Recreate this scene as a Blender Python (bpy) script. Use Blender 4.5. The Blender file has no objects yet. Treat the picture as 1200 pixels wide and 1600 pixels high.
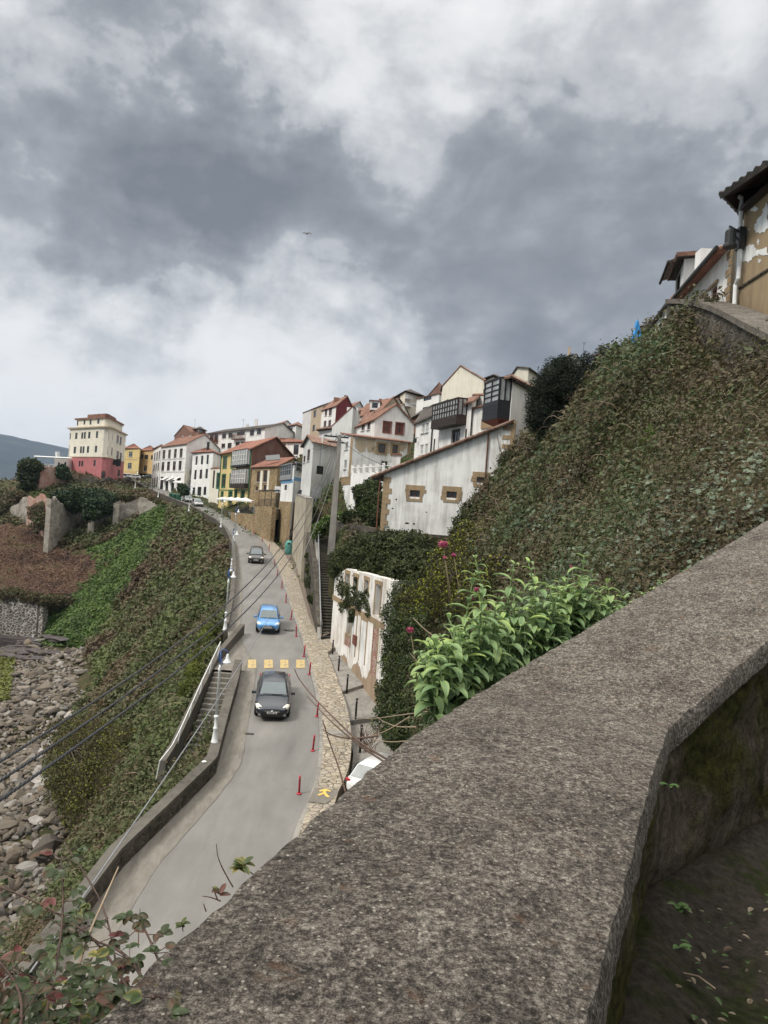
import bpy, math, random
import numpy as np
from mathutils import Vector, Matrix
R = math.radians
SC = bpy.context.scene
COL = SC.collection
random.seed(7)
RNG = np.random.default_rng(7)
# ---------------------------------------------------------------- camera
F = 1156.0                      # focal length in photo pixels (1200 x 1600)
ROLL = 0.072
cr, sr = math.cos(ROLL), math.sin(ROLL)
CR = Vector((cr, 0, sr)); CU = Vector((-sr, 0, cr)); CF = Vector((0, 1, 0))
cam = bpy.data.cameras.new('camera'); camo = bpy.data.objects.new('camera', cam); COL.objects.link(camo)
m = Matrix((CR, CU, -CF)).transposed().to_4x4()
camo.matrix_world = m
cam.sensor_fit = 'VERTICAL'; cam.sensor_height = 24; cam.lens = F / 1600 * 24
cam.clip_start = .05; cam.clip_end = 30000
SC.camera = camo
# ---------------------------------------------------------------- sun, sky, exposure
SUN_EL, SUN_AZ = R(48), R(-125)          # azimuth measured from +Y towards +X: behind and left of the camera
sd = Vector((math.sin(SUN_AZ) * math.cos(SUN_EL), math.cos(SUN_AZ) * math.cos(SUN_EL), math.sin(SUN_EL)))
sl = bpy.data.lights.new('sun', 'SUN'); sl.energy = 1.5; sl.angle = R(14); sl.color = (1, .94, .84)
so = bpy.data.objects.new('sun', sl); COL.objects.link(so)
so.rotation_euler = sd.to_track_quat('Z', 'Y').to_euler()
W = bpy.data.worlds.new('World'); SC.world = W; W.use_nodes = True
nt = W.node_tree; N = nt.nodes; L = nt.links
def nd(nt, t, **k):
    n = nt.nodes.new(t)
    for a, b in k.items():
        if a.startswith('_'):
            n.inputs[int(a[1:])].default_value = b
        else:
            setattr(n, a, b)
    return n
def ramp(nt, stops, interp='LINEAR'):
    r = nt.nodes.new('ShaderNodeValToRGB'); r.color_ramp.interpolation = interp
    e = r.color_ramp.elements
    while len(e) < len(stops): e.new(.5)
    for q, (p, c) in zip(e, stops):
        q.position = p; q.color = (c[0], c[1], c[2], 1) if hasattr(c, '__len__') else (c, c, c, 1)
    return r
def math_(nt, op, a, b=None, clamp=False):
    n = nt.nodes.new('ShaderNodeMath'); n.operation = op; n.use_clamp = clamp
    for i, v in enumerate((a, b)):
        if v is None: continue
        if isinstance(v, (int, float)): n.inputs[i].default_value = v
        else: nt.links.new(v, n.inputs[i])
    return n.outputs[0]
def mixc(nt, fac, a, b, mode='MIX'):
    m = nd(nt, 'ShaderNodeMix', data_type='RGBA', blend_type=mode)
    for i, v in ((0, fac), (6, a), (7, b)):
        if isinstance(v, (int, float)): m.inputs[i].default_value = v
        elif isinstance(v, (tuple, list)): m.inputs[i].default_value = (*v[:3], 1)
        else: nt.links.new(v, m.inputs[i])
    return m.outputs[2]
def world():
    bg = N['Background']
    sky = nd(nt, 'ShaderNodeTexSky', sky_type='NISHITA', sun_disc=False, sun_elevation=SUN_EL, sun_rotation=SUN_AZ)
    tc = nd(nt, 'ShaderNodeTexCoord')
    sep = nd(nt, 'ShaderNodeSeparateXYZ'); L.new(tc.outputs['Generated'], sep.inputs[0])
    z = math_(nt, 'MAXIMUM', sep.outputs[2], 0.0)
    # cloud layer: direction projected on a (softly curved) deck overhead
    zz = math_(nt, 'ADD', z, .30)
    px = math_(nt, 'DIVIDE', sep.outputs[0], zz); py = math_(nt, 'DIVIDE', sep.outputs[1], zz)
    cmb = nd(nt, 'ShaderNodeCombineXYZ'); L.new(px, cmb.inputs[0]); L.new(py, cmb.inputs[1]); L.new(math_(nt,'MULTIPLY',z,.8), cmb.inputs[2])
    dn = nd(nt, 'ShaderNodeMapping'); dn.inputs['Scale'].default_value = (1, 1, 1.5); L.new(tc.outputs['Generated'], dn.inputs[0])
    def noise(scale, det, rough, dist, off, src=None):
        mp = nd(nt, 'ShaderNodeMapping'); mp.inputs['Location'].default_value = off
        L.new(src or cmb.outputs[0], mp.inputs[0])
        n = nd(nt, 'ShaderNodeTexNoise'); n.inputs['Scale'].default_value = scale; n.inputs['Detail'].default_value = det
        n.inputs['Roughness'].default_value = rough; n.inputs['Distortion'].default_value = dist
        L.new(mp.outputs[0], n.inputs['Vector']); return n.outputs[0]
    big = noise(1.15, 6, .52, .35, (1.7, 0.4, 0)); fine = noise(4.6, 12, .60, .12, (4.2, 2.1, 0), dn.outputs[0])
    billow = noise(13, 9, .58, .3, (8.1, 5.5, 1), dn.outputs[0])
    fold = math_(nt, 'ABSOLUTE', math_(nt, 'SUBTRACT', noise(6.5, 4, .5, .5, (2.2, 7.1, 3), dn.outputs[0]), .5))
    v = math_(nt, 'ADD', math_(nt, 'MULTIPLY', big, .62), math_(nt, 'MULTIPLY', fine, .80))
    v = math_(nt, 'SUBTRACT', math_(nt, 'ADD', v, math_(nt, 'MULTIPLY', billow, .40)), .345)
    v = math_(nt, 'SUBTRACT', v, math_(nt, 'SUBTRACT', .10, math_(nt, 'MULTIPLY', fold, .9)))
    # where this sky has its heavy and its thin parts, as directions
    nrm = nd(nt, 'ShaderNodeVectorMath', operation='NORMALIZE'); L.new(tc.outputs['Generated'], nrm.inputs[0])
    wob = nd(nt, 'ShaderNodeTexNoise'); wob.inputs['Scale'].default_value = 4.5; wob.inputs['Detail'].default_value = 6
    wob.inputs['Roughness'].default_value = .6
    L.new(nrm.outputs[0], wob.inputs['Vector'])
    wv = nd(nt, 'ShaderNodeVectorMath', operation='MULTIPLY_ADD'); L.new(wob.outputs['Color'], wv.inputs[0])
    wv.inputs[1].default_value = (.42,) * 3; wv.inputs[2].default_value = (-.21,) * 3
    wa = nd(nt, 'ShaderNodeVectorMath', operation='ADD'); L.new(nrm.outputs[0], wa.inputs[0]); L.new(wv.outputs[0], wa.inputs[1])
    blobs = SKYBLOBS
    for (bx, by, rad, amp) in blobs:
        d = (CF + CR * ((bx - 600) / F) - CU * ((by - 800) / F)).normalized()
        ds = nd(nt, 'ShaderNodeVectorMath', operation='DISTANCE'); L.new(wa.outputs[0], ds.inputs[0]); ds.inputs[1].default_value = d
        mr = nd(nt, 'ShaderNodeMapRange', interpolation_type='SMOOTHERSTEP')
        mr.inputs[1].default_value = 0; mr.inputs[2].default_value = rad; mr.inputs[3].default_value = amp; mr.inputs[4].default_value = 0
        L.new(ds.outputs['Value'], mr.inputs[0]); v = math_(nt, 'ADD', v, mr.outputs[0])
    cl = ramp(nt, CLOUDRAMP); L.new(v, cl.inputs[0])
    # overhead, out of view, the deck is brightened as added light for the walls
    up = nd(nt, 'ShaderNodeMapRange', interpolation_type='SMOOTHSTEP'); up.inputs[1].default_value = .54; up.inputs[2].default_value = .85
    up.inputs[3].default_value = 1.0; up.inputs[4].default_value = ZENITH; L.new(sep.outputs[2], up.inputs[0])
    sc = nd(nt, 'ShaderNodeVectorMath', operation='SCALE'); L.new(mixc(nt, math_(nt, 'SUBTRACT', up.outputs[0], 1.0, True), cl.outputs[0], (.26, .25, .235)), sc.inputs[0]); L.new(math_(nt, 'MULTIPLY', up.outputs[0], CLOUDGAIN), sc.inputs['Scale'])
    mx = nd(nt, 'ShaderNodeMix', data_type='RGBA'); mx.inputs[0].default_value = .96
    L.new(sky.outputs[0], mx.inputs[6]); L.new(sc.outputs[0], mx.inputs[7])
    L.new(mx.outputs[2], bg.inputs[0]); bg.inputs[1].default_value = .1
# (photo x, photo y, angular radius, brightness change)
SKYBLOBS = [(80, 430, .36, -.24), (200, 120, .28, -.20), (330, 260, .22, -.12), (250, 420, .26, -.10), (1000, 430, .55, -.14), (700, 500, .30, -.10), (950, 170, .34, -.10),
            (430, 20, .22, .26), (640, 60, .24, .20), (400, 130, .12, .10), (450, 290, .24, -.09), (560, 330, .26, -.06), (230, 330, .28, -.04), (290, 190, .10, .08), (120, 620, .32, .34), (320, 480, .14, .22), (540, 575, .20, .16), (400, 650, .26, .22), (0, 640, .25, .15), (640, 250, .2, -.02),
            (60, 560, .22, .10), (1180, 20, .28, .28), (40, 10, .25, .20), (820, -10, .18, .16), (1150, 200, .12, .06), (560, 310, .10, -.06)]
CLOUDRAMP = [(.03, (.100, .109, .121)), (.27, (.150, .160, .174)), (.41, (.200, .210, .224)), (.47, (.262, .271, .283)), (.60, (.33, .338, .347)), (.74, (.43, .434, .438)), (.9, (.48, .48, .48))]
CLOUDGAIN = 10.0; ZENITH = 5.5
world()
vs = SC.view_settings; vs.view_transform = 'Standard'; vs.look = 'None'; vs.gamma = 1; vs.exposure = 0.9
SC.render.engine = 'CYCLES'
SC.cycles.max_bounces = 6; SC.cycles.diffuse_bounces = 3; SC.cycles.transparent_max_bounces = 8

# ---------------------------------------------------------------- geometry of the place
def ray(px, py): return CF + CR * ((px - 600) / F) - CU * ((py - 800) / F)
def at(px, py, d):
    r = ray(px, py); return r * (d / r.y)
PROF = [(0, -15.9), (20, -13.6), (30, -12.3), (38, -11.3), (45, -10.4), (53, -9.5), (66, -8.4), (84, -7.0), (100, -5.35), (115, -3.9),
        (135, -2.4), (155, -1.2), (185, 1.2), (230, 4.0), (260, 5.0), (400, 6)]
_px, _pz = np.array([p[0] for p in PROF], float), np.array([p[1] for p in PROF], float)
def zroad(y): return float(np.interp(y, _px, _pz))
def onroad(px, py, dz=0.0):
    r = ray(px, py); ys = np.linspace(14, 300, 6000)
    f = ys * r.z / r.y - np.interp(ys, _px, _pz) - dz
    i = np.where((f[:-1] > 0) & (f[1:] <= 0))[0]
    if len(i) == 0: i = [int(np.argmin(np.abs(f)))]
    y = ys[i[0]]; return Vector((r.x * y, y, zroad(y) + dz))
def zat(px, py, d): return at(px, py, d).z

# ---------------------------------------------------------------- object helpers
def tag(o, label=None, cat=None, group=None, kind=None):
    if label: o['label'] = label
    if cat: o['category'] = cat
    if group: o['group'] = group
    if kind: o['kind'] = kind
    return o
def empty(name, loc, label=None, cat=None, group=None, rz=0):
    o = bpy.data.objects.new(name, None); COL.objects.link(o); o.location = loc; o.rotation_euler = (0, 0, rz)
    o.empty_display_size = .2
    return tag(o, label, cat, group)
class MB:
    """collects shapes, builds one mesh; several materials allowed"""
    def __init__(s): s.v = []; s.f = []; s.mi = []; s.cur = 0
    def add(s, vs, fs):
        b = len(s.v); s.v += [tuple(p) for p in vs]
        for f in fs: s.f.append([i + b for i in f]); s.mi.append(s.cur)
        return s
    def quad(s, a, b, c, d): return s.add([a, b, c, d], [(0, 1, 2, 3)])
    def box(s, x0, x1, y0, y1, z0, z1):
        return s.add([(x0, y0, z0), (x1, y0, z0), (x1, y1, z0), (x0, y1, z0), (x0, y0, z1), (x1, y0, z1), (x1, y1, z1), (x0, y1, z1)],
                     [(0, 3, 2, 1), (4, 5, 6, 7), (0, 1, 5, 4), (1, 2, 6, 5), (2, 3, 7, 6), (3, 0, 4, 7)])
    def obox(s, c, ax, ay, az):
        """box from centre and three half-axis vectors"""
        c, ax, ay, az = map(Vector, (c, ax, ay, az)); p = []
        for k in (-1, 1):
            for (i, j) in ((-1, -1), (1, -1), (1, 1), (-1, 1)): p.append(c + ax * i + ay * j + az * k)
        return s.add(p, [(0, 3, 2, 1), (4, 5, 6, 7), (0, 1, 5, 4), (1, 2, 6, 5), (2, 3, 7, 6), (3, 0, 4, 7)])
    def prism(s, foot, z0, z1, cap=True):
        n = len(foot)
        zz0 = z0 if hasattr(z0, '__len__') else [z0] * n; zz1 = z1 if hasattr(z1, '__len__') else [z1] * n
        p = [(a[0], a[1], zz0[i]) for i, a in enumerate(foot)] + [(a[0], a[1], zz1[i]) for i, a in enumerate(foot)]
        f = [(i, (i + 1) % n, (i + 1) % n + n, i + n) for i in range(n)]
        if cap: f += [tuple(range(n, 2 * n)), tuple(reversed(range(n)))]
        return s.add(p, f)
    def tube(s, pts, rad, n=6, cap=True):
        pts = [Vector(p) for p in pts]; rr = rad if hasattr(rad, '__len__') else [rad] * len(pts); vs = []
        prev = None
        for i, p in enumerate(pts):
            t = (pts[min(i + 1, len(pts) - 1)] - pts[max(i - 1, 0)]).normalized()
            u = t.orthogonal().normalized() if prev is None else (prev - t * prev.dot(t)).normalized()
            prev = u; w = t.cross(u)
            for k in range(n):
                a = 2 * math.pi * k / n; vs.append(p + (u * math.cos(a) + w * math.sin(a)) * rr[i])
        fs = [(i * n + k, i * n + (k + 1) % n, (i + 1) * n + (k + 1) % n, (i + 1) * n + k) for i in range(len(pts) - 1) for k in range(n)]
        if cap: fs += [tuple(reversed(range(n))), tuple(range((len(pts) - 1) * n, len(pts) * n))]
        return s.add(vs, fs)
    def lathe(s, c, prof, n=12):
        vs = []; c = Vector(c)
        for (r, z) in prof:
            for k in range(n):
                a = 2 * math.pi * k / n; vs.append(c + Vector((r * math.cos(a), r * math.sin(a), z)))
        fs = [(i * n + k, i * n + (k + 1) % n, (i + 1) * n + (k + 1) % n, (i + 1) * n + k) for i in range(len(prof) - 1) for k in range(n)]
        fs += [tuple(reversed(range(n))), tuple(range((len(prof) - 1) * n, len(prof) * n))]
        return s.add(vs, fs)
    def build(s, name, mats, parent=None, smooth=False, origin=None, bevel=0):
        """vertices are in world coordinates when parent is an un-rotated empty at parent.location"""
        me = bpy.data.meshes.new(name)
        vs = [Vector(p) for p in s.v]
        if parent is not None and origin is None: o0 = world_loc(parent)
        elif origin is not None: o0 = Vector(origin)
        else:
            o0 = Vector((sum(p.x for p in vs) / len(vs), sum(p.y for p in vs) / len(vs), min(p.z for p in vs)))
        me.from_pydata([p - o0 for p in vs], [], s.f)
        mats = mats if isinstance(mats, (list, tuple)) else [mats]
        for q in mats: me.materials.append(q)
        if len(mats) > 1: me.polygons.foreach_set('material_index', s.mi)
        if smooth: me.polygons.foreach_set('use_smooth', [True] * len(me.polygons))
        me.update(); me.validate()
        o = bpy.data.objects.new(name, me); COL.objects.link(o)
        if parent is not None: o.parent = parent
        else: o.location = o0
        if bevel:
            b = o.modifiers.new('bevel', 'BEVEL'); b.width = bevel; b.segments = 2; b.limit_method = 'ANGLE'; b.angle_limit = R(40)
        return o
def world_loc(o):
    p = Vector(o.location)
    while o.parent is not None:
        o = o.parent; p += Vector(o.location)
    return p
def kids(o): return [c for c in bpy.data.objects if c.parent == o]
def copy_tree(o, parent=None):
    c = o.copy(); COL.objects.link(c)
    if parent is not None: c.parent = parent
    for ch in kids(o): copy_tree(ch, c)
    return c

# ---------------------------------------------------------------- materials
def newmat(name, rough=.85, spec=.3):
    m = bpy.data.materials.new(name); m.use_nodes = True
    b = m.node_tree.nodes['Principled BSDF']; b.inputs['Roughness'].default_value = rough
    b.inputs['Specular IOR Level'].default_value = spec
    return m, m.node_tree, b
def coord(nt, scale=(1, 1, 1), kind='Object'):
    tc = nd(nt, 'ShaderNodeTexCoord'); mp = nd(nt, 'ShaderNodeMapping'); mp.inputs['Scale'].default_value = scale
    nt.links.new(tc.outputs[kind], mp.inputs[0]); return mp.outputs[0]
def tnoise(nt, vec, scale, det=6, rough=.6, dist=0):
    n = nd(nt, 'ShaderNodeTexNoise'); n.inputs['Scale'].default_value = scale; n.inputs['Detail'].default_value = det
    n.inputs['Roughness'].default_value = rough; n.inputs['Distortion'].default_value = dist
    nt.links.new(vec, n.inputs['Vector']); return n.outputs[0]
def tvor(nt, vec, scale, feature='F1', rnd=1.0):
    n = nd(nt, 'ShaderNodeTexVoronoi', feature=feature); n.inputs['Scale'].default_value = scale; n.inputs['Randomness'].default_value = rnd
    nt.links.new(vec, n.inputs['Vector']); return n
def bump(nt, b, h, strength=.5, dist=.02):
    n = nd(nt, 'ShaderNodeBump'); n.inputs['Strength'].default_value = strength; n.inputs['Distance'].default_value = dist
    nt.links.new(h, n.inputs['Height']); nt.links.new(n.outputs[0], b.inputs['Normal']); return n
def flat(name, c, rough=.6, metal=0, spec=.4, var=.12, scale=3):
    m, t, b = newmat(name, rough, spec); b.inputs['Metallic'].default_value = metal
    n = tnoise(t, coord(t), scale, 5)
    r = ramp(t, [(.3, tuple(x * (1 - var) for x in c)), (.7, tuple(min(1, x * (1 + var)) for x in c))]); t.links.new(n, r.inputs[0])
    t.links.new(r.outputs[0], b.inputs['Base Color']); return m
def plaster(name, base, grime=(.25, .24, .22), amount=.5, rough=.9):
    """render wall with vertical weather streaks and blotches of dirt"""
    m, t, b = newmat(name, rough, .2); v = coord(t); vs_ = coord(t, (2.2, 2.2, .22))
    a = tnoise(t, vs_, 1.6, 8, .65); c = tnoise(t, v, .55, 7, .6); e = tnoise(t, v, 9, 5, .6)
    s = math_(t, 'MULTIPLY', a, math_(t, 'MULTIPLY', c, 2.0)); r = ramp(t, [(.36, 0.0), (.78, 1.0)]); t.links.new(s, r.inputs[0])
    c1 = mixc(t, math_(t, 'MULTIPLY', r.outputs[0], amount), base, grime)
    c2 = mixc(t, math_(t, 'MULTIPLY', e, .16), c1, tuple(x * .72 for x in base)); t.links.new(c2, b.inputs['Base Color'])
    bump(t, b, e, .25, .02); return m
def masonry(name, cols, mortar, scale=2.2, stretch=(1, 1, 1.6), edge=.06, bd=.05, rough=.92):
    m, t, b = newmat(name, rough, .2); v0 = coord(t, stretch)
    w = nd(t, 'ShaderNodeTexNoise'); w.inputs['Scale'].default_value = 1.8; t.links.new(v0, w.inputs['Vector'])
    ad = nd(t, 'ShaderNodeVectorMath', operation='MULTIPLY_ADD'); t.links.new(w.outputs['Color'], ad.inputs[0]); ad.inputs[1].default_value = (.35,) * 3; t.links.new(v0, ad.inputs[2])
    f1 = tvor(t, ad.outputs[0], scale); fe = tvor(t, ad.outputs[0], scale, 'DISTANCE_TO_EDGE')
    sp = nd(t, 'ShaderNodeSeparateColor'); t.links.new(f1.outputs['Color'], sp.inputs[0])
    r = ramp(t, [(i / max(1, len(cols) - 1), c) for i, c in enumerate(cols)]); t.links.new(sp.outputs[0], r.inputs[0])
    n = tnoise(t, coord(t), 7, 6, .65); c1 = mixc(t, math_(t, 'MULTIPLY', n, .5), r.outputs[0], tuple(x * .5 for x in cols[0]))
    er = ramp(t, [(edge * .35, 1.0), (edge, 0.0)]); t.links.new(fe.outputs['Distance'], er.inputs[0])
    c2 = mixc(t, er.outputs[0], c1, mortar)
    big = tnoise(t, coord(t), .35, 5); br = ramp(t, [(.35, 0.0), (.7, .5)]); t.links.new(big, br.inputs[0])
    c3 = mixc(t, br.outputs[0], c2, tuple(x * .45 for x in cols[0])); t.links.new(c3, b.inputs['Base Color'])
    h = ramp(t, [(0, 0.0), (edge * 1.6, 1.0)]); t.links.new(fe.outputs['Distance'], h.inputs[0])
    bump(t, b, math_(t, 'ADD', h.outputs[0], math_(t, 'MULTIPLY', n, .6)), .8, bd); return m
def tiles(name, cols, rough=.85):
    """clay roof tiles: colour differs tile by tile, relief comes from the roof mesh and a fine bump"""
    m, t, b = newmat(name, rough, .2); v = coord(t)
    c = tvor(t, v, 3.2); sp = nd(t, 'ShaderNodeSeparateColor'); t.links.new(c.outputs['Color'], sp.inputs[0])
    r = ramp(t, [(i / max(1, len(cols) - 1), k) for i, k in enumerate(cols)]); t.links.new(sp.outputs[0], r.inputs[0])
    n = tnoise(t, v, .7, 7, .65); rr = ramp(t, [(.42, 0.0), (.72, .75)]); t.links.new(n, rr.inputs[0])
    c2 = mixc(t, rr.outputs[0], r.outputs[0], tuple(x * .42 for x in cols[0])); t.links.new(c2, b.inputs['Base Color'])
    bump(t, b, tnoise(t, v, 6, 4), .6, .05); return m
MT = {}
def mats():
    MT['white'] = plaster('white_render', (.80, .80, .78), amount=.42)
    MT['white2'] = plaster('aged_white_render', (.78, .79, .78), (.30, .29, .27), .75)
    MT['grey_r'] = plaster('pale_grey_render', (.62, .63, .62), (.3, .3, .29), .5)
    MT['cream'] = plaster('cream_render', (.72, .69, .59), (.3, .27, .2), .35)
    MT['beige'] = plaster('beige_render', (.46, .38, .28), (.2, .17, .13), .4)
    MT['pink'] = plaster('rose_render', (.45, .165, .17), (.2, .1, .1), .5)
    MT['yellow'] = plaster('yellow_render', (.66, .52, .24), (.3, .24, .14), .5)
    MT['ochre'] = plaster('ochre_yellow_render', (.58, .42, .21), (.3, .2, .1), .5)
    MT['darkred'] = flat('dark_red_cladding', (.14, .018, .025), .8)
    MT['brownclad'] = plaster('rusty_brown_cladding', (.17, .085, .065), (.25, .2, .18), .6)
    MT['brickred'] = plaster('bare_brick_render', (.22, .12, .09), (.12, .1, .09), .6)
    MT['stone'] = masonry('rubble_stone', [(.13, .09, .055), (.27, .2, .12), (.36, .28, .18), (.2, .16, .12)], (.34, .3, .24), 2.6)
    MT['stone_d'] = masonry('dark_rubble_stone', [(.05, .045, .038), (.12, .1, .08), (.17, .15, .12), (.08, .07, .06)], (.13, .12, .1), 2.8)
    MT['stone_y'] = masonry('golden_rubble_stone', [(.25, .16, .07), (.38, .27, .14), (.45, .36, .22), (.2, .15, .1)], (.42, .36, .26), 2.8)
    MT['dressed'] = plaster('dressed_sandstone', (.34, .25, .15), (.12, .1, .08), .6)
    MT['tile_o'] = tiles('orange_roof_tiles', [(.27, .12, .085), (.33, .165, .12), (.22, .10, .075), (.37, .22, .17)])
    MT['tile_b'] = tiles('brown_roof_tiles', [(.20, .10, .07), (.27, .15, .11), (.16, .09, .07), (.33, .2, .15)])
    MT['tile_m'] = tiles('faded_roof_tiles', [(.20, .12, .09), (.27, .17, .13), (.17, .105, .08), (.33, .24, .19)])
    MT['tile_d'] = tiles('dark_roof_tiles', [(.085, .08, .075), (.12, .105, .095), (.07, .065, .06), (.15, .13, .115)])
    MT['glass'] = flat('window_glass', (.025, .032, .038), .08, 0, .6, .3, .8)
    MT['glass_l'] = flat('curtained_glass', (.30, .32, .32), .12, 0, .6, .35, 1.2)
    MT['wood_w'] = flat('white_painted_wood', (.72, .72, .70), .5)
    MT['wood_b'] = flat('brown_wood', (.13, .055, .032), .6, 0, .3, .3, 6)
    MT['wood_d'] = flat('dark_brown_wood', (.035, .024, .020), .6, 0, .3, .3, 6)
    MT['black_w'] = flat('black_painted_wood', (.016, .017, .020), .5, 0, .3, .3, 6)
    MT['green_p'] = flat('green_paint', (.012, .12, .055), .5)
    MT['red_p'] = flat('red_brown_paint', (.15, .05, .035), .55)
    MT['blue_p'] = flat('blue_paint', (.15, .33, .55), .6)
    MT['metal_w'] = flat('white_painted_metal', (.70, .72, .72), .45, 0, .4, .12, 5)
    MT['metal_g'] = flat('grey_metal', (.3, .31, .32), .5, .3)
    MT['metal_d'] = flat('dark_metal', (.03, .032, .035), .5, .2)
    MT['conc_d'] = plaster('blackened_concrete', (.125, .115, .10), (.045, .042, .036), .8)
    MT['conc'] = plaster('weathered_concrete', (.30, .285, .26), (.09, .085, .075), .7)
mats()
# ================================================================ THE GROUND
# kerbside and seaward edge of the road, read off the photograph and laid on the road's own height profile
RL_px = [(117, 1457), (187, 1360), (267, 1280), (337, 1210), (357, 1130), (371, 1080), (377, 1050), (356, 1010), (356, 987), (364, 945), (368, 895), (366, 857), (355, 832), (340, 818),
         (300, 795), (270, 783), (240, 770), (215, 757), (194, 750.5)]
RR_px = [(455, 1310), (490, 1240), (500, 1180), (499, 1120), (492, 1080), (482, 1040), (470, 995), (457, 960), (446, 925), (437, 897), (428, 872), (415, 850), (400, 836), (384, 824),
         (365, 812), (345, 801), (320, 790), (296, 781), (268, 767), (243, 757), (228, 750)]
RL = [Vector((-9.3, 6, zroad(6))), Vector((-9.2, 14, zroad(14)))] + [onroad(*p) for p in RL_px]
RR = [Vector((-2.6, 6, zroad(6))), Vector((-2.8, 16, zroad(16)))] + [onroad(*p) for p in RR_px]
PO_px = [(520, 1255), (542, 1217), (550, 1175), (547, 1125), (532, 1077), (509, 1017), (500, 999), (485, 975), (478, 950), (472, 930), (465, 905), (455, 884), (440, 860), (425, 846), (405, 834), (388, 824)]
PO = [Vector((-1.0, 6, zroad(6))), Vector((-1.5, 16, zroad(16)))] + [onroad(*p) for p in PO_px]
def resample(pl, n):
    pl = [Vector(p) for p in pl]; d = [0]
    for a, b in zip(pl, pl[1:]): d.append(d[-1] + (b - a).length)
    out = []
    for k in range(n):
        t = d[-1] * k / (n - 1); i = max(j for j in range(len(d)) if d[j] <= t + 1e-9); i = min(i, len(pl) - 2)
        out.append(pl[i].lerp(pl[i + 1], (t - d[i]) / max(1e-9, d[i + 1] - d[i])))
    return out
def smooth(pl, it=2):
    for _ in range(it):
        o = [pl[0]]
        for a, b in zip(pl, pl[1:]): o += [a.lerp(b, .25), a.lerp(b, .75)]
        o.append(pl[-1]); pl = o
    return pl
RRs = smooth(RR); POs = smooth(PO)
RLs = RL
def strip(A, B, n, k=4, dz=0.0):
    a, b = resample(A, n), resample(B, n); mb = MB(); vs = []
    for p, q in zip(a, b):
        for j in range(k + 1):
            c = p.lerp(q, j / k); vs.append((c.x, c.y, c.z + dz))
    fs = [(i * (k + 1) + j, i * (k + 1) + j + 1, (i + 1) * (k + 1) + j + 1, (i + 1) * (k + 1) + j) for i in range(n - 1) for j in range(k)]
    return mb.add(vs, fs)
def in_poly(x, y, poly):
    x = np.asarray(x, float); y = np.asarray(y, float); c = np.zeros(x.shape, bool); n = len(poly)
    for i in range(n):
        x0, y0 = poly[i][0], poly[i][1]; x1, y1 = poly[(i + 1) % n][0], poly[(i + 1) % n][1]
        if y0 == y1: continue
        k = ((y0 > y) != (y1 > y)) & (x < (x1 - x0) * (y - y0) / (y1 - y0) + x0); c ^= k
    return c
def dist_pl(x, y, pl):
    """distance and side-agnostic nearest z to a polyline"""
    best = np.full(x.shape, 1e9); bz = np.zeros(x.shape)
    for a, b in zip(pl, pl[1:]):
        dx, dy = b.x - a.x, b.y - a.y; l2 = dx * dx + dy * dy + 1e-9
        t = np.clip(((x - a.x) * dx + (y - a.y) * dy) / l2, 0, 1)
        d = np.hypot(x - a.x - t * dx, y - a.y - t * dy); z = a.z + t * (b.z - a.z); k = d < best
        best[k] = d[k]; bz[k] = z[k]
    return best, bz
# --- the foreground parapet: plan lines of its coping (used by the ground too)
HC = -.85
P_out = [Vector((-1.05, .3, HC)), Vector((-.62, .80, HC)), Vector((-.478, 1.178, HC)), Vector((-.245, 1.887, HC)), Vector((0.0, 2.6, HC)), Vector((.28, 3.24, HC)), Vector((.65, 4.0, -.84)),
         Vector((1.43, 4.7, -.55)), Vector((2.89, 6.0, .01)), Vector((5.13, 8.0, .87)), Vector((8.0, 10.6, 1.98))]
P_in = [Vector((-.12, .0, HC)), Vector((.06, .6, HC)), Vector((.36, 1.27, HC)), Vector((.68, 1.98, HC)), Vector((.98, 2.65, HC)), Vector((1.25, 3.22, HC)), Vector((1.32, 3.32, -.845)),
        Vector((2.11, 4.04, -.55)), Vector((3.52, 5.29, .01)), Vector((5.76, 7.29, .87)), Vector((8.6, 9.9, 1.98))]
for _p in P_out + P_in: _p.x -= _p.z * ROLL
# --- control points of the terrain
CT = []
def c3(x, y, z): CT.append((x - z * ROLL * (y < 60), y, z))
def cp(px, py, d, dz=0): p = at(px, py, d); CT.append((p.x, p.y, p.z + dz))
for p in resample(RL, 26):
    CT.append((p.x, p.y, p.z - .3))
for p in resample(RL, 18):
    if p.y < 120: CT.append((p.x - 1.6, p.y - .2, p.z - 1.6))
    else: CT.append((p.x - 1.2, p.y - 1.6, p.z - 1.4))
for p in resample(PO, 18): CT.append((p.x, p.y, p.z - .1))
for p in resample(RR, 10): CT.append((p.x, p.y, p.z - .3))
# foot of the sea cliff and the beach
for (px, py, d) in [(140, 1060, 107), (128, 1010, 121), (112, 1150, 84), (70, 1230, 70), (150, 1320, 56.5), (100, 1400, 50)]: cp(px, py, d)
for (x, y, z) in [(-22, 46, -28), (-21, 36, -28.2), (-21, 22, -28.5), (-21, 8, -28.5), (-32, 60, -28.2), (-40, 84, -27.6), (-48, 105, -27), (-60, 60, -29), (-60, 90, -28.4), (-70, 110, -27.8),
                  (-90, 60, -30), (-100, 100, -30), (-110, 128, -29.5), (-130, 80, -31), (-60, 30, -30), (-58, 121, -26.6), (-68, 126, -26.8), (-90, 128, -28), (-140, 120, -33), (-150, 60, -34), (-110, 20, -33)]: c3(x, y, z)
# bushy shoulder half way down the cliff
for (px, py, d) in [(300, 900, 108), (250, 950, 108), (200, 1000, 104), (330, 1000, 68), (280, 1030, 72), (200, 1100, 70), (300, 1100, 50), (200, 1200, 52), (250, 1200, 42), (180, 1300, 41), (290, 830, 128), (230, 850, 132)]: cp(px, py, d)
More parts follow.
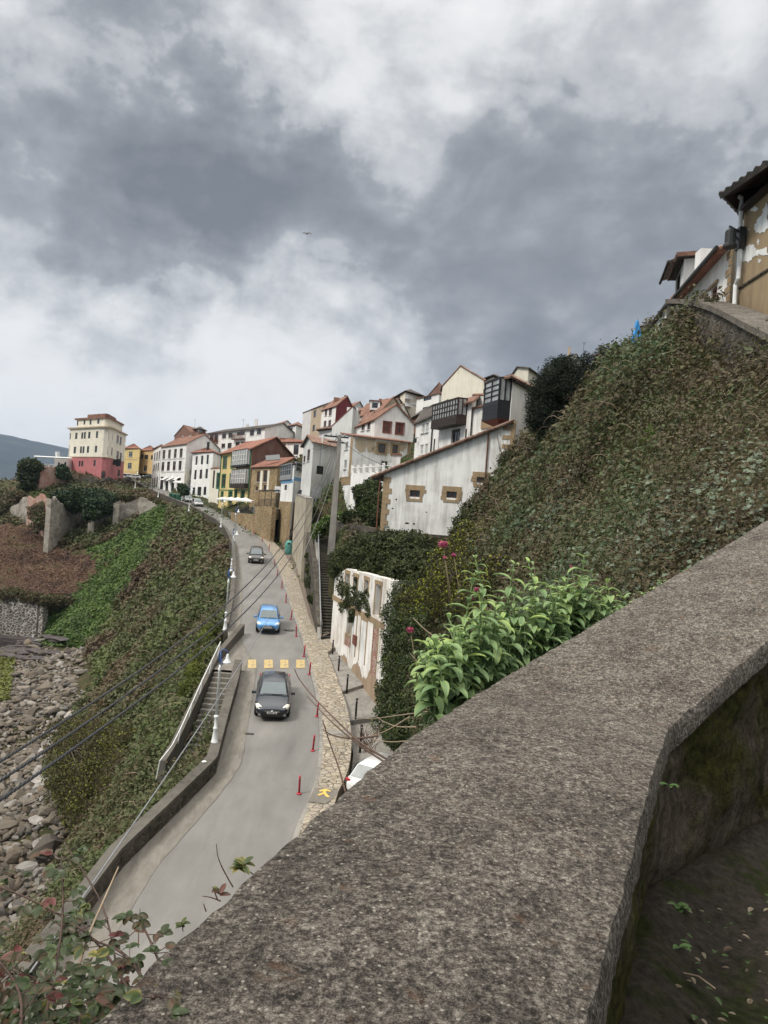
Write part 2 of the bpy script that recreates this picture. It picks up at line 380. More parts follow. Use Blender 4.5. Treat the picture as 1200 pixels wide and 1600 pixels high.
# headland: ivy gully, dead bracken slope, sea wall, ruins, the platform of the rose building
for (px, py, d) in [(240, 797, 150), (200, 840, 147), (170, 890, 141), (130, 930, 134), (90, 975, 126), (66, 1008, 121)]: cp(px, py, d)
for (px, py, d) in [(160, 860, 148), (100, 872, 148), (60, 850, 155), (20, 830, 160), (0, 860, 151), (60, 890, 144), (120, 900, 141), (0, 925, 136), (40, 932, 135), (74, 940, 134), (110, 935, 135), (-60, 930, 136), (-120, 950, 138)]: cp(px, py, d)
for (px, py, d) in [(0, 1008, 129.5), (40, 1008, 129), (62, 1006, 128.5)]: cp(px, py, d)
for (px, py, d) in [(30, 812, 168), (85, 822, 160), (140, 795, 168), (200, 800, 163), (90, 770, 182), (150, 766, 180), (200, 768, 180), (240, 782, 164), (30, 775, 190), (0, 770, 205), (-60, 800, 200)]: cp(px, py, d)
for (px, py, d) in [(105, 748, 204), (150, 749, 188), (190, 749, 205), (60, 733, 190), (100, 734, 195), (140, 745, 230), (230, 745, 240), (200, 744, 260)]: cp(px, py, d)
for (x, y, z) in [(-140, 200, -6), (-150, 240, -14), (-170, 180, -25), (-125, 175, -14), (-120, 215, 1), (-180, 300, -10), (-100, 300, 6)]: c3(x, y, z)
# town side: terraces and hill
for (px, py, d) in [(470, 868, 92), (478, 905, 78), (490, 950, 64), (503, 997, 54)]: cp(px, py, d)
for (px, py, d) in [(520, 830, 62), (560, 830, 58), (600, 832, 55), (700, 837, 52), (480, 777, 90), (505, 765, 84), (560, 770, 74), (470, 787, 97), (445, 790, 104), (400, 797, 122), (380, 800, 128), (352, 804, 142), (340, 797, 150),
                    (600, 750, 76), (690, 722, 66), (735, 705, 60), (640, 745, 72), (318, 788, 158), (298, 780, 172), (330, 784, 165), (250, 762, 190), (230, 742, 235), (300, 740, 190), (400, 712, 182), (350, 712, 200), (470, 712, 146), (520, 700, 125), (560, 680, 130), (600, 670, 130),
                    (640, 660, 150), (700, 640, 130), (800, 630, 105), (880, 610, 125), (640, 650, 190), (480, 700, 160)]: cp(px, py, d)
for (x, y, z) in [(40, 110, 22), (20, 200, 27), (60, 160, 30), (-40, 220, 15), (-60, 260, 6), (-20, 300, 24), (60, 260, 34), (100, 150, 40), (40, 70, 20), (80, 80, 32)]: c3(x, y, z)
# ground in front of and beside the ruined facade, yard with the white car
for (px, py, d) in [(597, 1110, 39.5), (560, 1060, 44), (530, 1010, 52)]: cp(px, py, d)
for (x, y, z) in [(-1.0, 33, -12.4), (0.6, 31, -12.4), (.8, 27, -12.8), (-.9, 26, -13), (0.2, 20, -13.6), (-.6, 12, -14.6), (-.5, 6, -15.4), (-2.5, 3, -16)]: c3(x, y, z)
# garden shelf between the facade, the stair and the barn
for (px, py, d) in [(560, 900, 54), (620, 908, 45), (530, 880, 58), (600, 860, 53), (680, 860, 50), (660, 905, 44)]: cp(px, py, d, -.8)
# cliff and bramble bank on the right
for (px, py, d) in [(620, 1000, 40), (615, 1080, 37), (640, 1150, 29), (650, 1000, 35), (690, 950, 31), (740, 900, 29), (790, 850, 30), (690, 1060, 22), (800, 800, 36), (780, 750, 44), (800, 700, 47), (850, 690, 42),
                    (820, 760, 38), (900, 750, 26), (850, 830, 24), (820, 900, 17), (900, 880, 12), (850, 950, 11.5), (780, 1000, 13), (940, 900, 9.6), (1000, 850, 9.2), (1000, 890, 8.0), (1050, 860, 7.9), (900, 930, 8.2), (1000, 800, 12), (1000, 730, 17), (1000, 650, 20), (950, 600, 27),
                    (920, 605, 35), (950, 550, 28.5), (1010, 500, 22), (1080, 498, 20), (1100, 570, 16.5), (1190, 560, 15.2), (1100, 650, 13), (1190, 650, 10.5), (1100, 750, 10), (1190, 740, 8.3), (1120, 830, 7.6), (1190, 790, 7.5), (1300, 700, 8.5), (1300, 560, 13)]: cp(px, py, d)
for (x, y, z) in [(.5, 7, -6), (2.0, 6.5, -1.9), (1.2, 5.2, -2.1), (.3, 4.5, -3.8), (-.4, 3.4, -4.5), (-.7, 2.2, -5), (-1.4, 1.2, -6), (1.0, 10, -6.5), (3.4, 7.2, -.5), (2.5, 14, -5), (1.2, 18, -9), (2, 24, -8),
                  (-1.5, 3, -14), (-1.2, 5, -13), (.2, 12, -12), (5.9, 9.2, .8), (9, 11.6, 2.2), (14, 17, 5.2), (11, 22, 5.7), (13, 27, 6.2), (14, 34, 7.0), (18, 24, 5.8), (20, 44, 14), (16, 50, 12)]: c3(x, y, z)
# walking surface inside the parapet
for (x, y, z) in [(.4, .6, -2.6), (1.2, 1.2, -2.6), (3, 1, -2.6), (1.6, 2.6, -2.6), (3.5, 3.5, -2.2), (6, 6, -1.4), (9, 8.5, -.2), (12, 12, 1.5), (9, 2, -2.4), (0, -4, -2.6), (8, -6, -2.6)]: c3(x, y, z)
CT = np.array(CT)
_d = np.hypot(CT[:, None, 0] - CT[None, :, 0], CT[:, None, 1] - CT[None, :, 1])
_n = len(CT); _A = np.zeros((_n + 3, _n + 3)); _A[:_n, :_n] = _d + np.eye(_n) * -.02; _A[:_n, _n] = 1; _A[:_n, n1 if False else _n + 1] = CT[:, 0]; _A[:_n, _n + 2] = CT[:, 1]
_A[_n:, :_n] = _A[:_n, _n:].T
_w = np.linalg.solve(_A, np.concatenate([CT[:, 2], np.zeros(3)]))
CORR = [(p.x, p.y) for p in RL] + [(p.x, p.y) for p in reversed(RR)]
CORR2 = [(p.x, p.y) for p in RL[:-5]] + [(p.x, p.y) for p in reversed(PO)]
STAIRP = [(-9.8, 46.2), (-8.1, 46.2), (-8.2, 39), (-10.2, 38.2)]
def height(x, y):
    x = np.asarray(x, float); y = np.asarray(y, float); sh = x.shape; x = x.ravel(); y = y.ravel(); out = np.empty(x.shape)
    for i in range(0, len(x), 20000):
        s = slice(i, i + 20000); d = np.hypot(x[s][:, None] - CT[None, :, 0], y[s][:, None] - CT[None, :, 1])
        out[s] = d @ _w[:_n] + _w[_n] + _w[_n + 1] * x[s] + _w[_n + 2] * y[s]
    k = in_poly(x, y, CORR) | in_poly(x, y, CORR2)
    out[k] = np.minimum(out[k], np.interp(y[k], _px, _pz) - .22)
    k2 = in_poly(x, y, STAIRP); out[k2] = np.minimum(out[k2], np.interp(y[k2], [38, 46], [-15.0, -11.6]))
    d, _ = dist_pl(x, y, RL); k3 = (d < .7) & ~k; out[k3] = np.minimum(out[k3], np.interp(y[k3], _px, _pz) - .25)
    d, _ = dist_pl(x, y, PO); k3 = (d < 1.6) & ~k & (y > 30) & (y < 110); out[k3] = np.minimum(out[k3], np.interp(y[k3], _px, _pz) - .02)
    k5 = in_poly(x, y, YARDP); out[k5] = np.minimum(out[k5], np.interp(y[k5], _px, _pz) - .75)
    k4 = in_poly(x, y, FLOORP); out[k4] = np.minimum(out[k4], -2.3)
    return out.reshape(sh)
YARDP = [(-5.0, 53.5), (-3.2, 55), (1.3, 41), (1.8, 33), (1.0, 26), (-4, 26), (-3.5, 40)]
FLOORP = [(p.x - .15, p.y + .12) for p in P_out] + [(12, 8), (12, -8), (-1.2, -8)]
# polar-ish grid: constant detail as seen from the road and the wall alike
NU, NV = 300, 300
_u = np.linspace(-1.15, 1.0, NU); _y = np.geomspace(2.0, 330, NV)
GX = _u[None, :] * (_y[:, None] + 6) + 0; GY = np.repeat(_y[:, None], NU, 1); GZ = height(GX, GY)
def vnoise(x, y, z=0, seed=0):
    """cheap smooth value noise, numpy"""
    x = np.asarray(x, float); y = np.asarray(y, float); z = np.zeros_like(x) + z
    xi, yi, zi = np.floor(x).astype(int), np.floor(y).astype(int), np.floor(z).astype(int)
    fx, fy, fz = x - xi, y - yi, z - zi; fx, fy, fz = [f * f * (3 - 2 * f) for f in (fx, fy, fz)]
    def h(a, b, c):
        n = (a * 374761393 + b * 668265263 + c * 2147483647 + seed * 1274126177) & 0x7fffffff
        n = ((n ^ (n >> 13)) * 1274126177) & 0x7fffffff
        return ((n ^ (n >> 16)) & 0xffff) / 65535.0
    r = 0
    for i in (0, 1):
        for j in (0, 1):
            for k in (0, 1):
                w = (fx if i else 1 - fx) * (fy if j else 1 - fy) * (fz if k else 1 - fz); r = r + w * h(xi + i, yi + j, zi + k)
    return r
def fbm(x, y, z=0, o=3, seed=0): return sum(vnoise(x * 2 ** i, y * 2 ** i, z * 2 ** i, seed + i) * .5 ** (i + 1) for i in range(o)) / (1 - .5 ** o)
def grid_mesh(name, X, Y, Z, mat, smooth_=True):
    nv, nu = X.shape; v = np.stack([X, Y, Z], -1).reshape(-1, 3)
    i = np.arange(nv - 1)[:, None] * nu + np.arange(nu - 1)[None, :]
    f = np.stack([i, i + 1, i + nu + 1, i + nu], -1).reshape(-1, 4)
    me = bpy.data.meshes.new(name); me.vertices.add(len(v)); me.vertices.foreach_set('co', v.ravel())
    me.loops.add(f.size); me.loops.foreach_set('vertex_index', f.ravel()); me.polygons.add(len(f))
    me.polygons.foreach_set('loop_start', np.arange(0, f.size, 4)); me.polygons.foreach_set('loop_total', np.full(len(f), 4))
    me.polygons.foreach_set('use_smooth', np.full(len(f), smooth_)); me.materials.append(mat); me.update(); me.validate()
    o = bpy.data.objects.new(name, me); COL.objects.link(o); return o
def hit(px, py, d0=4, d1=320, n=3000):
    r = ray(px, py); ys = np.geomspace(d0, d1, n); f = ys * r.z - height(ys * r.x, ys)
    i = np.where(f < 0)[0]
    i = i[0] if len(i) else n - 1
    return Vector((r.x * ys[i], ys[i], r.z * ys[i]))
def soil():
    m, t, b = newmat('slope_soil', .95, .1); v = coord(t)
    n = tnoise(t, v, .35, 9, .65); n2 = tnoise(t, v, 4, 7, .7)
    s = math_(t, 'ADD', math_(t, 'MULTIPLY', n, .6), math_(t, 'MULTIPLY', n2, .4))
    r = ramp(t, [(.3, (.022, .026, .012)), (.48, (.045, .048, .022)), (.58, (.075, .058, .034)), (.72, (.06, .07, .03))]); t.links.new(s, r.inputs[0])
    t.links.new(r.outputs[0], b.inputs['Base Color']); bump(t, b, n2, .8, .1); return m
MT['soil'] = soil()
# (the hillside mesh itself is built with the planting further down)

# ---------------------------------------------------------------- road and pavement
def asphalt():
    m, t, b = newmat('worn_asphalt', .88, .25); v = coord(t)
    a = tnoise(t, v, 28, 6, .75); c = tnoise(t, coord(t, (1, .16, 1)), .9, 8, .62, .4); d = tnoise(t, v, .25, 6, .6)
    s = math_(t, 'ADD', math_(t, 'MULTIPLY', a, .22), math_(t, 'ADD', math_(t, 'MULTIPLY', c, .42), math_(t, 'MULTIPLY', d, .36)))
    r = ramp(t, [(.32, (.12, .115, .108)), (.5, (.185, .18, .17)), (.66, (.25, .24, .225))]); t.links.new(s, r.inputs[0])
    st = tnoise(t, coord(t, (1, .35, 1)), 2.1, 7, .7, .8); sr_ = ramp(t, [(.60, 0.0), (.74, .4)]); t.links.new(st, sr_.inputs[0])
    c2 = mixc(t, sr_.outputs[0], r.outputs[0], (.10, .095, .088)); t.links.new(c2, b.inputs['Base Color'])
    bump(t, b, a, .5, .01); return m
MT['asphalt'] = asphalt()
def gutter():
    m, t, b = newmat('dusty_concrete_gutter', .92, .2); v = coord(t)
    a = tnoise(t, coord(t, (1, .3, 1)), 3.5, 8, .7, .5); e = tnoise(t, v, 30, 5, .7)
    r = ramp(t, [(.3, (.14, .13, .115)), (.5, (.205, .192, .168)), (.7, (.265, .25, .22))]); t.links.new(a, r.inputs[0])
    c2 = mixc(t, math_(t, 'MULTIPLY', e, .45), r.outputs[0], (.1, .09, .075)); t.links.new(c2, b.inputs['Base Color']); bump(t, b, e, .5, .01); return m
MT['gutter'] = gutter()
def crazy():
    m, t, b = newmat('crazy_paving', .9, .25); v = coord(t, (1, 1, .2))
    w = nd(t, 'ShaderNodeTexNoise'); w.inputs['Scale'].default_value = 1.3; t.links.new(v, w.inputs['Vector'])
    ad = nd(t, 'ShaderNodeVectorMath', operation='MULTIPLY_ADD'); t.links.new(w.outputs['Color'], ad.inputs[0]); ad.inputs[1].default_value = (.5,) * 3; t.links.new(v, ad.inputs[2])
    mp = nd(t, 'ShaderNodeMapping'); mp.inputs['Scale'].default_value = (1.35, 2.1, 1); t.links.new(ad.outputs[0], mp.inputs[0])
    f1 = tvor(t, mp.outputs[0], 2.0); fe = tvor(t, mp.outputs[0], 2.0, 'DISTANCE_TO_EDGE')
    sp = nd(t, 'ShaderNodeSeparateColor'); t.links.new(f1.outputs['Color'], sp.inputs[0])
    r = ramp(t, [(0, (.26, .22, .17)), (.25, (.39, .34, .26)), (.5, (.31, .285, .25)), (.75, (.46, .41, .32)), (1, (.35, .31, .25))]); t.links.new(sp.outputs[0], r.inputs[0])
    n = tnoise(t, coord(t), 9, 7, .7); nr = ramp(t, [(.35, 0.0), (.75, .6)]); t.links.new(n, nr.inputs[0]); c1 = mixc(t, nr.outputs[0], r.outputs[0], (.24, .2, .15))
    e = ramp(t, [(.025, 1.0), (.06, 0.0)]); t.links.new(fe.outputs['Distance'], e.inputs[0])
    c2 = mixc(t, e.outputs[0], c1, (.12, .10, .08)); t.links.new(c2, b.inputs['Base Color'])
    h = ramp(t, [(0, 0.0), (.09, 1.0)]); t.links.new(fe.outputs['Distance'], h.inputs[0])
    bump(t, b, math_(t, 'ADD', h.outputs[0], math_(t, 'MULTIPLY', n, .5)), .8, .03); return m
MT['crazy'] = crazy()
road = strip(RLs, RRs, 160, 6).build('road', MT['asphalt'], smooth=True, origin=(0, 0, 0)); tag(road, kind='structure')
# paler, dusty concrete gutter along the sea wall, a sheet 5 mm above the asphalt
gl = resample(RLs, 160); gr = resample(RRs, 160)
GUT = [a.lerp(b, min(.22, 1.3 / max((b - a).length, .1))) for a, b in zip(gl, gr)]
gt = strip(gl[:105], GUT[:105], 150, 2, .006).build('gutter_path', MT['gutter'], smooth=True, origin=(0, 0, 0)); tag(gt, kind='structure')
# raised pavement of irregular stones
m = MB()                                                                     # dark seam where gutter concrete meets asphalt, and a few cracks
def seam(pts, w):
    vs = []
    for i, p in enumerate(pts):
        q = pts[min(i + 1, len(pts) - 1)] - pts[max(i - 1, 0)]; s_ = Vector((q.y, -q.x, 0)).normalized() * w * random.uniform(.4, 1.3); vs += [(p.x - s_.x, p.y - s_.y, zroad(p.y) + .011), (p.x + s_.x, p.y + s_.y, zroad(p.y) + .011)]
    m.add(vs, [(2 * i, 2 * i + 1, 2 * i + 3, 2 * i + 2) for i in range(len(pts) - 1)])
seam([p + Vector((random.uniform(-.03, .03), 0, 0)) for p in resample(GUT[:100], 260)], .013)
for x0, y0, x1, y1 in ((372, 1060, 352, 1190), (385, 905, 420, 900)):
    a, b = onroad(x0, y0), onroad(x1, y1); P_ = [a.lerp(b, k / 24) + Vector((.22 * math.sin(k * .7 + x0) * .5 + random.uniform(-.05, .05), 0, 0)) for k in range(25)]; seam(P_, .012)
o = m.build('road_crack', flat('tar_seam', (.10, .095, .088), .9), origin=(0, 0, 0)); tag(o, kind='structure')
def pavement():
    n = 150; a = resample(RRs[:RRs.index(RRs[0]) + 0 or None], n) if False else None
    end = PO[-1]
    ks = [i for i, p in enumerate(RRs) if p.y <= end.y + 1]; A = RRs[:ks[-1] + 1]; B = POs
    a, b = resample(A, n), resample(B, n); K = 5; vs = []; H = .13
    for p, q in zip(a, b):
        vs.append((p.x, p.y, p.z - .05)); vs.append((p.x, p.y, p.z + H))
        for j in range(1, K + 1):
            c = p.lerp(q, j / K); vs.append((c.x, c.y, c.z + H + .02 * j / K))
        vs.append((q.x, q.y, q.z - .4))
    w = K + 3
    mb = MB(); mb.add(vs, [(i * w + j, i * w + j + 1, (i + 1) * w + j + 1, (i + 1) * w + j) for i in range(n - 1) for j in range(w - 1)])
    o = mb.build('pavement', MT['crazy'], origin=(0, 0, 0)); tag(o, kind='structure')
    k = MB(); ws = []
    for p, q in zip(a, b):                                             # kerb of narrow dark setts, 3 mm proud
        d = (q - p); d.z = 0; d.normalize()
        for off, z in ((-.02, -.04), (-.02, H + .006), (.16, H + .008), (.16, H - .05)): ws.append((p.x + d.x * off, p.y + d.y * off, p.z + z))
    k.add(ws, [(i * 4 + j, i * 4 + j + 1, (i + 1) * 4 + j + 1, (i + 1) * 4 + j) for i in range(n - 1) for j in range(3)])
    o = k.build('kerb', MT['conc'], origin=(0, 0, 0)); tag(o, kind='structure')
pavement()
# landing at the head of the sea stair
ld = MB(); z = zroad(46) + .004
ld.add([(-10.0, 45.2, zroad(45.6) + .0), (-7.8, 45.2, zroad(45.6) + .0), (-8.2, 49.5, zroad(49.5) - .01), (-10.0, 49.5, zroad(49.5) - .01)], [(0, 1, 2, 3)])
tag(ld.build('landing_pavement', MT['gutter'], origin=(0, 0, 0)), kind='structure')
# sea
sea_m, t_, b_ = newmat('sea_water', .15, .5); b_.inputs['Base Color'].default_value = (.03, .06, .07, 1)
bump(t_, b_, tnoise(t_, coord(t_), .3, 6), .4, .3)
sm = MB().quad((-9000, -2000, -31), (3000, -2000, -31), (3000, 9000, -31), (-9000, 9000, -31)).build('sea', sea_m, origin=(0, 0, 0)); tag(sm, kind='structure')
# ---------------------------------------------------------------- far mountains
def mountains():
    m, t, b = newmat('wooded_mountain', .95, .1); n = tnoise(t, coord(t), .004, 9, .65)
    r = ramp(t, [(.35, (.014, .020, .022)), (.6, (.03, .04, .038)), (.75, (.075, .075, .07))]); t.links.new(n, r.inputs[0]); t.links.new(r.outputs[0], b.inputs['Base Color'])
    nu, nv = 220, 60; ang = np.linspace(-1.0, .55, nu); rr = np.linspace(0, 1, nv)
    prof = np.interp(ang, [-1.0, -.62, -.50, -.42, -.36, -.28, 0, .55], [430, 370, 315, 262, 225, 150, 60, 60])
    A, Q = np.meshgrid(ang, rr); D = 3600 + Q * 2600
    X = np.sin(A) * D; Y = np.cos(A) * D
    ridge = prof[None, :] * (np.sin(np.clip(Q * 1.25, 0, 1) * math.pi / 2) ** 1.3)
    Z = -40 + ridge * (.80 + .4 * fbm(X / 700, Y / 700, 0, 5, 3)) * (D / 4800)
    o = grid_mesh('mountain', X, Y, Z, m); tag(o, kind='structure')
    # darker, nearer wooded hill by the shore
    ang = np.linspace(-1.0, -.2, 120); A, Q = np.meshgrid(ang, np.linspace(0, 1, 30)); D = 1300 + Q * 500
    X = np.sin(A) * D; Y = np.cos(A) * D; pr = np.interp(ang, [-1, -.5, -.43, -.38, -.2], [52, 44, 36, 12, 0])
    Z = -40 + (pr[None, :] + 4) * np.sin(np.clip(Q * 2, 0, 1) * math.pi / 2) * (.8 + .45 * fbm(X / 120, Y / 120, 0, 4, 9))
    o = grid_mesh('wooded_hill', X, Y, Z, m); tag(o, kind='structure')
mountains()

# ---------------------------------------------------------------- foreground parapet
def coping_mat():
    m, t, b = newmat('lichened_concrete', .95, .15); v = coord(t)
    a = tnoise(t, v, 70, 8, .80, 0); c = tnoise(t, v, 24, 8, .76, .1); d = tnoise(t, v, 3.2, 7, .6); g = tnoise(t, v, 260, 4, .7)
    s = math_(t, 'ADD', math_(t, 'MULTIPLY', a, .50), math_(t, 'ADD', math_(t, 'MULTIPLY', c, .24), math_(t, 'MULTIPLY', g, .26)))
    r = ramp(t, [(.38, (.020, .017, .016)), (.46, (.080, .070, .062)), (.505, (.20, .178, .152)), (.55, (.38, .345, .295)), (.61, (.74, .68, .58))]); t.links.new(s, r.inputs[0])
    dr = ramp(t, [(.34, .48), (.5, .68), (.68, .84)]); t.links.new(d, dr.inputs[0])
    c1 = mixc(t, 1.0, r.outputs[0], dr.outputs[0], 'MULTIPLY')
    vo = tvor(t, v, 24); w = ramp(t, [(.035, 1.0), (.085, 0.0)]); t.links.new(vo.outputs['Distance'], w.inputs[0])
    sp = nd(t, 'ShaderNodeSeparateColor'); t.links.new(vo.outputs['Color'], sp.inputs[0]); th = math_(t, 'GREATER_THAN', sp.outputs[0], .62)
    v2 = tvor(t, v, 75); s2 = nd(t, 'ShaderNodeSeparateColor'); t.links.new(v2.outputs['Color'], s2.inputs[0]); w2 = ramp(t, [(.18, 1.0), (.32, 0.0)]); t.links.new(v2.outputs['Distance'], w2.inputs[0]); c1 = mixc(t, math_(t, 'MULTIPLY', math_(t, 'MULTIPLY', w2.outputs[0], math_(t, 'GREATER_THAN', s2.outputs[0], .80)), .7), c1, (.52, .49, .42)); c1 = mixc(t, math_(t, 'MULTIPLY', math_(t, 'MULTIPLY', w2.outputs[0], math_(t, 'LESS_THAN', s2.outputs[0], .22)), .7), c1, (.035, .030, .028))
    c2 = mixc(t, math_(t, 'MULTIPLY', math_(t, 'MULTIPLY', w.outputs[0], th), .85), c1, (.60, .56, .46))
    ru = tnoise(t, v, 11, 6, .6, .5); rr_ = ramp(t, [(.62, 0.0), (.72, .45)]); t.links.new(ru, rr_.inputs[0])
    c3_ = mixc(t, rr_.outputs[0], c2, (.16, .08, .04)); t.links.new(c3_, b.inputs['Base Color'])
    bump(t, b, math_(t, 'ADD', a, math_(t, 'MULTIPLY', c, 1.5)), 1.0, .012); return m
MT['coping'] = coping_mat()
def mosswall():
    m, t, b = newmat('mossy_wall', .95, .1); v = coord(t)
    n = tnoise(t, v, 2.0, 8, .65); g = tnoise(t, v, 18, 8, .75); q = tnoise(t, coord(t, (3, 3, .7)), 3.5, 8, .7)
    r = ramp(t, [(.36, (.022, .018, .014)), (.5, (.080, .064, .048)), (.66, (.17, .14, .11))]); t.links.new(math_(t, 'ADD', math_(t, 'MULTIPLY', g, .5), math_(t, 'MULTIPLY', q, .5)), r.inputs[0])
    mr = ramp(t, [(.42, 0.0), (.56, 1.0)]); t.links.new(n, mr.inputs[0]); mc = ramp(t, [(.38, (.012, .014, .003)), (.68, (.075, .075, .014))]); t.links.new(g, mc.inputs[0])
    c = mixc(t, math_(t, 'MULTIPLY', mr.outputs[0], .9), r.outputs[0], mc.outputs[0]); t.links.new(c, b.inputs['Base Color'])
    bump(t, b, math_(t, 'ADD', g, math_(t, 'MULTIPLY', n, 2)), 1, .04); return m
MT['mosswall'] = mosswall()
def parapet():
    n = 420; o_ = resample(smooth(P_out, 2), n); i_ = resample(smooth(P_in[:5], 1)[:-1] + P_in[5:], n)
    root = empty('parapet_wall', (0, 2.5, -1.6), 'broad weathered concrete topped parapet wall curving through the foreground', 'wall')
    K = 56; T = .115; vs = []
    def disp(p, amp):
        return amp * (float(fbm(np.array([p.x * 7]), np.array([p.y * 7]), 0, 3, 5)[0]) - .5)
    X = []; 
    for k in range(n):
        a, b = o_[k], i_[k]; d = (b - a); row = [Vector((a.x, a.y, a.z - T)), Vector((a.x, a.y, a.z - .035))]
        row += [a.lerp(b, .012 + .976 * j / K) + Vector((0, 0, .018 * math.sin(math.pi * j / K))) for j in range(K + 1)]
        row += [Vector((b.x, b.y, b.z - .03)), Vector((b.x, b.y, b.z - T)), b.lerp(a, .05) - Vector((0, 0, T + .002))]
        X.append(row)
    w = len(X[0]); A = np.array([[tuple(p) for p in r] for r in X]); x, y, z = A[..., 0], A[..., 1], A[..., 2]
    h = (fbm(x * 9, y * 9, z * 9, 3, 5) - .5) * .014 + (fbm(x * 60, y * 60, z * 60, 2, 8) - .5) * .006
    A[..., 2] += h; e = (fbm(x * 14, y * 14, z * 14, 3, 15) - .5)
    A[:, :3, 0] -= (e * .028)[:, :3]; A[:, -4:, 0] += (e * .024)[:, -4:]; A[:, -4:-2, 2] -= np.clip(e, 0, 1)[:, -4:-2] * .03
    vs = A.reshape(-1, 3)
    mb = MB(); mb.add([tuple(p) for p in vs], [(i * w + j, i * w + j + 1, (i + 1) * w + j + 1, (i + 1) * w + j) for i in range(n - 1) for j in range(w - 1)])
    co = mb.build('coping', MT['coping'], root, smooth=True); co.data.set_sharp_from_angle(angle=R(38))
    # masonry body below the coping
    def face(line, off, zlow, nn=220, kk=26):
        L_ = resample(line, nn); g = []
        for i, p in enumerate(L_):
            q = L_[min(i + 1, nn - 1)] - L_[max(i - 1, 0)]; nr = Vector((q.y, -q.x, 0)).normalized(); top = p.z - T
            g.append([(p.x + nr.x * off, p.y + nr.y * off, top + (zlow(p) - top) * j / kk, nr.x, nr.y) for j in range(kk + 1)])
        G = np.array(g); dd = (fbm(G[..., 0] * 3, G[..., 1] * 3, G[..., 2] * 3, 4, 21) - .5) * .16 + (vnoise(G[..., 0] * 30, G[..., 1] * 30, G[..., 2] * 30, 4) - .5) * .02
        fade = np.minimum(1, np.arange(kk + 1) / 3)[None, :]
        G[..., 0] += G[..., 3] * dd * fade; G[..., 1] += G[..., 4] * dd * fade
        m_ = MB(); m_.add([tuple(p) for p in G[..., :3].reshape(-1, 3)], [(i * (kk + 1) + j, i * (kk + 1) + j + 1, (i + 1) * (kk + 1) + j + 1, (i + 1) * (kk + 1) + j) for i in range(nn - 1) for j in range(kk)])
        return m_
    inner = smooth(P_in[:5], 1)[:-1] + P_in[5:]
    face(inner, -.05, lambda p: -1.8).build('wall_face', MT['mosswall'], root, smooth=True)
    face(smooth(P_out, 2), .06, lambda p: p.z - 6).build('outer_face', MT['stone_d'], root, smooth=True)
parapet()
# mossy path inside the parapet
def floor_():
    m, t, b = newmat('mossy_paving', .95, .15); v = coord(t)
    n = tnoise(t, v, 1.9, 8, .7, .6); g = tnoise(t, v, 24, 8, .75)
    r = ramp(t, [(.3, (.012, .011, .009)), (.6, (.050, .042, .033)), (.75, (.11, .095, .075))]); t.links.new(g, r.inputs[0])
    mr = ramp(t, [(.49, 0.0), (.60, 1.0)]); t.links.new(n, mr.inputs[0]); mc = ramp(t, [(.35, (.008, .011, .003)), (.75, (.038, .050, .009))]); t.links.new(g, mc.inputs[0])
    c = mixc(t, mr.outputs[0], r.outputs[0], mc.outputs[0]); t.links.new(c, b.inputs['Base Color']); bump(t, b, math_(t, 'ADD', g, n), 1, .03)
    xs = np.linspace(-.6, 12, 240); ys = np.linspace(-4, 12, 280); X, Y = np.meshgrid(xs, ys)
    s = X * .746 + Y * .666; Z = -1.60 - .02 * s + (fbm(X * 1.7, Y * 1.7, 0, 4, 31) - .5) * .13
    d, _ = dist_pl(X.ravel(), Y.ravel(), P_in); Z += np.clip(.25 - d.reshape(X.shape), 0, .25) * .45
    ok = in_poly(X.ravel(), Y.ravel(), [(p.x - .1, p.y + .05) for p in P_in] + [(12.5, 9.9), (12.5, -5), (-.7, -5)]).reshape(X.shape)
    nu = X.shape[1]; mb = MB(); mb.v = [tuple(p) for p in np.stack([X, Y, Z], -1).reshape(-1, 3)]
    for i in range(X.shape[0] - 1):
        for j in range(nu - 1):
            if ok[i, j] and ok[i + 1, j + 1] and ok[i, j + 1] and ok[i + 1, j]: mb.f.append([i * nu + j, i * nu + j + 1, (i + 1) * nu + j + 1, (i + 1) * nu + j]); mb.mi.append(0)
    o = mb.build('path', m, smooth=True, origin=(0, 0, 0)); tag(o, kind='structure')
floor_()
# ---------------------------------------------------------------- generic free-standing wall along a line
def wall_along(mb, line, width, top, base, side=0, cope=0):
    """line: points with z = ground; extrudes a wall of a width, top / base offsets (numbers or lists)"""
    n = len(line); vs = []
    for i, p in enumerate(line):
        q = line[min(i + 1, n - 1)] - line[max(i - 1, 0)]; nr = Vector((q.y, -q.x, 0)).normalized()
        a = p + nr * (side * width / 2 + width / 2); b = p + nr * (side * width / 2 - width / 2)
        t = top[i] if hasattr(top, '__len__') else p.z + top; bs = base[i] if hasattr(base, '__len__') else p.z + base
        vs += [(a.x, a.y, bs), (a.x, a.y, t), (b.x, b.y, t), (b.x, b.y, bs)]
    fs = [(i * 4 + j, i * 4 + (j + 1) % 4, (i + 1) * 4 + (j + 1) % 4, (i + 1) * 4 + j) for i in range(n - 1) for j in range(4)]
    fs += [(0, 1, 2, 3), tuple(range(4 * n - 1, 4 * n - 5, -1))]
    return mb.add(vs, fs)
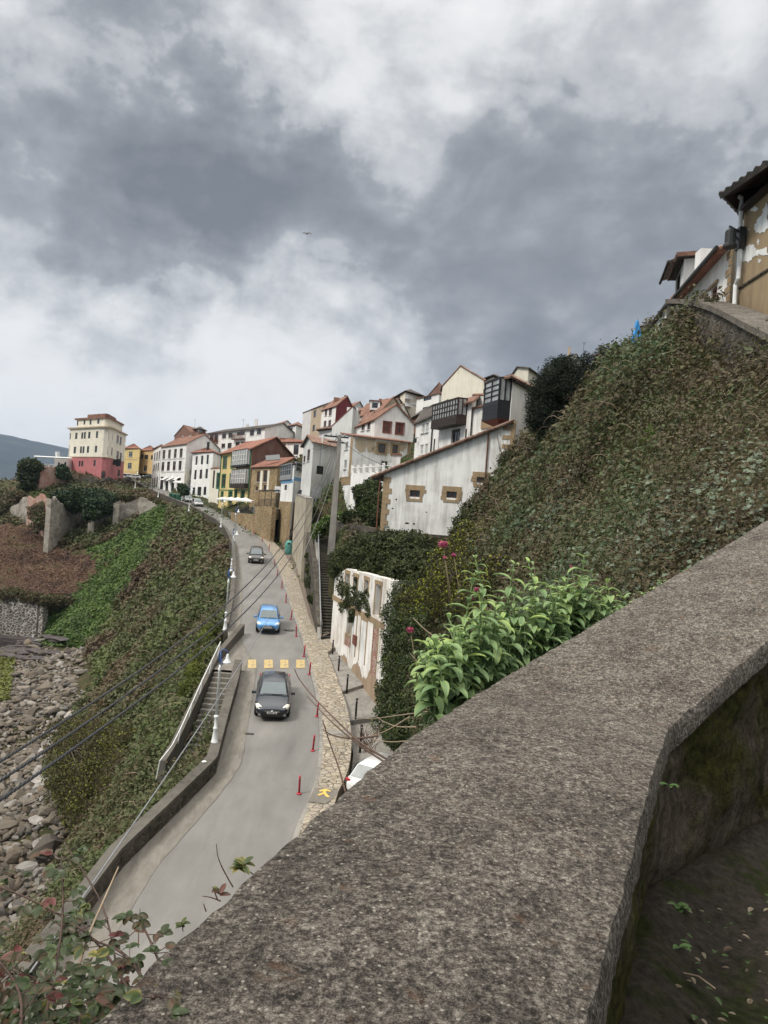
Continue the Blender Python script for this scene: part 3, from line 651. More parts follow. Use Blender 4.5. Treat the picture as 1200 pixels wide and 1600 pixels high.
def sea_walls():
    k = [i for i, p in enumerate(RL_px) if p == (377, 1050)][0] + 2
    near = [p.copy() for p in RL[:k + 1]]
    r = empty('sea_wall', near[4], 'low dark rubble wall with concrete coping between near road and cliff', 'wall')
    wall_along(MB(), resample(near, 60), .36, .62, -3.0, side=-1).build('wall_body', MT['stone_d'], r)
    wall_along(MB(), [p - Vector((.02, 0, 0)) for p in resample(near, 60)], .46, .76, .62, side=-.86).build('coping', MT['conc_d'], r)
    far = [p.copy() for p in RL[k + 2:]]
    r = empty('sea_wall', far[0], 'long low grey wall edging the upper bend of the road', 'wall')
    fr = resample(far, 120)
    wall_along(MB(), fr, .3, .55, -2.5, side=-1).build('wall_body', MT['stone_d'], r)
    wall_along(MB(), fr, .38, .66, .55, side=-.85).build('coping', MT['conc_d'], r)
sea_walls()
# ---------------------------------------------------------------- sea stair beside the road
def sea_stair():
    top = Vector((-8.9, 45.3, -10.35)); bot = Vector((-9.1, 39.2, -14.2)); n = 17
    r = empty('stone_staircase', bot, 'short concrete stair dropping seaward beside the yellow crossing, white handrail', 'staircase')
    d = (bot - top); f = Vector((d.x, d.y, 0)).normalized(); s = Vector((f.y, -f.x, 0)); w = .72
    m = MB()
    for i in range(n):
        a = top + Vector((d.x, d.y, 0)) * (i / n); z = top.z + d.z * (i + .55) / n; L_ = Vector((d.x, d.y, 0)).length / n
        m.obox(a + f * (L_ / 2) + Vector((0, 0, 0)) - Vector((0, 0, a.z)) + Vector((0, 0, z - .55)), f * (L_ / 2 + .03), s * w, Vector((0, 0, .55)))
    m.build('steps', MT['gutter'], r)
    # outer flank wall with white handrail, stepping down with the stair
    pl = [Vector((-9.57, 53.2, zroad(53.2))), Vector((-9.84, 46.6, -10.35)), Vector((-9.97, 42.6, -11.9)), Vector((-10.17, 39.2, -13.6)), Vector((-10.37, 37.8, -14.2))]
    wall_along(MB(), resample(pl, 24), .34, .72, -3.5).build('flank_wall', MT['conc_d'], r)
    h = [Vector((-9.64, 46.4, -8.85)), Vector((-9.72, 42.6, -10.35)), Vector((-9.90, 39.2, -12.15)), Vector((-9.97, 37.9, -12.7)), Vector((-10.12, 36.4, -13.0))]
    hm = MB(); hm.tube(h, .027, 6)
    for p in (h[0], h[1].lerp(h[0], .5), h[1], h[2].lerp(h[1], .5), h[2], h[4]): hm.tube([p, p - Vector((.12, 0, .9))], .028, 5)
    hm.build('handrail', MT['metal_w'], r)
sea_stair()
# ---------------------------------------------------------------- long stair climbing to the barn
STB, STT = at(517, 998, 53.6), at(509, 838, 70.0)
def town_stair():
    r = empty('stone_staircase', STB, 'long steep flight of dark stone steps climbing beside the ruined white facade', 'staircase')
    n = 40; d = STT - STB; f = Vector((d.x, d.y, 0)).normalized(); s = Vector((f.y, -f.x, 0)); L_ = Vector((d.x, d.y, 0)).length / n; m = MB(); w = .68
    for i in range(n):
        c = STB + Vector((d.x, d.y, 0)) * ((i + .5) / n); z = STB.z + d.z * (i + 1) / n
        m.obox(Vector((c.x, c.y, z - .5)), f * (L_ / 2 + .04), s * w, Vector((0, 0, .5)))
        m.obox(Vector((c.x, c.y, z - .02)) - f * (L_ / 2 + .03), f * .05, s * (w - .01), Vector((0, 0, .035)))
    m.build('steps', MT['step'], r)
    l = [STB - s * .85, STT - s * .85]; L2 = resample([l[0] + Vector((0, -.6, -.3)), l[0], l[1]], 30)
    wall_along(MB(), L2, .3, .35, -2.0).build('string_wall', MT['conc'], r)
    h = [p + Vector((.05, 0, 1.25)) for p in L2[1:]]; hm = MB(); hm.tube(h, .035, 6)
    hm.tube([p - Vector((0, 0, .4)) for p in h], .022, 5)
    for i in range(0, len(h), 3): hm.tube([h[i], h[i] - Vector((0, 0, 1.0))], .028, 5)
    hm.build('handrail', MT['metal_g'], r)
    q = resample([STB + s * .85 + f * 3.0, STT + s * .85], 24)
    wall_along(MB(), q, .34, [p.z + .3 for p in q], [p.z - 2.5 for p in q]).build('flank_wall', MT['stone_d'], r)
MT['step'] = plaster('mossy_step_stone', (.12, .11, .09), (.04, .045, .03), .8)
town_stair()
# ================================================================ BUILDINGS
ZF = {0: (0, 0, 1), 1: (0, 620, 4), 2: (200, 620, 4), 3: (420, 560, 4), 4: (620, 520, 4), 5: (960, 270, 5), 8: (560, 620, 5), 6: (420, 760, 4), 7: (330, 680, 8), 9: (180, 660, 8), 10: (460, 600, 10)}
def zz(z, x, y): a = ZF[z]; return a[0] + x / a[2], a[1] + y / a[2]
def clip_rect(poly, x0, x1, y0, y1):
    def cl(P, f, inter):
        out = []
        for i in range(len(P)):
            a, b = P[i - 1], P[i]
            if f(b):
                if not f(a): out.append(inter(a, b))
                out.append(b)
            elif f(a): out.append(inter(a, b))
        return out
    def ix(v): return lambda a, b: (v, a[1] + (b[1] - a[1]) * (v - a[0]) / (b[0] - a[0]))
    def iy(v): return lambda a, b: (a[0] + (b[0] - a[0]) * (v - a[1]) / (b[1] - a[1]), v)
    e = 1e-7
    for f, g in ((lambda p: p[0] >= x0 - e, ix(x0)), (lambda p: p[0] <= x1 + e, ix(x1)), (lambda p: p[1] >= y0 - e, iy(y0)), (lambda p: p[1] <= y1 + e, iy(y1))):
        poly = cl(poly, f, g)
        if len(poly) < 3: return []
    return poly
class Face:
    """one vertical wall plane; s runs along it, z is up"""
    def __init__(s, P, Q):
        s.P = Vector((P[0], P[1], 0)); d = Vector((Q[0] - P[0], Q[1] - P[1], 0)); s.len = d.length; s.t = d.normalized(); s.n = Vector((s.t.y, -s.t.x, 0)); s.wins = []
    def pt(s, a, z, off=0): return s.P + s.t * a + Vector((0, 0, z)) + s.n * off
    def proj(s, px, py):
        r = ray(px, py); k = s.P.dot(s.n) / r.dot(s.n); p = r * k
        return (p - s.P).dot(s.t), p.z
    def rect(s, zf, r):
        x0, y0 = zz(zf, r[0], r[1]); x1, y1 = zz(zf, r[2], r[3]); cx, cy = (x0 + x1) / 2, (y0 + y1) / 2
        a, _ = s.proj(x0, cy); b, _ = s.proj(x1, cy); _, c = s.proj(cx, y1); _, d = s.proj(cx, y0)
        a, b = min(a, b), max(a, b); m = .06
        return [max(m, a), min(s.len - m, b), c, d]
    def wall(s, mb, poly, depth=.16):
        ws = [w for w in s.wins if w[1] - w[0] > .05]
        xs = sorted({round(v, 4) for p in poly for v in (p[0],)} | {round(v, 4) for w in ws for v in w[:2]})
        zs = sorted({round(v, 4) for p in poly for v in (p[1],)} | {round(v, 4) for w in ws for v in w[2:4]})
        for i in range(len(xs) - 1):
            for j in range(len(zs) - 1):
                cx, cz = (xs[i] + xs[i + 1]) / 2, (zs[j] + zs[j + 1]) / 2
                if any(w[0] < cx < w[1] and w[2] < cz < w[3] for w in ws): continue
                c = clip_rect(list(poly), xs[i], xs[i + 1], zs[j], zs[j + 1])
                if len(c) >= 3: mb.add([s.pt(a, b) for a, b in c], [tuple(range(len(c)))])
        for (a, b, c, d) in [w[:4] for w in ws]:
            o = [(a, c), (b, c), (b, d), (a, d)]
            for k in range(4):
                p, q = o[k], o[(k + 1) % 4]; mb.quad(s.pt(*p), s.pt(*q), s.pt(*q, -depth), s.pt(*p, -depth))
KIND = {   # frame material, glass, mullions across, transoms, frame width, surround material, surround width, sill
    'w': ('wood_w', 'glass', 2, 1, .07, None, 0, 1), 'b': ('wood_b', 'glass', 2, 1, .09, None, 0, 1), 'd': ('wood_d', 'glass', 1, 1, .06, None, 0, 0),
    'wb': ('wood_b', 'glass_l', 2, 1, .12, None, 0, 1), 's': ('wood_b', 'glass', 2, 1, .07, 'dressed', .22, 0), 'sw': ('wood_w', 'glass_l', 2, 1, .06, 'dressed', .2, 0),
    'g': ('green_p', 'glass', 2, 1, .16, 'green_p', .20, 0), 'r': ('red_p', 'glass', 2, 1, .13, None, 0, 1), 'sh': ('red_p', 'glass', 3, 1, .2, 'red_p', .08, 0),
    'gal': ('wood_w', 'glass_l', 5, 2, .06, None, 0, 0), 'bl': ('metal_w', 'metal_w', 1, 1, .05, None, 0, 1), 'cur': ('wood_w', 'glass_l', 2, 2, .07, None, 0, 1), 'bk': ('black_w', 'glass', 2, 1, .08, 'black_w', .1, 0)}
def window(face, r, kind, root, name='window'):
    fm, gm, nx, nz, fw, sm_, sw, sill = KIND[kind]; a, b, c, d = r
    m = MB(); t = face.t; n = face.n; up = Vector((0, 0, 1))
    def bar(a0, a1, z0, z1, o0, o1): m.obox(face.pt((a0 + a1) / 2, (z0 + z1) / 2, (o0 + o1) / 2), t * ((a1 - a0) / 2), n * ((o1 - o0) / 2), up * ((z1 - z0) / 2))
    g = .004; W_, Hh = b - a, d - c; fw = min(fw, W_ * .2)
    bar(a + g, a + fw, c + g, d - g, -.13, -.05); bar(b - fw, b - g, c + g, d - g, -.13, -.05)
    bar(a + fw, b - fw, c + g, c + fw, -.13, -.05); bar(a + fw, b - fw, d - fw, d - g, -.13, -.05)
    for i in range(1, nx):
        x = a + W_ * i / nx; bar(x - fw * .35, x + fw * .35, c + fw, d - fw, -.125, -.065)
    for i in range(1, nz + (1 if Hh > 1.3 and nz == 1 else 0)):
        z = c + Hh * i / max(nz, 2) if nz > 1 else c + Hh * .68
        bar(a + fw, b - fw, z - fw * .3, z + fw * .3, -.12, -.07)
    o = m.build(name, MT[fm], root)
    if sm_:
        s2 = MB()
        def bar2(a0, a1, z0, z1, o0, o1): s2.obox(face.pt((a0 + a1) / 2, (z0 + z1) / 2, (o0 + o1) / 2), t * ((a1 - a0) / 2), n * ((o1 - o0) / 2), up * ((z1 - z0) / 2))
        q = .003; bar2(a - sw, a - q, c - sw * .8, d + sw, -.05, .045); bar2(b + q, b + sw, c - sw * .8, d + sw, -.05, .045)
        bar2(a - q, b + q, d + q, d + sw, -.05, .048); bar2(a - q, b + q, c - sw * .8, c - q, -.05, .05); s2.build('surround', MT[sm_], o)
    elif sill:
        s2 = MB(); s2.obox(face.pt((a + b) / 2, c - .045, .05), t * (W_ / 2 + .08), n * .075, up * .04); s2.build('sill', MT['dressed' if kind == 's' else 'grey_r'], o)
    p = MB(); p.obox(face.pt((a + b) / 2, (c + d) / 2, -.11), t * (W_ / 2 - g * 2), n * .006, up * (Hh / 2 - g * 2)); p.build('pane', MT[gm], o)
    return o
def slope(mb, e0, e1, r0, r1, th=.14, pitch=.28, amp=.035, rib=True):
    """roof slope between an eave line e0-e1 and a ridge line r0-r1, rounded tile rows running up it"""
    e0, e1, r0, r1 = map(Vector, (e0, e1, r0, r1)); nn = (e1 - e0).cross(r0 - e0).normalized()
    if nn.z < 0: nn = -nn
    L_ = (e1 - e0).length; n = max(2, int(L_ / pitch) * 4) if rib else 1; n = min(n, 600); vs = []
    for i in range(n + 1):
        k = i / n; h = amp * math.sin(2 * math.pi * k * L_ / pitch) if rib else 0
        a = e0.lerp(e1, k); b = r0.lerp(r1, k)
        vs += [a - nn * th, a + nn * h, b + nn * h, b - nn * th]
    fs = [(i * 4 + j, (i + 1) * 4 + j, (i + 1) * 4 + (j + 1) % 4, i * 4 + (j + 1) % 4) for i in range(n) for j in range(4)] + [(0, 1, 2, 3), tuple(range(4 * n + 3, 4 * n - 1, -1))]
    mb.add(vs, fs)
    for i in range(n): mb.mi[len(mb.mi) - 2 - 4 * n + i * 4 + 3] = 1
def chimney(roof, p, h=1.2, w=.45, mat='white', pot='tile_b'):
    m = MB(); m.box(p[0] - w / 2, p[0] + w / 2, p[1] - w / 2, p[1] + w / 2, p[2] - 1.2, p[2] + h); c = m.build('chimney', MT[mat], roof)
def house(label, A, B, C, yb, yt, roof, wall='white', tile='tile_o', wins=(), over=.45, deep=None, group=None, base=6.0, name='house', cat='house', D=None, chim=(), rib=True):
    """A, B, C = (photo x, depth) of the left, nearest and right corners; yb / yt = photo y of ground and eave at B"""
    ym = (yb + yt) / 2
    pB = at(B[0], ym, B[1]); zb = zat(B[0], yb, B[1]); zt = zat(B[0], yt, B[1])
    def pl(c): r = ray(c[0], 780); r2 = ray(c[0], 780); 
    def plan(c):
        # x for a vertical edge seen at photo x, allowing for the tilt of the camera
        zc = (zb + zt) / 2; r = ray(c[0], 800); x = r.x * c[1]
        for _ in range(3):
            # pixel of (x, d, zc)
            X = x * cr + zc * sr; px = 600 + F * X / c[1]; x += (c[0] - px) * c[1] / F
        return Vector((x, c[1], 0))
    a, b, c = plan(A), plan(B), plan(C); d = a + c - b if D is None else plan(D)
    P = [a, b, c, d]; root = empty(name, (b.x, b.y, zb), label, cat, group)
    kind = roof[0]; ax = roof[1] if len(roof) > 1 else 'AB'; rise = roof[2] if len(roof) > 2 else 0; ap = roof[3] if len(roof) > 3 else .5
    F4 = [Face(P[i], P[(i + 1) % 4]) for i in range(4)]
    FN = {'L': 0, 'R': 1, 'K': 2, 'F': 3}
    for w in wins:
        f = F4[FN[w[0]]]
        for r in w[3:]:
            q = f.rect(w[1], r)
            if q[1] - q[0] > .1 and q[3] - q[2] > .1:
                q[3] = min(q[3], zt - .05); q[2] = max(q[2], zb - base + .2)
                if q[3] - q[2] > .15 and not any(q[0] < o[1] + .02 and o[0] < q[1] + .02 and q[2] < o[3] + .02 and o[2] < q[3] + .02 for o in f.wins): f.wins.append(q + [w[2]])
    mb = MB()
    for i, f in enumerate(F4):
        L_ = f.len; poly = [(0, zb - base), (L_, zb - base), (L_, zt), (0, zt)]
        gab = (kind == 'gable' and ((ax == 'AB' and i in (1, 3)) or (ax == 'BC' and i in (0, 2))))
        if gab:
            k = ap if i in (0, 1) else 1 - ap; poly = [(0, zb - base), (L_, zb - base), (L_, zt), (L_ * k, zt + rise), (0, zt)]
        if kind == 'shed':   # rises from the named side to the opposite one
            up_ = {'L': (2,), 'R': (3,), 'K': (0,), 'F': (1,)}[ax]
            z_at = {0: zt, 1: zt, 2: zt, 3: zt}
            hi = {'L': (2, 3), 'R': (3, 0), 'K': (0, 1), 'F': (1, 2)}[ax]
            z0 = zt + (rise if i in hi else 0); z1 = zt + (rise if (i + 1) % 4 in hi else 0)
            poly = [(0, zb - base), (L_, zb - base), (L_, z1), (0, z0)]
        if kind == 'flat': poly = [(0, zb - base), (L_, zb - base), (L_, zt + .25), (0, zt + .25)]
        f.wall(mb, poly)
    mb.build('wall', MT[wall], root)
    for f in F4:
        for q in f.wins:
            nm = 'door' if q[3] - q[2] > 1.9 and q[2] < zb + .6 else 'window'
            window(f, q[:4], q[4], root, nm)
    V = lambda p, z: Vector((p.x, p.y, z))
    rm = MB(); o = over
    def ext(p, q, e): v = (q - p).normalized(); return p - v * e, q + v * e
    if kind == 'gable':
        if ax == 'AB': e = [(a, b), (d, c)]; rg = (a.lerp(d, ap), b.lerp(c, ap))
        else: e = [(b, c), (a, d)]; rg = (b.lerp(a, 1 - ap), c.lerp(d, 1 - ap))
        R0, R1 = V(rg[0], zt + rise + .02), V(rg[1], zt + rise + .02); R0, R1 = ext(R0, R1, o * .6)
        for (p, q) in e:
            E0, E1 = ext(V(p, zt), V(q, zt), o * .6); k = o / max(.5, (E0 - R0).length); E0 = E0 + (E0 - R0) * k; E1 = E1 + (E1 - R1) * k
            slope(rm, E0 + Vector((0, 0, .14)), E1 + Vector((0, 0, .14)), R0 + Vector((0, 0, .14)), R1 + Vector((0, 0, .14)), rib=rib)
        top = zt + rise
    elif kind == 'hip':
        cs = [V(p, zt + .12) for p in P]; ce = sum(cs, Vector()) / 4
        cs2 = [p + (p - ce).normalized() * o * 1.3 for p in cs]
        if ax == 'AB': m0, m1 = (cs[0] + cs[3]) / 2, (cs[1] + cs[2]) / 2; s_ = (cs[0] - cs[3]).length / 2
        else: m0, m1 = (cs[0] + cs[1]) / 2, (cs[2] + cs[3]) / 2; s_ = (cs[0] - cs[1]).length / 2
        l = (m1 - m0).length; k = min(.49, s_ / l); r0, r1 = m0.lerp(m1, k) + Vector((0, 0, rise)), m1.lerp(m0, k) + Vector((0, 0, rise))
        if ax == 'AB': q4 = [(cs2[0], cs2[1], r0, r1), (cs2[1], cs2[2], r1, r1), (cs2[2], cs2[3], r1, r0), (cs2[3], cs2[0], r0, r0)]
        else: q4 = [(cs2[0], cs2[1], r0, r0), (cs2[1], cs2[2], r0, r1), (cs2[2], cs2[3], r1, r1), (cs2[3], cs2[0], r1, r0)]
        for q in q4: slope(rm, *q, rib=rib)
        top = zt + rise
    elif kind == 'shed':
        lo = {'L': (0, 1, 3, 2), 'R': (1, 2, 0, 3), 'K': (2, 3, 1, 0), 'F': (3, 0, 2, 1)}[ax]
        E0, E1, R0, R1 = V(P[lo[0]], zt), V(P[lo[1]], zt), V(P[lo[2]], zt + rise), V(P[lo[3]], zt + rise)
        E0, E1 = ext(E0, E1, o * .5); R0, R1 = ext(R0, R1, o * .5); k = o / (E0 - R0).length
        E0, R0 = E0 + (E0 - R0) * k, R0 - (E0 - R0) * k * .4; E1, R1 = E1 + (E1 - R1) * k, R1 - (E1 - R1) * k * .4
        u = Vector((0, 0, .15)); slope(rm, E0 + u, E1 + u, R0 + u, R1 + u, rib=rib); top = zt + rise
    else:
        rm.prism([(p.x, p.y) for p in P], zt - .1, zt); top = zt
    ro = rm.build('roof', [MT[tile], MT['wood_d']], root)
    if kind in ('gable', 'hip') and over > .1 and B[1] < 170:
        g = MB()
        for i in ((0, 1) if ax == 'AB' or kind == 'hip' else (1, 3))[:2]:
            f = F4[i]; g.obox(f.pt(f.len / 2, zt - .06, .10), f.t * (f.len / 2), f.n * .09, Vector((0, 0, .05)))
            if kind == 'gable' and ax == 'AB': break
        g.build('eaves', MT['wood_d'], root)
    for (px, d_, w, h, mt) in chim:
        r = ray(px[0], px[1]); p = r * (d_ / r.y); chimney(ro, p, h, w, mt)
    root['_f'] = 0; del root['_f']
    return dict(root=root, F=F4, P=P, zb=zb, zt=zt, roof=ro)
def gallery(h, face, zf, rect, out=.85, nx=5, nz=2, low=.28, frame='wood_d', infill='wood_d', name='gallery', sash=True, roof=False, glass='glass_l'):
    """glazed wooden bay hung on a face: base box, posts and sashes, glass set behind"""
    f = h['F'][face]; a, b, c, d = f.rect(zf, rect); t, n, up = f.t, f.n, Vector((0, 0, 1)); m = MB(); z1 = c + (d - c) * low
    m.obox(f.pt((a + b) / 2, (c + z1) / 2, out / 2), t * ((b - a) / 2), n * (out / 2), up * ((z1 - c) / 2))
    for k in range(int((z1 - c) / .22)): m.obox(f.pt((a + b) / 2, c + .11 + k * .22, out + .006), t * ((b - a) / 2), n * .012, up * .09)
    o = m.build(name, MT[infill], h['root']); m = MB(); m.obox(f.pt((a + b) / 2, d - .06, out / 2), t * ((b - a) / 2), n * (out / 2), up * .06); m.build('head_board', MT[infill], o); fr = MB(); w = .045
    for i in range(nx + 1):
        s = a + .05 + (b - a - .1) * i / nx; fr.obox(f.pt(s, (z1 + d) / 2 - .06, out - .05), t * w, n * .05, up * ((d - z1) / 2 - .065))
    for k in range(1, nz + 1):
        z = z1 + (d - .12 - z1) * k / (nz + 1); fr.obox(f.pt((a + b) / 2, z, out - .05), t * ((b - a) / 2), n * .035, up * .035)
    for s in (a, b):
        for k in (0, .5, 1): fr.obox(f.pt(s, (z1 + d) / 2 - .06, .06 + (out - .12) * k), t * .04, n * .045, up * ((d - z1) / 2 - .065))
    fr.build('sash', MT[frame], o); g = MB()
    g.obox(f.pt((a + b) / 2, (z1 + d) / 2 - .06, out - .07), t * ((b - a) / 2 - .06), n * .006, up * ((d - z1) / 2 - .07))
    for s in (a + .01, b - .01): g.obox(f.pt(s, (z1 + d) / 2 - .06, out / 2), t * .005, n * (out / 2 - .09), up * ((d - z1) / 2 - .07))
    g.build('pane', MT[glass], o)
    if roof:
        r = MB(); slope(r, f.pt(a - .15, d + .02, out + .3), f.pt(b + .15, d + .02, out + .3), f.pt(a - .15, d + .5, -.02), f.pt(b + .15, d + .5, -.02), th=.08); r.build('bay_roof', [MT['tile_o'], MT['wood_d']], o)
    return (a, b, c, d)
def trim(h, face, zf, rect, mat, off=.03, name='trim', thick=.03):
    f = h['F'][face]; a, b, c, d = f.rect(zf, rect); m = MB(); m.obox(f.pt((a + b) / 2, (c + d) / 2, off), f.t * ((b - a) / 2), f.n * thick, Vector((0, 0, (d - c) / 2)))
    return m.build(name, MT[mat], h['root'])
def balcony(h, face, zf, rect, mat='wood_d', out=.8):
    f = h['F'][face]; a, b, c, d = f.rect(zf, rect); m = MB(); up = Vector((0, 0, 1))
    m.obox(f.pt((a + b) / 2, c, out / 2), f.t * ((b - a) / 2), f.n * (out / 2), up * .07)
    m.obox(f.pt((a + b) / 2, d, out - .03), f.t * ((b - a) / 2), f.n * .03, up * .035)
    n = max(3, int((b - a) / .22))
    for i in range(n + 1): m.obox(f.pt(a + .02 + (b - a - .04) * i / n, (c + d) / 2, out - .03), f.t * .02, f.n * .02, up * ((d - c) / 2))
    for s in (a, b):
        m.obox(f.pt(s, d, out / 2), f.t * .03, f.n * (out / 2), up * .035)
        for k in range(4): m.obox(f.pt(s, (c + d) / 2, out * (k + .5) / 4), f.t * .02, f.n * .02, up * ((d - c) / 2))
    return m.build('balcony', MT[mat], h['root'])
def pipe(h, face, zf, x0, y0, x1, y1, mat='metal_d', r=.05, off=.09):
    f = h['F'][face]; a, z = f.proj(*zz(zf, x0, y0)); b, z2 = f.proj(*zz(zf, x1, y1)); s = (a + b) / 2
    m = MB(); m.tube([f.pt(s, z, off), f.pt(s, z2, off)], r, 6); return m.build('drainpipe', MT[mat], h['root'])
def antenna(h, px, py0, py1, d):
    a, b = at(px, py0, d), at(px, py1, d); m = MB(); m.tube([Vector((a.x, a.y, a.z - .5)), Vector((a.x, a.y, b.z))], .03, 5)
    for k in (.0, .15, .3):
        z = b.z - k * 1.2; m.tube([(a.x - .4 + k, a.y, z), (a.x + .4 - k, a.y, z)], .018, 4)
    m.build('antenna', MT['metal_d'], h['root'])
GS = 'houses stacked up the hillside'
# ---- H2: two yellow blocks at the head of the road
h = house('yellow house with red hipped roof and two stacked windows at the road top', (192, 262), (217, 256), (222, 270), 745, 701, ('hip', 'AB', 2.2), 'yellow', 'tile_o',
          [('L', 9, 'w', (168, 365, 215, 432), (155, 505, 205, 582))], name='house')
trim(h, 0, 9, (100, 605, 270, 640), 'ochre'); trim(h, 0, 9, (100, 455, 270, 468), 'ochre')
h = house('ochre house with paired square windows and open ground floor between yellow house and hotel', (217, 262), (243, 254), (248, 272), 743, 704, ('hip', 'AB', 2.4), 'ochre', 'tile_o',
          [('L', 9, 'd', (308, 400, 352, 455), (368, 405, 412, 458), (448, 410, 470, 465), (300, 640, 440, 700)), ('L', 9, 'w', (355, 540, 395, 612))])
# ---- H3: white hotel with arcade
h = house('white hotel with dark arched ground floor openings and scalloped café awnings', (250, 196), (289, 178), (341, 190), 772, 693, ('gable', 'AB', 3.0, .5), 'white', 'tile_b',
          [('L', 9, 'b', (592, 345, 626, 455), (662, 340, 694, 448), (735, 332, 768, 442), (806, 326, 842, 438), (578, 495, 613, 605), (647, 490, 683, 600), (720, 486, 756, 598), (792, 480, 828, 594)),
           ('L', 9, 'd', (562, 680, 600, 850), (630, 695, 664, 862), (702, 695, 738, 866), (776, 692, 815, 872))], name='hotel', cat='hotel', over=.5)
for q in ((575, 612, 860, 624), (580, 452, 870, 462), (575, 290, 880, 300)): trim(h, 0, 9, q, 'grey_r', .06)
trim(h, 1, 9, (860, 600, 925, 830), 'cream')
f = h['F'][0]; aw = MB()
for q in ((622, 690, 660, 722), (696, 690, 734, 722), (770, 686, 808, 720)):
    aw = MB(); a, b, c, d = f.rect(9, q); slope(aw, f.pt(a, c, 1.2), f.pt(b, c, 1.2), f.pt(a, d, .05), f.pt(b, d, .05), th=.03, rib=False)
    aw.build('awning', [MT['wood_w'], MT['wood_w']], h['root'])
# its narrow angled left wing
hw = house('white angled end wing of the hotel, three floors of narrow windows', (237.5, 213), (249.4, 196.5), (262, 214), 769, 697, ('hip', 'AB', 1.6), 'white', 'tile_b',
           [('L', 9, 'wb', (487, 385, 503, 470), (515, 372, 533, 470), (543, 358, 560, 465), (476, 530, 494, 600), (503, 515, 521, 600), (530, 505, 548, 600), (460, 700, 477, 780), (484, 690, 503, 800), (512, 680, 533, 812))], over=.4)
# ---- H3b: house with a dark roof tower behind the hotel
h = house('brown roofed house with glazed lantern peeking above the hotel roof', (272, 240), (300, 230), (330, 243), 700, 679, ('gable', 'BC', 3.2, .5), 'brickred', 'tile_b', [('L', 9, 'w', (835, 130, 860, 175), (925, 130, 960, 170))], rib=False)
h = house('small glazed lantern room with pyramid roof behind the hotel', (302, 232), (311, 227), (321, 233), 684, 670, ('hip', 'AB', 1.2), 'wood_b' if False else 'brickred', 'tile_d', [('L', 9, 'd', (1000, 75, 1040, 125)), ('R', 9, 'd', (1050, 75, 1095, 125))], rib=False)
antenna(h, 304, 668, 655, 230)
# ---- H7b, H7, H8
h = house('white gabled house with arched dormer window on the skyline', (393, 216), (430, 192), (468, 205), 705, 668, ('gable', 'AB', 2.6, .42), 'white', 'tile_b',
          [('R', 2, 'd', (980, 138, 1018, 172), (975, 195, 1002, 212), (1020, 205, 1040, 222))], rib=False, chim=[((400, 664), 205, .8, 1.6, 'white'), ((386, 668), 205, .8, 1.0, 'white')])
h = house('long white three storey house with dark slate coloured roof and brown balconies', (323, 197), (413, 170), (465, 188), 708, 668, ('gable', 'AB', 2.2, .5), 'white', 'tile_d',
          [('L', 2, 'b', (588, 230, 613, 260), (628, 224, 652, 256), (762, 208, 788, 242), (806, 202, 832, 235), (584, 292, 607, 320), (622, 288, 647, 322), (672, 282, 698, 308), (706, 280, 730, 302)), ('L', 2, 'd', (512, 235, 535, 275), (540, 232, 562, 275), (682, 218, 730, 240))], over=.7)
balcony(h, 0, 2, (665, 236, 735, 266), 'wood_b'); balcony(h, 0, 2, (505, 250, 565, 278), 'wood_b')
antenna(h, 380, 664, 655, 182)
h = house('low white house with broad orange tiled roof and tall glass door', (386, 162), (478, 150), (500, 166), 730, 691, ('hip', 'AB', 1.7), 'white', 'tile_o',
          [('L', 2, 'd', (1035, 300, 1066, 362)), ('L', 2, 'w', (955, 290, 985, 312))], over=.7)
# ---- H4: narrow white house
h = house('narrow white house with three rows of slim dark windows and orange roof', (299, 176), (331, 166), (343, 178), 775, 706, ('hip', 'AB', 1.6), 'white', 'tile_o',
          [('L', 9, 'd', (1005, 425, 1030, 530), (1072, 415, 1100, 525), (1142, 405, 1168, 520), (988, 595, 1016, 712), (1055, 590, 1086, 705), (1128, 580, 1158, 700), (965, 812, 998, 910), (1028, 806, 1074, 915), (1104, 805, 1138, 908))],
          chim=[((325, 700), 171, .5, 1.4, 'metal_d')])
h = house('slender cream house with green window between white house and yellow house', (327, 160), (342, 153), (346, 163), 797, 732, ('shed', 'L', .8), 'cream', 'tile_b', [('L', 7, 'd', (20, 440, 42, 660)), ('L', 7, 'g', (68, 480, 105, 660))], over=.3)
h = house('small white annexe with dark balcony beside the hotel garden', (292, 184), (300, 178), (304, 186), 770, 735, ('shed', 'L', .5), 'white', 'tile_b', [('L', 2, 'd', (380, 455, 398, 490), (380, 520, 398, 560))], over=.3)
# ---- H5: yellow house with green windows and galleries
h = house('bright yellow house with dark green windows and stacked glazed galleries', (344, 150), (391, 130), (453, 141), 789, 700, ('gable', 'AB', 2.7, .55), 'yellow', 'tile_o',
          [('L', 7, 'g', (150, 275, 195, 410), (250, 265, 298, 405), (133, 495, 178, 650), (232, 485, 280, 645), (122, 710, 150, 820), (215, 700, 262, 835), (292, 690, 322, 805), (370, 690, 415, 830))], over=.9)
gallery(h, 0, 7, (318, 185, 500, 400), .9, 6, 2, .12, 'wood_w', 'black_w'); gallery(h, 0, 7, (302, 425, 480, 665), .9, 6, 2, .24, 'wood_w', 'wood_d')
f = h['F'][1]; m = MB(); n = 46
for i in range(n):
    s = f.len * (i + .5) / n; k = s / f.len; top = h['zt'] + 2.7 * (k / .55 if k < .55 else (1 - k) / .45)
    m.obox(f.pt(s, (h['zb'] + 2 + top) / 2, .035), f.t * (f.len / n * .42), f.n * .02, Vector((0, 0, (top - h['zb'] - 2) / 2 - .05)))
m.build('cladding', MT['brownclad'], h['root']); trim(h, 0, 7, (102, 682, 470, 692), 'green_p', .02)
m = MB(); 
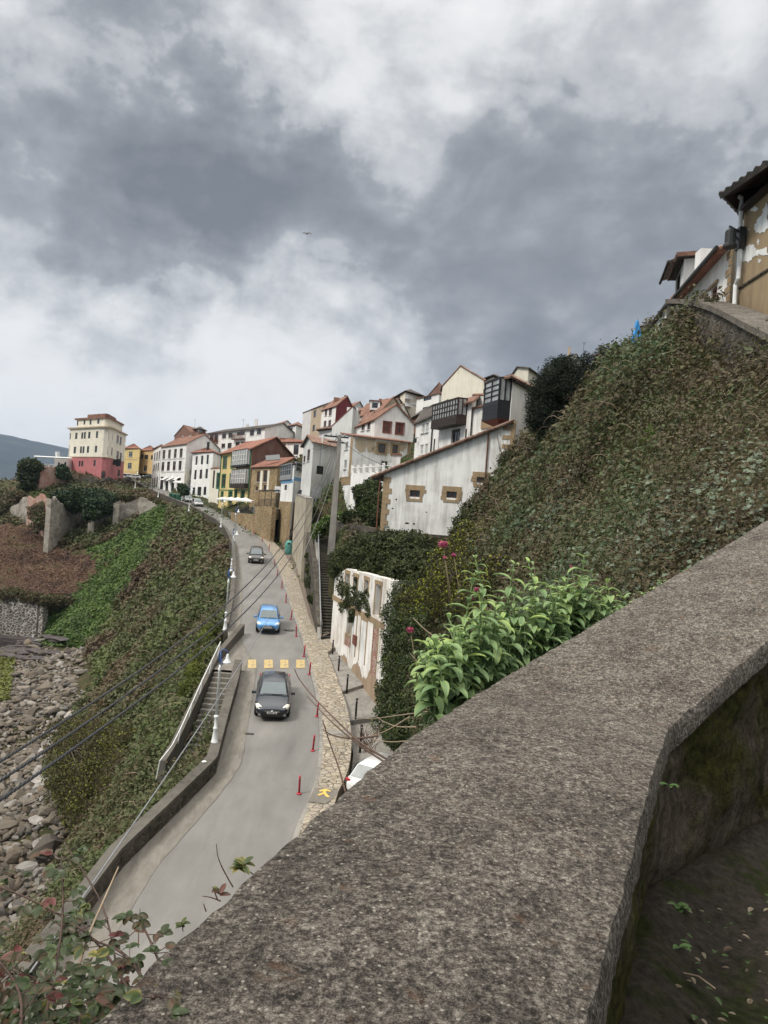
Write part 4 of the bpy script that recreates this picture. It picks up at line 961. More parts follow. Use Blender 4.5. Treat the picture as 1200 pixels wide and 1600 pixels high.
for s in (.12, h['F'][0].len - .12): m.tube([h['F'][0].pt(s, h['zb'], .1), h['F'][0].pt(s, h['zt'], .1)], .09, 5)
m.build('drainpipe', MT['green_p'], h['root'])
# ---- H6: stone house
h = house('rubble stone house with orange lean roof beside the yellow house', (391.5, 126), (432, 116), (470, 130), 792, 728, ('gable', 'AB', 2.0, .6), 'stone_y', 'tile_o',
          [('L', 7, 'b', (570, 452, 606, 585), (655, 440, 695, 585), (655, 622, 693, 685), (556, 640, 585, 695))], over=.6)
trim(h, 0, 7, (545, 425, 740, 440), 'dressed', .02)
for q in ((612, 430, 640, 700), (700, 430, 725, 700)): trim(h, 0, 7, q, 'cream', .012, 'render_band', .01)
m = MB(); sk = h['roof']; p = at(426, 718, 121); m.obox(p + Vector((0, 0, .3)), Vector((1.1, .3, .2)), Vector((-.2, .8, .45)), Vector((0, 0, .05))); m.build('skylight', MT['glass'], sk)
# ---- H9: white and blue house with glazed gallery on the rock pillar
h = house('white cube house with blue band and glazed sun room on a stone pillar', (439, 104), (458, 95), (486, 102), 784, 729, ('flat',), 'white', 'conc', [('L', 7, 'd', (915, 620, 948, 685))])
trim(h, 0, 7, (855, 560, 1022, 600), 'blue_p', .02, 'blue_band', .03); trim(h, 1, 7, (1022, 535, 1210, 578), 'blue_p', .02, 'blue_band', .03)
for fi, q in ((0, (868, 365, 1018, 560)), (1, (1030, 345, 1210, 460))): gallery(h, fi, 7, q, .25, 5 if fi == 0 else 3, 1, .3 if fi == 0 else .05, 'metal_g', 'metal_g', 'sun_room', glass='glass')
m = MB(); P = h['P']; ce = (P[0] + P[2]) / 2; m.prism([(p + (p - ce).normalized() * .5).to_2d() for p in P], h['zt'] + .28, h['zt'] + .42); m.build('roof_slab', MT['metal_d'], h['root'])
m = MB(); q = [p.copy() for p in P]; cen = (P[0] + P[2]) / 2
m.prism([(p + (p - cen).normalized() * .08).to_2d() for p in P], h['zb'] - 8.5, h['zb'] - .02); m.build('stone_pillar', MT['stone_y'], h['root'])
pipe(h, 1, 7, 1025, 560, 990, 1170, 'metal_g', .09)
# ---- H10
h = house('tall plain grey white house with pipe and one window behind the utility pole', (472, 93), (487.5, 86), (529, 91), 764, 690, ('gable', 'BC', .9, .55), 'grey_r', 'tile_m',
          [('R', 3, 'd', (298, 672, 342, 725)), ('L', 3, 'b', (216, 610, 228, 650), (240, 570, 256, 640))], over=.9)
pipe(h, 1, 3, 335, 480, 320, 660, 'metal_w', .1)
h = house('white upper block with parapet chimney behind the tall grey house', (518, 112), (549, 105), (560, 112), 690, 660, ('shed', 'F', 2.2), 'grey_r', 'tile_o', over=.3, chim=[((550, 655), 108, 1.6, 1.6, 'white')])
h = house('orange roofed white outbuilding below the dark red house', (498, 125), (533, 118), (545, 128), 700, 668, ('hip', 'AB', 1.2), 'grey_r', 'tile_m', over=.6)
# ---- H11 skyline pair
h = house('narrow grey house at the left foot of the beige tower house', (472, 165), (486, 158), (490, 170), 685, 643, ('shed', 'K', .4), 'grey_r', 'tile_d', over=.8, rib=False)
h = house('tall beige rubble tower house with monopitch roof on the skyline', (485, 158), (502.5, 150), (522, 158), 684, 633, ('shed', 'L', 2.2), 'beige', 'tile_d', [('L', 10, 'd', (300, 412, 342, 520), (285, 640, 322, 738))], over=.4, rib=False)
h = house('white fronted house with dark red side wall and twin chimneys on the skyline', (501.5, 148), (524, 140), (554, 149), 672, 634, ('gable', 'AB', 2.6, .5), 'white', 'tile_b',
          [('L', 10, 'r', (478, 372, 512, 495), (540, 368, 585, 492), (458, 575, 498, 672), (530, 565, 572, 665))], over=.5, rib=False, chim=[((525, 634), 146, 1.0, 1.6, 'tile_b'), ((539, 632), 146, .5, 1.8, 'metal_d')])
f = h['F'][1]; m = MB(); z0, z1 = h['zb'] - 2, h['zt']; m.add([f.pt(.03, z0, .03), f.pt(f.len - .03, z0, .03), f.pt(f.len - .03, z1 - .05, .03), f.pt(f.len * .5, z1 + 2.5, .03), f.pt(.03, z1 - .05, .03)], [(0, 1, 2, 3, 4)]); m.build('cladding', MT['darkred'], h['root'])
# ---- skyline roofs in the middle
h = house('dark brown roofed house low on the skyline right of the red house', (556, 172), (600, 160), (640, 172), 660, 634, ('gable', 'AB', 2.6, .5), 'grey_r', 'tile_b', [('L', 3, 'd', (600, 330, 630, 345))], over=.8, rib=False, chim=[((594, 634), 165, .8, 1.5, 'tile_b')])
h = house('white house with small dormer under a brown roof in mid skyline', (560, 138), (590, 130), (612, 140), 670, 643, ('gable', 'AB', 3.0, .5), 'white', 'tile_b', [('L', 3, 'r', (592, 352, 610, 378))], over=.7)
m = MB(); p = at(586, 634, 133); m.box(p.x - .9, p.x + .9, p.y - 1, p.y + 2, p.z - .9, p.z + .7); dm = m.build('dormer', MT['white'], h['root']); m = MB(); m.box(p.x - 1.1, p.x + 1.1, p.y - 1.2, p.y + 2, p.z + .7, p.z + .85); m.build('dormer_roof', MT['tile_b'], dm)
m = MB(); m.box(p.x - .5, p.x + .5, p.y - 1.02, p.y - 1.005, p.z - .5, p.z + .4); m.build('pane', MT['glass'], dm)
h = house('plain weathered gable end with brown coping behind the shuttered white house', (586, 112), (596, 108), (632, 112), 665, 640, ('gable', 'BC' if False else 'AB', 2.2, .45), 'beige', 'tile_b', over=.3)
h = house('grey apartment block with glazed balconies crowning the hill', (617, 175), (632, 165), (656, 170), 655, 612, ('hip', 'AB', 1.5), 'cream', 'tile_d',
          [('R', 3, 'bl', (842, 215, 880, 240), (842, 250, 880, 265), (842, 275, 880, 295), (895, 220, 925, 245), (895, 270, 925, 290)), ('L', 3, 'd', (800, 240, 820, 260))], rib=False, over=.9)
balcony(h, 1, 3, (840, 232, 882, 250), 'metal_w'); balcony(h, 1, 3, (840, 285, 882, 300), 'metal_w')
h = house('white flat fronted house with one dark window beside the apartment block', (650, 140), (685, 132), (694, 142), 650, 615, ('shed', 'L', .7), 'white', 'tile_b', [('L', 3, 'd', (968, 235, 1016, 262), (962, 302, 1012, 320))], over=.4, rib=False)
h = house('brown monopitch roof house rising behind the white flat fronted house', (664, 158), (690, 148), (700, 158), 640, 613, ('gable', 'BC', 2.2, .8), 'brownclad', 'tile_b', over=.5, rib=False)
for A_, B_, C_, yb_, yt_, rf, wl, tl, wn, lb in (
    ((530, 182), (548, 175), (572, 184), 655, 637, ('gable', 'AB', 2.2, .5), 'grey_r', 'tile_b', [('L', 0, 'd', (535, 641, 538, 646), (541, 641, 544, 646))], 'small grey house with brown roof wedged right of the dark red side wall'),
    ((600, 150), (616, 143), (640, 152), 662, 641, ('gable', 'AB', 2.0, .5), 'white', 'tile_m', [('R', 0, 'd', (622, 647, 626, 652))], 'little white house with faded tiles under the apartment block'),
    ((560, 122), (574, 116), (590, 124), 680, 655, ('gable', 'AB', 1.8, .5), 'white2', 'tile_b', [('L', 0, 'r', (564, 660, 568, 668))], 'weathered white cottage tucked behind the shuttered gable house'),
    ((450, 190), (462, 184), (478, 192), 690, 664, ('hip', 'AB', 1.5), 'white', 'tile_b', [('L', 0, 'd', (454, 669, 457, 675))], 'white hipped roof cottage left of the narrow grey house'),
    ((640, 104), (656, 98), (690, 104), 672, 646, ('gable', 'AB', 1.6, .5), 'brickred', 'tile_d', [], 'low dull brown house whose grey roof fills the gap above the slim white house'),
    ((700, 120), (712, 112), (735, 120), 625, 596, ('hip', 'AB', 1.4), 'white', 'tile_b', [], 'pale house half hidden behind the large cream gable')):
    house(lb, A_, B_, C_, yb_, yt_, rf, wl, tl, wn, over=.6, rib=False)
# ---- H12: white houses with peeling render and brown shutters
h = house('white gabled house with two brown shuttered windows above the peeling facade', (557, 95), (585, 86), (646, 88), 690, 655, ('gable', 'BC' if False else 'AB', 2.0, .5), 'white', 'tile_b',
          [('R', 3, 'sh', (715, 395, 765, 465), (793, 403, 845, 475)), ('L', 3, 'r', (580, 405, 600, 450), (616, 392, 635, 445))], over=.35)
h2 = house('white house with flaking ochre patches and stone framed windows over a terrace', (530, 86), (550, 79), (640, 82), 752, 682, ('shed', 'R', .9), 'white2', 'tile_b',
          [('R', 3, 's', (680, 532, 730, 592), (772, 540, 808, 598)), ('L', 3, 'w', (476, 522, 496, 568), (470, 635, 486, 690)), ('L', 3, 'd', (455, 757, 470, 795)), ('R', 3, 'w', (700, 640, 745, 690))], over=.25)
f = h2['F'][1]; pm = MB()
def patch(f, zf, pts, mb, off=.006):
    q = [f.proj(*zz(zf, x, y)) for x, y in pts]; mb.add([f.pt(a, b, off) for a, b in q] + [f.pt(a, b, -.02) for a, b in q], [tuple(range(len(q)))])
for pts in ([(540, 500), (600, 505), (612, 540), (600, 585), (572, 588), (540, 560)], [(600, 500), (668, 508), (665, 560), (640, 590), (618, 585), (612, 530)], [(640, 560), (675, 545), (690, 598), (655, 600)],
            [(735, 540), (762, 520), (768, 590), (745, 600)], [(815, 545), (850, 530), (866, 550), (835, 585), (818, 572)], [(820, 525), (845, 520), (840, 545), (822, 548)]): 
    jag = []
    for i in range(len(pts)):
        a, b = pts[i], pts[(i + 1) % len(pts)]
        for k in range(5): jag.append((a[0] + (b[0] - a[0]) * k / 5 + random.uniform(-3, 3), a[1] + (b[1] - a[1]) * k / 5 + random.uniform(-3, 3)))
    patch(f, 3, jag, pm)
pm.build('bare_render_patch', MT['beige'], h2['root'])
trim(h2, 1, 3, (865, 530, 900, 640), 'dressed', .03, 'quoin'); trim(h2, 0, 3, (508, 495, 528, 730), 'dressed', .03, 'quoin'); trim(h2, 0, 3, (445, 740, 510, 790), 'stone_y', .02, 'stone_base')
# ---- H13
h = house('slim white house with dark eaves and four small windows beside the gallery house', (648, 75), (686, 66), (700, 72), 722, 643, ('gable', 'AB', 1.4, .5), 'white', 'tile_d',
          [('L', 3, 'cur', (955, 405, 975, 465), (980, 396, 1000, 460), (945, 540, 965, 602), (974, 534, 993, 600))], over=.8)
pipe(h, 0, 4, 230, 505, 222, 745, 'metal_d', .07)
m = MB(); f = h['F'][0]; a, z = f.proj(*zz(3, 937, 515)); m.obox(f.pt(a, z, .35), f.t * .12, f.n * .12, Vector((0, 0, .22))); m.tube([f.pt(a, z + .3, 0), f.pt(a, z + .3, .36)], .03, 4); m.build('wall_lantern', MT['metal_d'], h['root'])
# ---- H14
h = house('white house carrying a long dark brown glazed gallery under a tiled eave', (687, 66), (735, 60), (742, 67), 704, 628, ('shed', 'L', 1.6), 'white', 'tile_b',
          [('L', 4, 'bk', (348, 612, 390, 692))], over=1.0)
gallery(h, 0, 4, (268, 435, 438, 592), .9, 10, 2, .36, 'wood_d', 'wood_d')
m = MB(); f = h['F'][0]; m.tube([f.pt(.15, h['zb'], .5), f.pt(.15, h['zt'] - 2.6, .5)], .06, 6); m.tube([f.pt(f.len - .1, h['zb'], .3), f.pt(f.len - .1, h['zt'] - 2.2, .3)], .07, 6); m.build('drainpipe', MT['wood_d'], h['root'])
# ---- H15 cream gable, H16, H18
h = house('large cream blank gable end with thin red tile verge', (689, 82), (690.5, 79), (755, 74), 640, 603, ('gable', 'AB', 1.8, .42), 'cream', 'tile_m', over=.25, base=2)
h = house('pale annexe with orange red shutter right of the cream gable', (754, 76), (772, 72), (778, 78), 632, 601, ('shed', 'L', .4), 'white', 'tile_o', [('L', 4, 'r', (572, 318, 600, 362))], over=.4)
h = house('white wall band stepping down between cream gable and black bay', (737, 67), (778, 62), (782, 70), 650, 617, ('shed', 'R', .6), 'white', 'tile_b', over=.2, rib=True)
h = house('white house with stone framed balcony window under a short tiled roof', (736, 60.5), (778, 56), (782, 64), 690, 629, ('shed', 'L', .7), 'white', 'tile_b', [('L', 4, 's', (552, 478, 600, 532))], over=.5)
trim(h, 0, 4, (532, 532, 606, 596), 'dressed', .05, 'stone_panel'); pipe(h, 0, 4, 452, 590, 452, 650, 'wood_b', .08)
h = house('cream house with shallow brown roof just showing above the black bay house', (750, 118), (770, 112), (796, 118), 610, 588, ('hip', 'AB', 1.4), 'cream', 'tile_d', over=.8, rib=False)
h = house('pale yellow house with dark eaves above the black bay house', (796, 108), (825, 100), (853, 108), 602, 576, ('gable', 'BC', 1.0, .4), 'cream', 'tile_d', [('L', 4, 'r', (725, 222, 745, 250), (768, 210, 786, 242))], over=.7, rib=False)
h = house('white gabled house with chimney on the crest beyond the dark yew', (848, 128), (888, 116), (908, 124), 600, 556, ('gable', 'AB', 1.2, .5), 'white', 'tile_b', [('L', 4, 'r', (960, 180, 978, 215), (1008, 160, 1022, 190))], over=.4, rib=False, chim=[((889, 552), 120, .35, 1.0, 'beige')])
antenna(h, 911, 560, 535, 118)
# ---- H17: house with the black bay
h = house('white house with projecting black timber bay and red tiled roof', (772, 51.5), (798, 49), (842, 54), 690, 594, ('hip', 'BC', .75), 'white', 'tile_m', [('R', 4, 'd', (850, 620, 905, 665))], over=.75)
gallery(h, 0, 4, (608, 305, 712, 552), .9, 2, 3, .45, 'black_w', 'black_w', 'bay', glass='glass_l')
m = MB(); f = h['F'][0]; a, b, c, d = f.rect(4, (608, 305, 712, 552)); m.add([f.pt(a, c, 0), f.pt(b, c, 0), f.pt(b, c, .9), f.pt(a, c, .9), f.pt((a + b) / 2, c - .6, 0)], [(0, 1, 2, 3), (0, 3, 4), (3, 2, 4), (2, 1, 4)]); m.build('bracket', MT['red_p'], h['root'])
# ---- the big white barn wall
def barn():
    Z = lambda px, py, d: zat(px, py, d)
    d0, d1 = 50.5, 48.5; zb = Z(600, 829, d0); root = empty('barn', at(600, 829, d0), 'large white rendered barn wall with three small stone framed windows and sloping tile edge', 'barn')
    A = at(597, 785, d0); B = at(799, 700, d1); zl, zr = Z(596, 741, d0), Z(799, 661, d1)
    f = Face(A, B); f.n = Vector((f.t.y, -f.t.x, 0)); L_ = f.len
    for r in ((400, 730, 480, 782), (688, 740, 768, 790), (925, 628, 993, 672)): f.wins.append(f.rect(8, r) + ['s'])
    m = MB(); f.wall(m, [(0, zb), (L_, zb), (L_, zr), (0, zl)], .3); back = f.n * -9
    for s, zt in ((0, zl), (L_, zr)): m.quad(f.pt(s, zb), f.pt(s, zt), f.pt(s, zt) + back, f.pt(s, zb) + back)
    m.quad(f.pt(0, zb) + back, f.pt(0, zl) + back, f.pt(L_, zr) + back, f.pt(L_, zb) + back)
    m.build('wall', MT['white2'], root)
    rnd = random.Random(3)
    for q in f.wins:
        a, b, c, d = q[:4]; o = MB(); up = Vector((0, 0, 1))
        def bar(mm, a0, a1, z0, z1, o0, o1): mm.obox(f.pt((a0 + a1) / 2, (z0 + z1) / 2, (o0 + o1) / 2), f.t * ((a1 - a0) / 2), f.n * ((o1 - o0) / 2), up * ((z1 - z0) / 2))
        for (x0, x1) in ((a, a + .06), (b - .06, b), ((a + b) / 2 - .03, (a + b) / 2 + .03)): bar(o, x0, x1, c, d, -.26, -.2)
        bar(o, a, b, c, c + .05, -.262, -.198); bar(o, a, b, d - .05, d, -.262, -.198); w = o.build('window', MT['wood_b'], root)
        p = MB(); bar(p, a, b, c, d, -.24, -.23); p.build('pane', MT['glass'], w)
        s = MB(); k = .003; n = 3                                        # uneven sandstone blocks round the opening
        for side in (0, 1):
            for i in range(n):
                z0 = c - .12 + (d - c + .2) * i / n; z1 = c - .12 + (d - c + .2) * (i + 1) / n - .02; e = rnd.uniform(.18, .42)
                if side == 0: bar(s, a - e, a - k, z0, z1, -.1, .03 + rnd.random() * .02)
                else: bar(s, b + k, b + e, z0, z1, -.1, .03 + rnd.random() * .02)
        bar(s, a - .30, b + .30, d + k, d + .34, -.1, .045); bar(s, a - .2, b + .2, c - .3, c - k - .12, -.1, .04)
        s.build('surround', MT['dressed'], w)
    s = MB(); z = zb; i = 0                                              # quoins at the left corner and at the right end
    while z < zl - .5:
        hh = rnd.uniform(.28, .42); e = .55 if i % 2 else .32; e += rnd.uniform(-.05, .1)
        s.obox(f.pt(e / 2 - .012, z + hh / 2, .0), f.t * e / 2, f.n * .03, Vector((0, 0, hh / 2 - .008))); z += hh; i += 1
    s.obox(f.pt(.2, (zb + zl) / 2, -.3), f.t * .215, f.n * .3, Vector((0, 0, (zl - zb) / 2 - .15)))
    s.build('quoin', MT['dressed'], root); s = MB(); z = zr - 3.2; i = 0
    while z < zr - .2:
        if i % 2: s.obox(f.pt(L_ - .33, z + .15, .0), f.t * .3, f.n * .03, Vector((0, 0, .14)))
        z += .3; i += 1
    s.obox(f.pt(L_ + .02, zr - 2.0, -.25), f.t * .14, f.n * .3, Vector((0, 0, 2.2)))
    s.build('quoin', MT['dressed'], root)
    r = MB(); u = Vector((0, 0, .12)); k = (zr - zl) / L_
    e0 = f.pt(-.85, zl - .85 * k, .28) + u; e1 = f.pt(-.85, zl - .85 * k, -9.2) + u; r0 = f.pt(L_ + .02, zr, .28) + u; r1 = f.pt(L_ + .02, zr, -9.2) + u
    slope(r, e0, e1, r0, r1, th=.12, pitch=.26, amp=.05); r.build('roof', [MT['tile_m'], MT['wood_d']], root)
    v = MB(); n = 26                                                     # overlapping verge tiles along the visible edge
    for i in range(n):
        a = e0.lerp(r0, i / n); b = e0.lerp(r0, (i + 1.15) / n); v.tube([a + Vector((0, 0, .0)), b + Vector((0, 0, .05))], [.10, .075], 7)
    v.build('verge_tiles', MT['tile_m'], root)
    pl = MB(); pl.obox(f.pt(L_ / 2, zb - 1.3, -4.5), f.t * (L_ / 2 + .04), f.n * 4.6, Vector((0, 0, 1.29))); pl.build('stone_plinth', MT['stone_d'], root)
    dp = MB(); dp.tube([f.pt(-.25, zl - .3, .05), f.pt(-.25, zb - 1.5, .05)], .06, 6); dp.build('drainpipe', MT['wood_b'], root); dp = MB(); dp.tube([f.pt(L_ - 1.55, zr - .75, .1), f.pt(L_ - 1.55, zr - 4.6, .1)], .05, 6); dp.build('drainpipe', MT['wood_b'], root)
    hs = MB()                                                            # dark holes where beams were
    for (x, y, a_, b_) in ((380, 988, .14, .07), (434, 993, .07, .07), (1008, 800, .12, .06), (296, 802, .07, .06), (530, 902, .05, .05), (268, 872, .06, .05)):
        s_, z_ = f.proj(*zz(8, x, y)); pts = [(s_ + a_ * math.cos(q * .7) * rnd.uniform(.8, 1.2), z_ + b_ * math.sin(q * .7) * rnd.uniform(.8, 1.2)) for q in range(9)]
        hs.add([f.pt(p[0], p[1], .004) for p in pts] + [f.pt(s_, z_, -.06)], [tuple(range(9))])
    hs.build('beam_hole', MT['black_w'], root)
    c = MB(); p = at(618, 733, 54); c.box(p.x - .3, p.x + .3, p.y - .3, p.y + .3, p.z - 1.2, p.z + 1.0); ch = c.build('chimney', MT['white2'], root)
    c = MB(); c.box(p.x - .38, p.x + .38, p.y - .38, p.y + .38, p.z + 1.0, p.z + 1.12); c.build('cap', MT['tile_b'], ch)
barn()
# ---- rose and cream building on the headland
def rose():
    root = empty('hotel', at(158, 749, 190), 'tall rounded corner building, rose pink ground floor below cream upper floors, on the headland', 'building')
    z0 = zat(158, 749, 190) - 2; zt = zat(160, 667.5, 190); z1 = zat(158, 714, 190); za = zat(162, 652, 190)
    def plan(px, d, z=9): x = ray(px, 770).x * d; X = x * cr + z * sr; x += (px - (600 + F * X / d)) * d / F; return Vector((x, d, 0))
    A, B1, C = plan(106.5, 203), plan(153, 191.5), plan(194, 211)
    arc = [B1, plan(160, 190.2), plan(167, 190.6), plan(173, 193)]; D = plan(150, 224)
    foot = [A] + arc + [C, D]; n = len(foot); fc = [Face(foot[i], foot[(i + 1) % n]) for i in range(n)]
    def winz(i, zf, kind, *rs):
        for r in rs: q = fc[i].rect(zf, r); fc[i].wins.append(q + [kind])
    winz(0, 1, 'd', (428, 228, 442, 266), (470, 224, 484, 264), (508, 222, 520, 262), (524, 220, 536, 262), (551, 218, 565, 260), (600, 214, 613, 257), (460, 312, 475, 354), (500, 310, 512, 352), (516, 310, 528, 352), (543, 308, 557, 350), (593, 306, 607, 348),
         (440, 405, 452, 435), (492, 400, 503, 435), (508, 400, 520, 435), (585, 396, 598, 433), (482, 476, 494, 503))
    winz(0, 1, 'w', (420, 305, 434, 365))
    winz(5 if False else 4, 1, 'r', (728, 240, 742, 290), (748, 250, 760, 300), (728, 340, 742, 385), (748, 350, 760, 395), (735, 455, 750, 500))
    winz(1, 1, 'r', (650, 212, 676, 258), (642, 305, 670, 352)); winz(2, 1, 'r', (680, 222, 704, 264), (674, 314, 700, 358)); winz(2, 1, 'd', (662, 405, 684, 465)); winz(3, 1, 'r', (707, 230, 722, 272), (703, 322, 718, 366)); winz(1, 1, 'd', (655, 472, 678, 512))
    lo, hi = MB(), MB()
    for f in fc:
        W_ = f.wins
        f.wins = [w for w in W_ if w[2] < z1 - .3]; f.wall(lo, [(0, z0), (f.len, z0), (f.len, z1), (0, z1)])
        f.wins = [w for w in W_ if w[2] >= z1 - .3]; f.wall(hi, [(0, z1), (f.len, z1), (f.len, zt), (0, zt)]); f.wins = W_
    lo.build('ground_floor_wall', MT['pink'], root); hi.build('wall', MT['cream'], root)
    for f in fc:
        for q in f.wins: window(f, q[:4], q[4], root)
    ce = sum(foot, Vector()) / n
    def off(o): return [(p + (p - ce).normalized() * o).to_2d() for p in foot]
    m = MB(); m.prism(off(.9), zt, zt + .35); m.prism(off(.25), z1 - .08, z1 + .12); m.build('cornice', MT['beige'], root)
    m = MB(); A2 = [(p + (ce - p).normalized() * 2.0) for p in foot]; ff = [Face(A2[i], A2[(i + 1) % n]) for i in range(n)]
    for r in ((478, 150, 489, 180), (522, 146, 533, 174), (560, 143, 572, 174), (608, 138, 622, 168)): ff[0].wins.append(ff[0].rect(1, r) + ['d'])
    for r in ((678, 146, 690, 178),): ff[2].wins.append(ff[2].rect(1, r) + ['d'])
    for f in ff: f.wall(m, [(0, zt + .3), (f.len, zt + .3), (f.len, za), (0, za)])
    m.build('attic_wall', MT['cream'], root)
    for f in ff:
        for q in f.wins: window(f, q[:4], q[4], root)
    m = MB(); o2 = [(p + (p - ce).normalized() * -1.2).to_2d() for p in foot]; m.prism(o2, za, za + .4)
    o3 = [(p * .5 + ce * .5 + (arc[1] - ce) * .25).to_2d() for p in foot]; m.prism(o3, za + .4, za + 1.3); m.build('roof', MT['tile_b'], root)
    m = MB(); p = at(185, 723, 196); m.obox(p, Vector((.3, 0, 0)), Vector((0, 1, 0)), Vector((0, 0, 1.0))); m.obox(p + Vector((-.0, -1.05, 0)), Vector((1.0, .1, 0)), Vector((0, .06, 0)), Vector((0, 0, .7))); m.build('hanging_sign', MT['black_w'], root)
    for k in range(5):
        pass
    # white terrace annexe with glass balustrade on the ivy clad rampart
    r2 = empty('terrace_pavilion', at(95, 735, 192), 'small white pavilion and glass fenced terrace left of the rose building', 'pavilion')
    hz = zat(90, 733, 190); m = MB(); a, b = plan(84, 196, hz), plan(106, 199, hz); f = Face(a, b)
    for r in ((362, 410, 374, 435), (402, 408, 414, 435)): f.wins.append(f.rect(1, r) + ['d'])
    zt2 = zat(95, 716, 196); f.wall(m, [(0, hz - 1), (f.len, hz - 1), (f.len, zt2), (0, zt2)]); bk = Vector((0, 5, 0))
    m.quad(f.pt(0, hz - 1), f.pt(0, zt2), f.pt(0, zt2) + bk, f.pt(0, hz - 1) + bk); m.quad(f.pt(0, zt2), f.pt(f.len, zt2), f.pt(f.len, zt2) + bk, f.pt(0, zt2) + bk); m.quad(f.pt(f.len, hz - 1), f.pt(f.len, zt2), f.pt(f.len, zt2) + bk, f.pt(f.len, hz - 1) + bk)
    m.build('wall', MT['white'], r2)
    for q in f.wins: window(f, q[:4], q[4], r2)
    m = MB(); p0, p1 = at(54, 713, 188), at(112, 716, 188); m.tube([p0, p1], .22, 5); m.tube([p0, Vector((p0.x, p0.y, hz))], .12, 5); m.tube([at(90, 706, 190), at(90, 716, 190)], .6, 6); m.build('canopy_beam', MT['metal_w'], r2)
    m = MB()
    g0, g1 = at(58, 731, 186), at(100, 734, 188)
    for i in range(13): p = g0.lerp(g1, i / 12); m.tube([p, p + Vector((0, 0, 1.1))], .05, 4)
    m.tube([g0 + Vector((0, 0, 1.1)), g1 + Vector((0, 0, 1.1))], .05, 4); gg = m.build('balustrade', MT['metal_w'], r2)
    m = MB(); c = (g0 + g1) / 2; m.obox(c + Vector((0, 0, .5)), (g1 - g0) / 2, Vector((0, .02, 0)), Vector((0, 0, .45))); m.build('pane', MT['glass_l'], gg)
rose()
# ================================================================ RETAINING WALLS, RUINS, TOP OF THE HILL
MT['white_ruin'] = plaster('flaking_white_render', (.80, .79, .76), (.30, .23, .16), .8)
MT['brick'] = masonry('red_brick_infill', [(.30, .10, .07), (.38, .15, .10), (.5, .42, .36)], (.5, .48, .44), 5, (1, 1, 2), .1, .02)
MT['brownstain'] = plaster('stained_bare_render', (.36, .27, .19), (.16, .12, .09), .8)
MT['beige_w'] = plaster('stained_plaster', (.42, .38, .30), (.18, .15, .12), .8)
MT['ruinwhite'] = masonry('bleached_ruin_render', [(.20, .18, .15), (.38, .35, .31), (.46, .43, .38), (.30, .26, .22)], (.42, .39, .34), .8, (1, 1, 1.2), .04, .03)
MT['ruinred'] = plaster('reddish_ruin_brick', (.30, .16, .12), (.5, .45, .4), .7)
MT['seastone'] = masonry('whitened_sea_masonry', [(.06, .055, .05), (.14, .12, .10), (.24, .21, .18), (.09, .08, .07)], (.52, .50, .46), 1.5, (1, 1, 1.5), .11, .08)
MT['ochre_old'] = plaster('flaking_ochre_render', (.34, .26, .16), (.17, .13, .09), .75)
def planz(px, d, z): return Vector((d * ((px - 600) / F * 1.0) / 1.0, d, 0)) if False else _plan(px, d, z)
def _plan(px, d, z):
    x = (px - 600) / F * d
    for _ in range(4): x += (px - (600 + F * (x * cr + z * sr) / d)) * d / F
    return Vector((x, d, z))
def retaining(label, pts, mat, th=.6, cope=None, base=1.5):
    """pts: (ground point, top z)"""
    r = empty('retaining_wall', pts[0][0], label, 'wall'); P = [p for p, _ in pts]; T = [t for _, t in pts]
    n = len(P); m = MB(); wall_along(m, P, th, T, [p.z - base for p in P], side=-1 if False else 1); m.build('wall_body', MT[mat], r)
    if cope:
        c = MB(); wall_along(c, P, th + .1, [t + .14 for t in T], [t + .003 for t in T], side=.85); c.build('coping', MT[cope], r)
    return r
g = onroad
a, b, c_ = g(366, 813), g(388, 824), g(402, 833)
retaining('low golden rubble retaining wall under the café terrace, above the bend', [(a, -1.9), (b, -1.8), (c_, -1.75)], 'stone_y')
retaining('tall golden rubble retaining wall below the stone house terrace', [(c_, -.55), (g(414, 840), -.4), (g(428, 848), -.35)], 'stone_y')
for nm, P, z in (('terrace', [g(366, 813), g(388, 824), g(402, 833), _plan(405, 122, -2), _plan(352, 151, -2), g(350, 803)], -2.0), ('terrace', [g(402, 833), g(414, 840), g(428, 848), _plan(440, 104, 0), _plan(434, 116, 0), _plan(392, 127, 0)], -.6)):
    m = MB(); m.prism([(p.x, p.y) for p in P], z - 1.5, z); o = m.build('terrace_pavement', MT['conc'], origin=(0, 0, 0)); tag(o, kind='structure')
# tall plaster wall with a kink, then the ivy-grown lower wall down to the stair foot
p1, p2, p3, p4, p5 = g(464, 868), g(472, 884), g(480, 910), g(490, 950), g(503, 993)
retaining('high stained plaster retaining wall rising beside the teal container', [(p1, 1.3), (p2, 1.1), (p3, .75)], 'beige_w', .7, 'conc')
retaining('ivy grown lower stone wall running down to the foot of the long stair', [(p3, -2.6), (p4, -4.6), (p5, -8.6)], 'stone_d', .4)
m = MB()                                                                     # wire fence on the plaster wall
f0, f1 = p1 + Vector((.6, 1, 0)), p3 + Vector((.7, 0, 0))
for k in range(18):
    q = f0.lerp(f1, k / 17); q.z = 1.4 - .5 * k / 17; m.tube([q, q + Vector((0, 0, 1.1))], .025, 4)
m.tube([Vector((f0.x, f0.y, 2.5)), Vector((f1.x, f1.y, 2.0))], .025, 4); m.tube([Vector((f0.x, f0.y, 2.0)), Vector((f1.x, f1.y, 1.5))], .015, 4)
tag(m.build('fence', MT['metal_g']), 'thin grey garden fence on top of the stained plaster wall', 'fence')
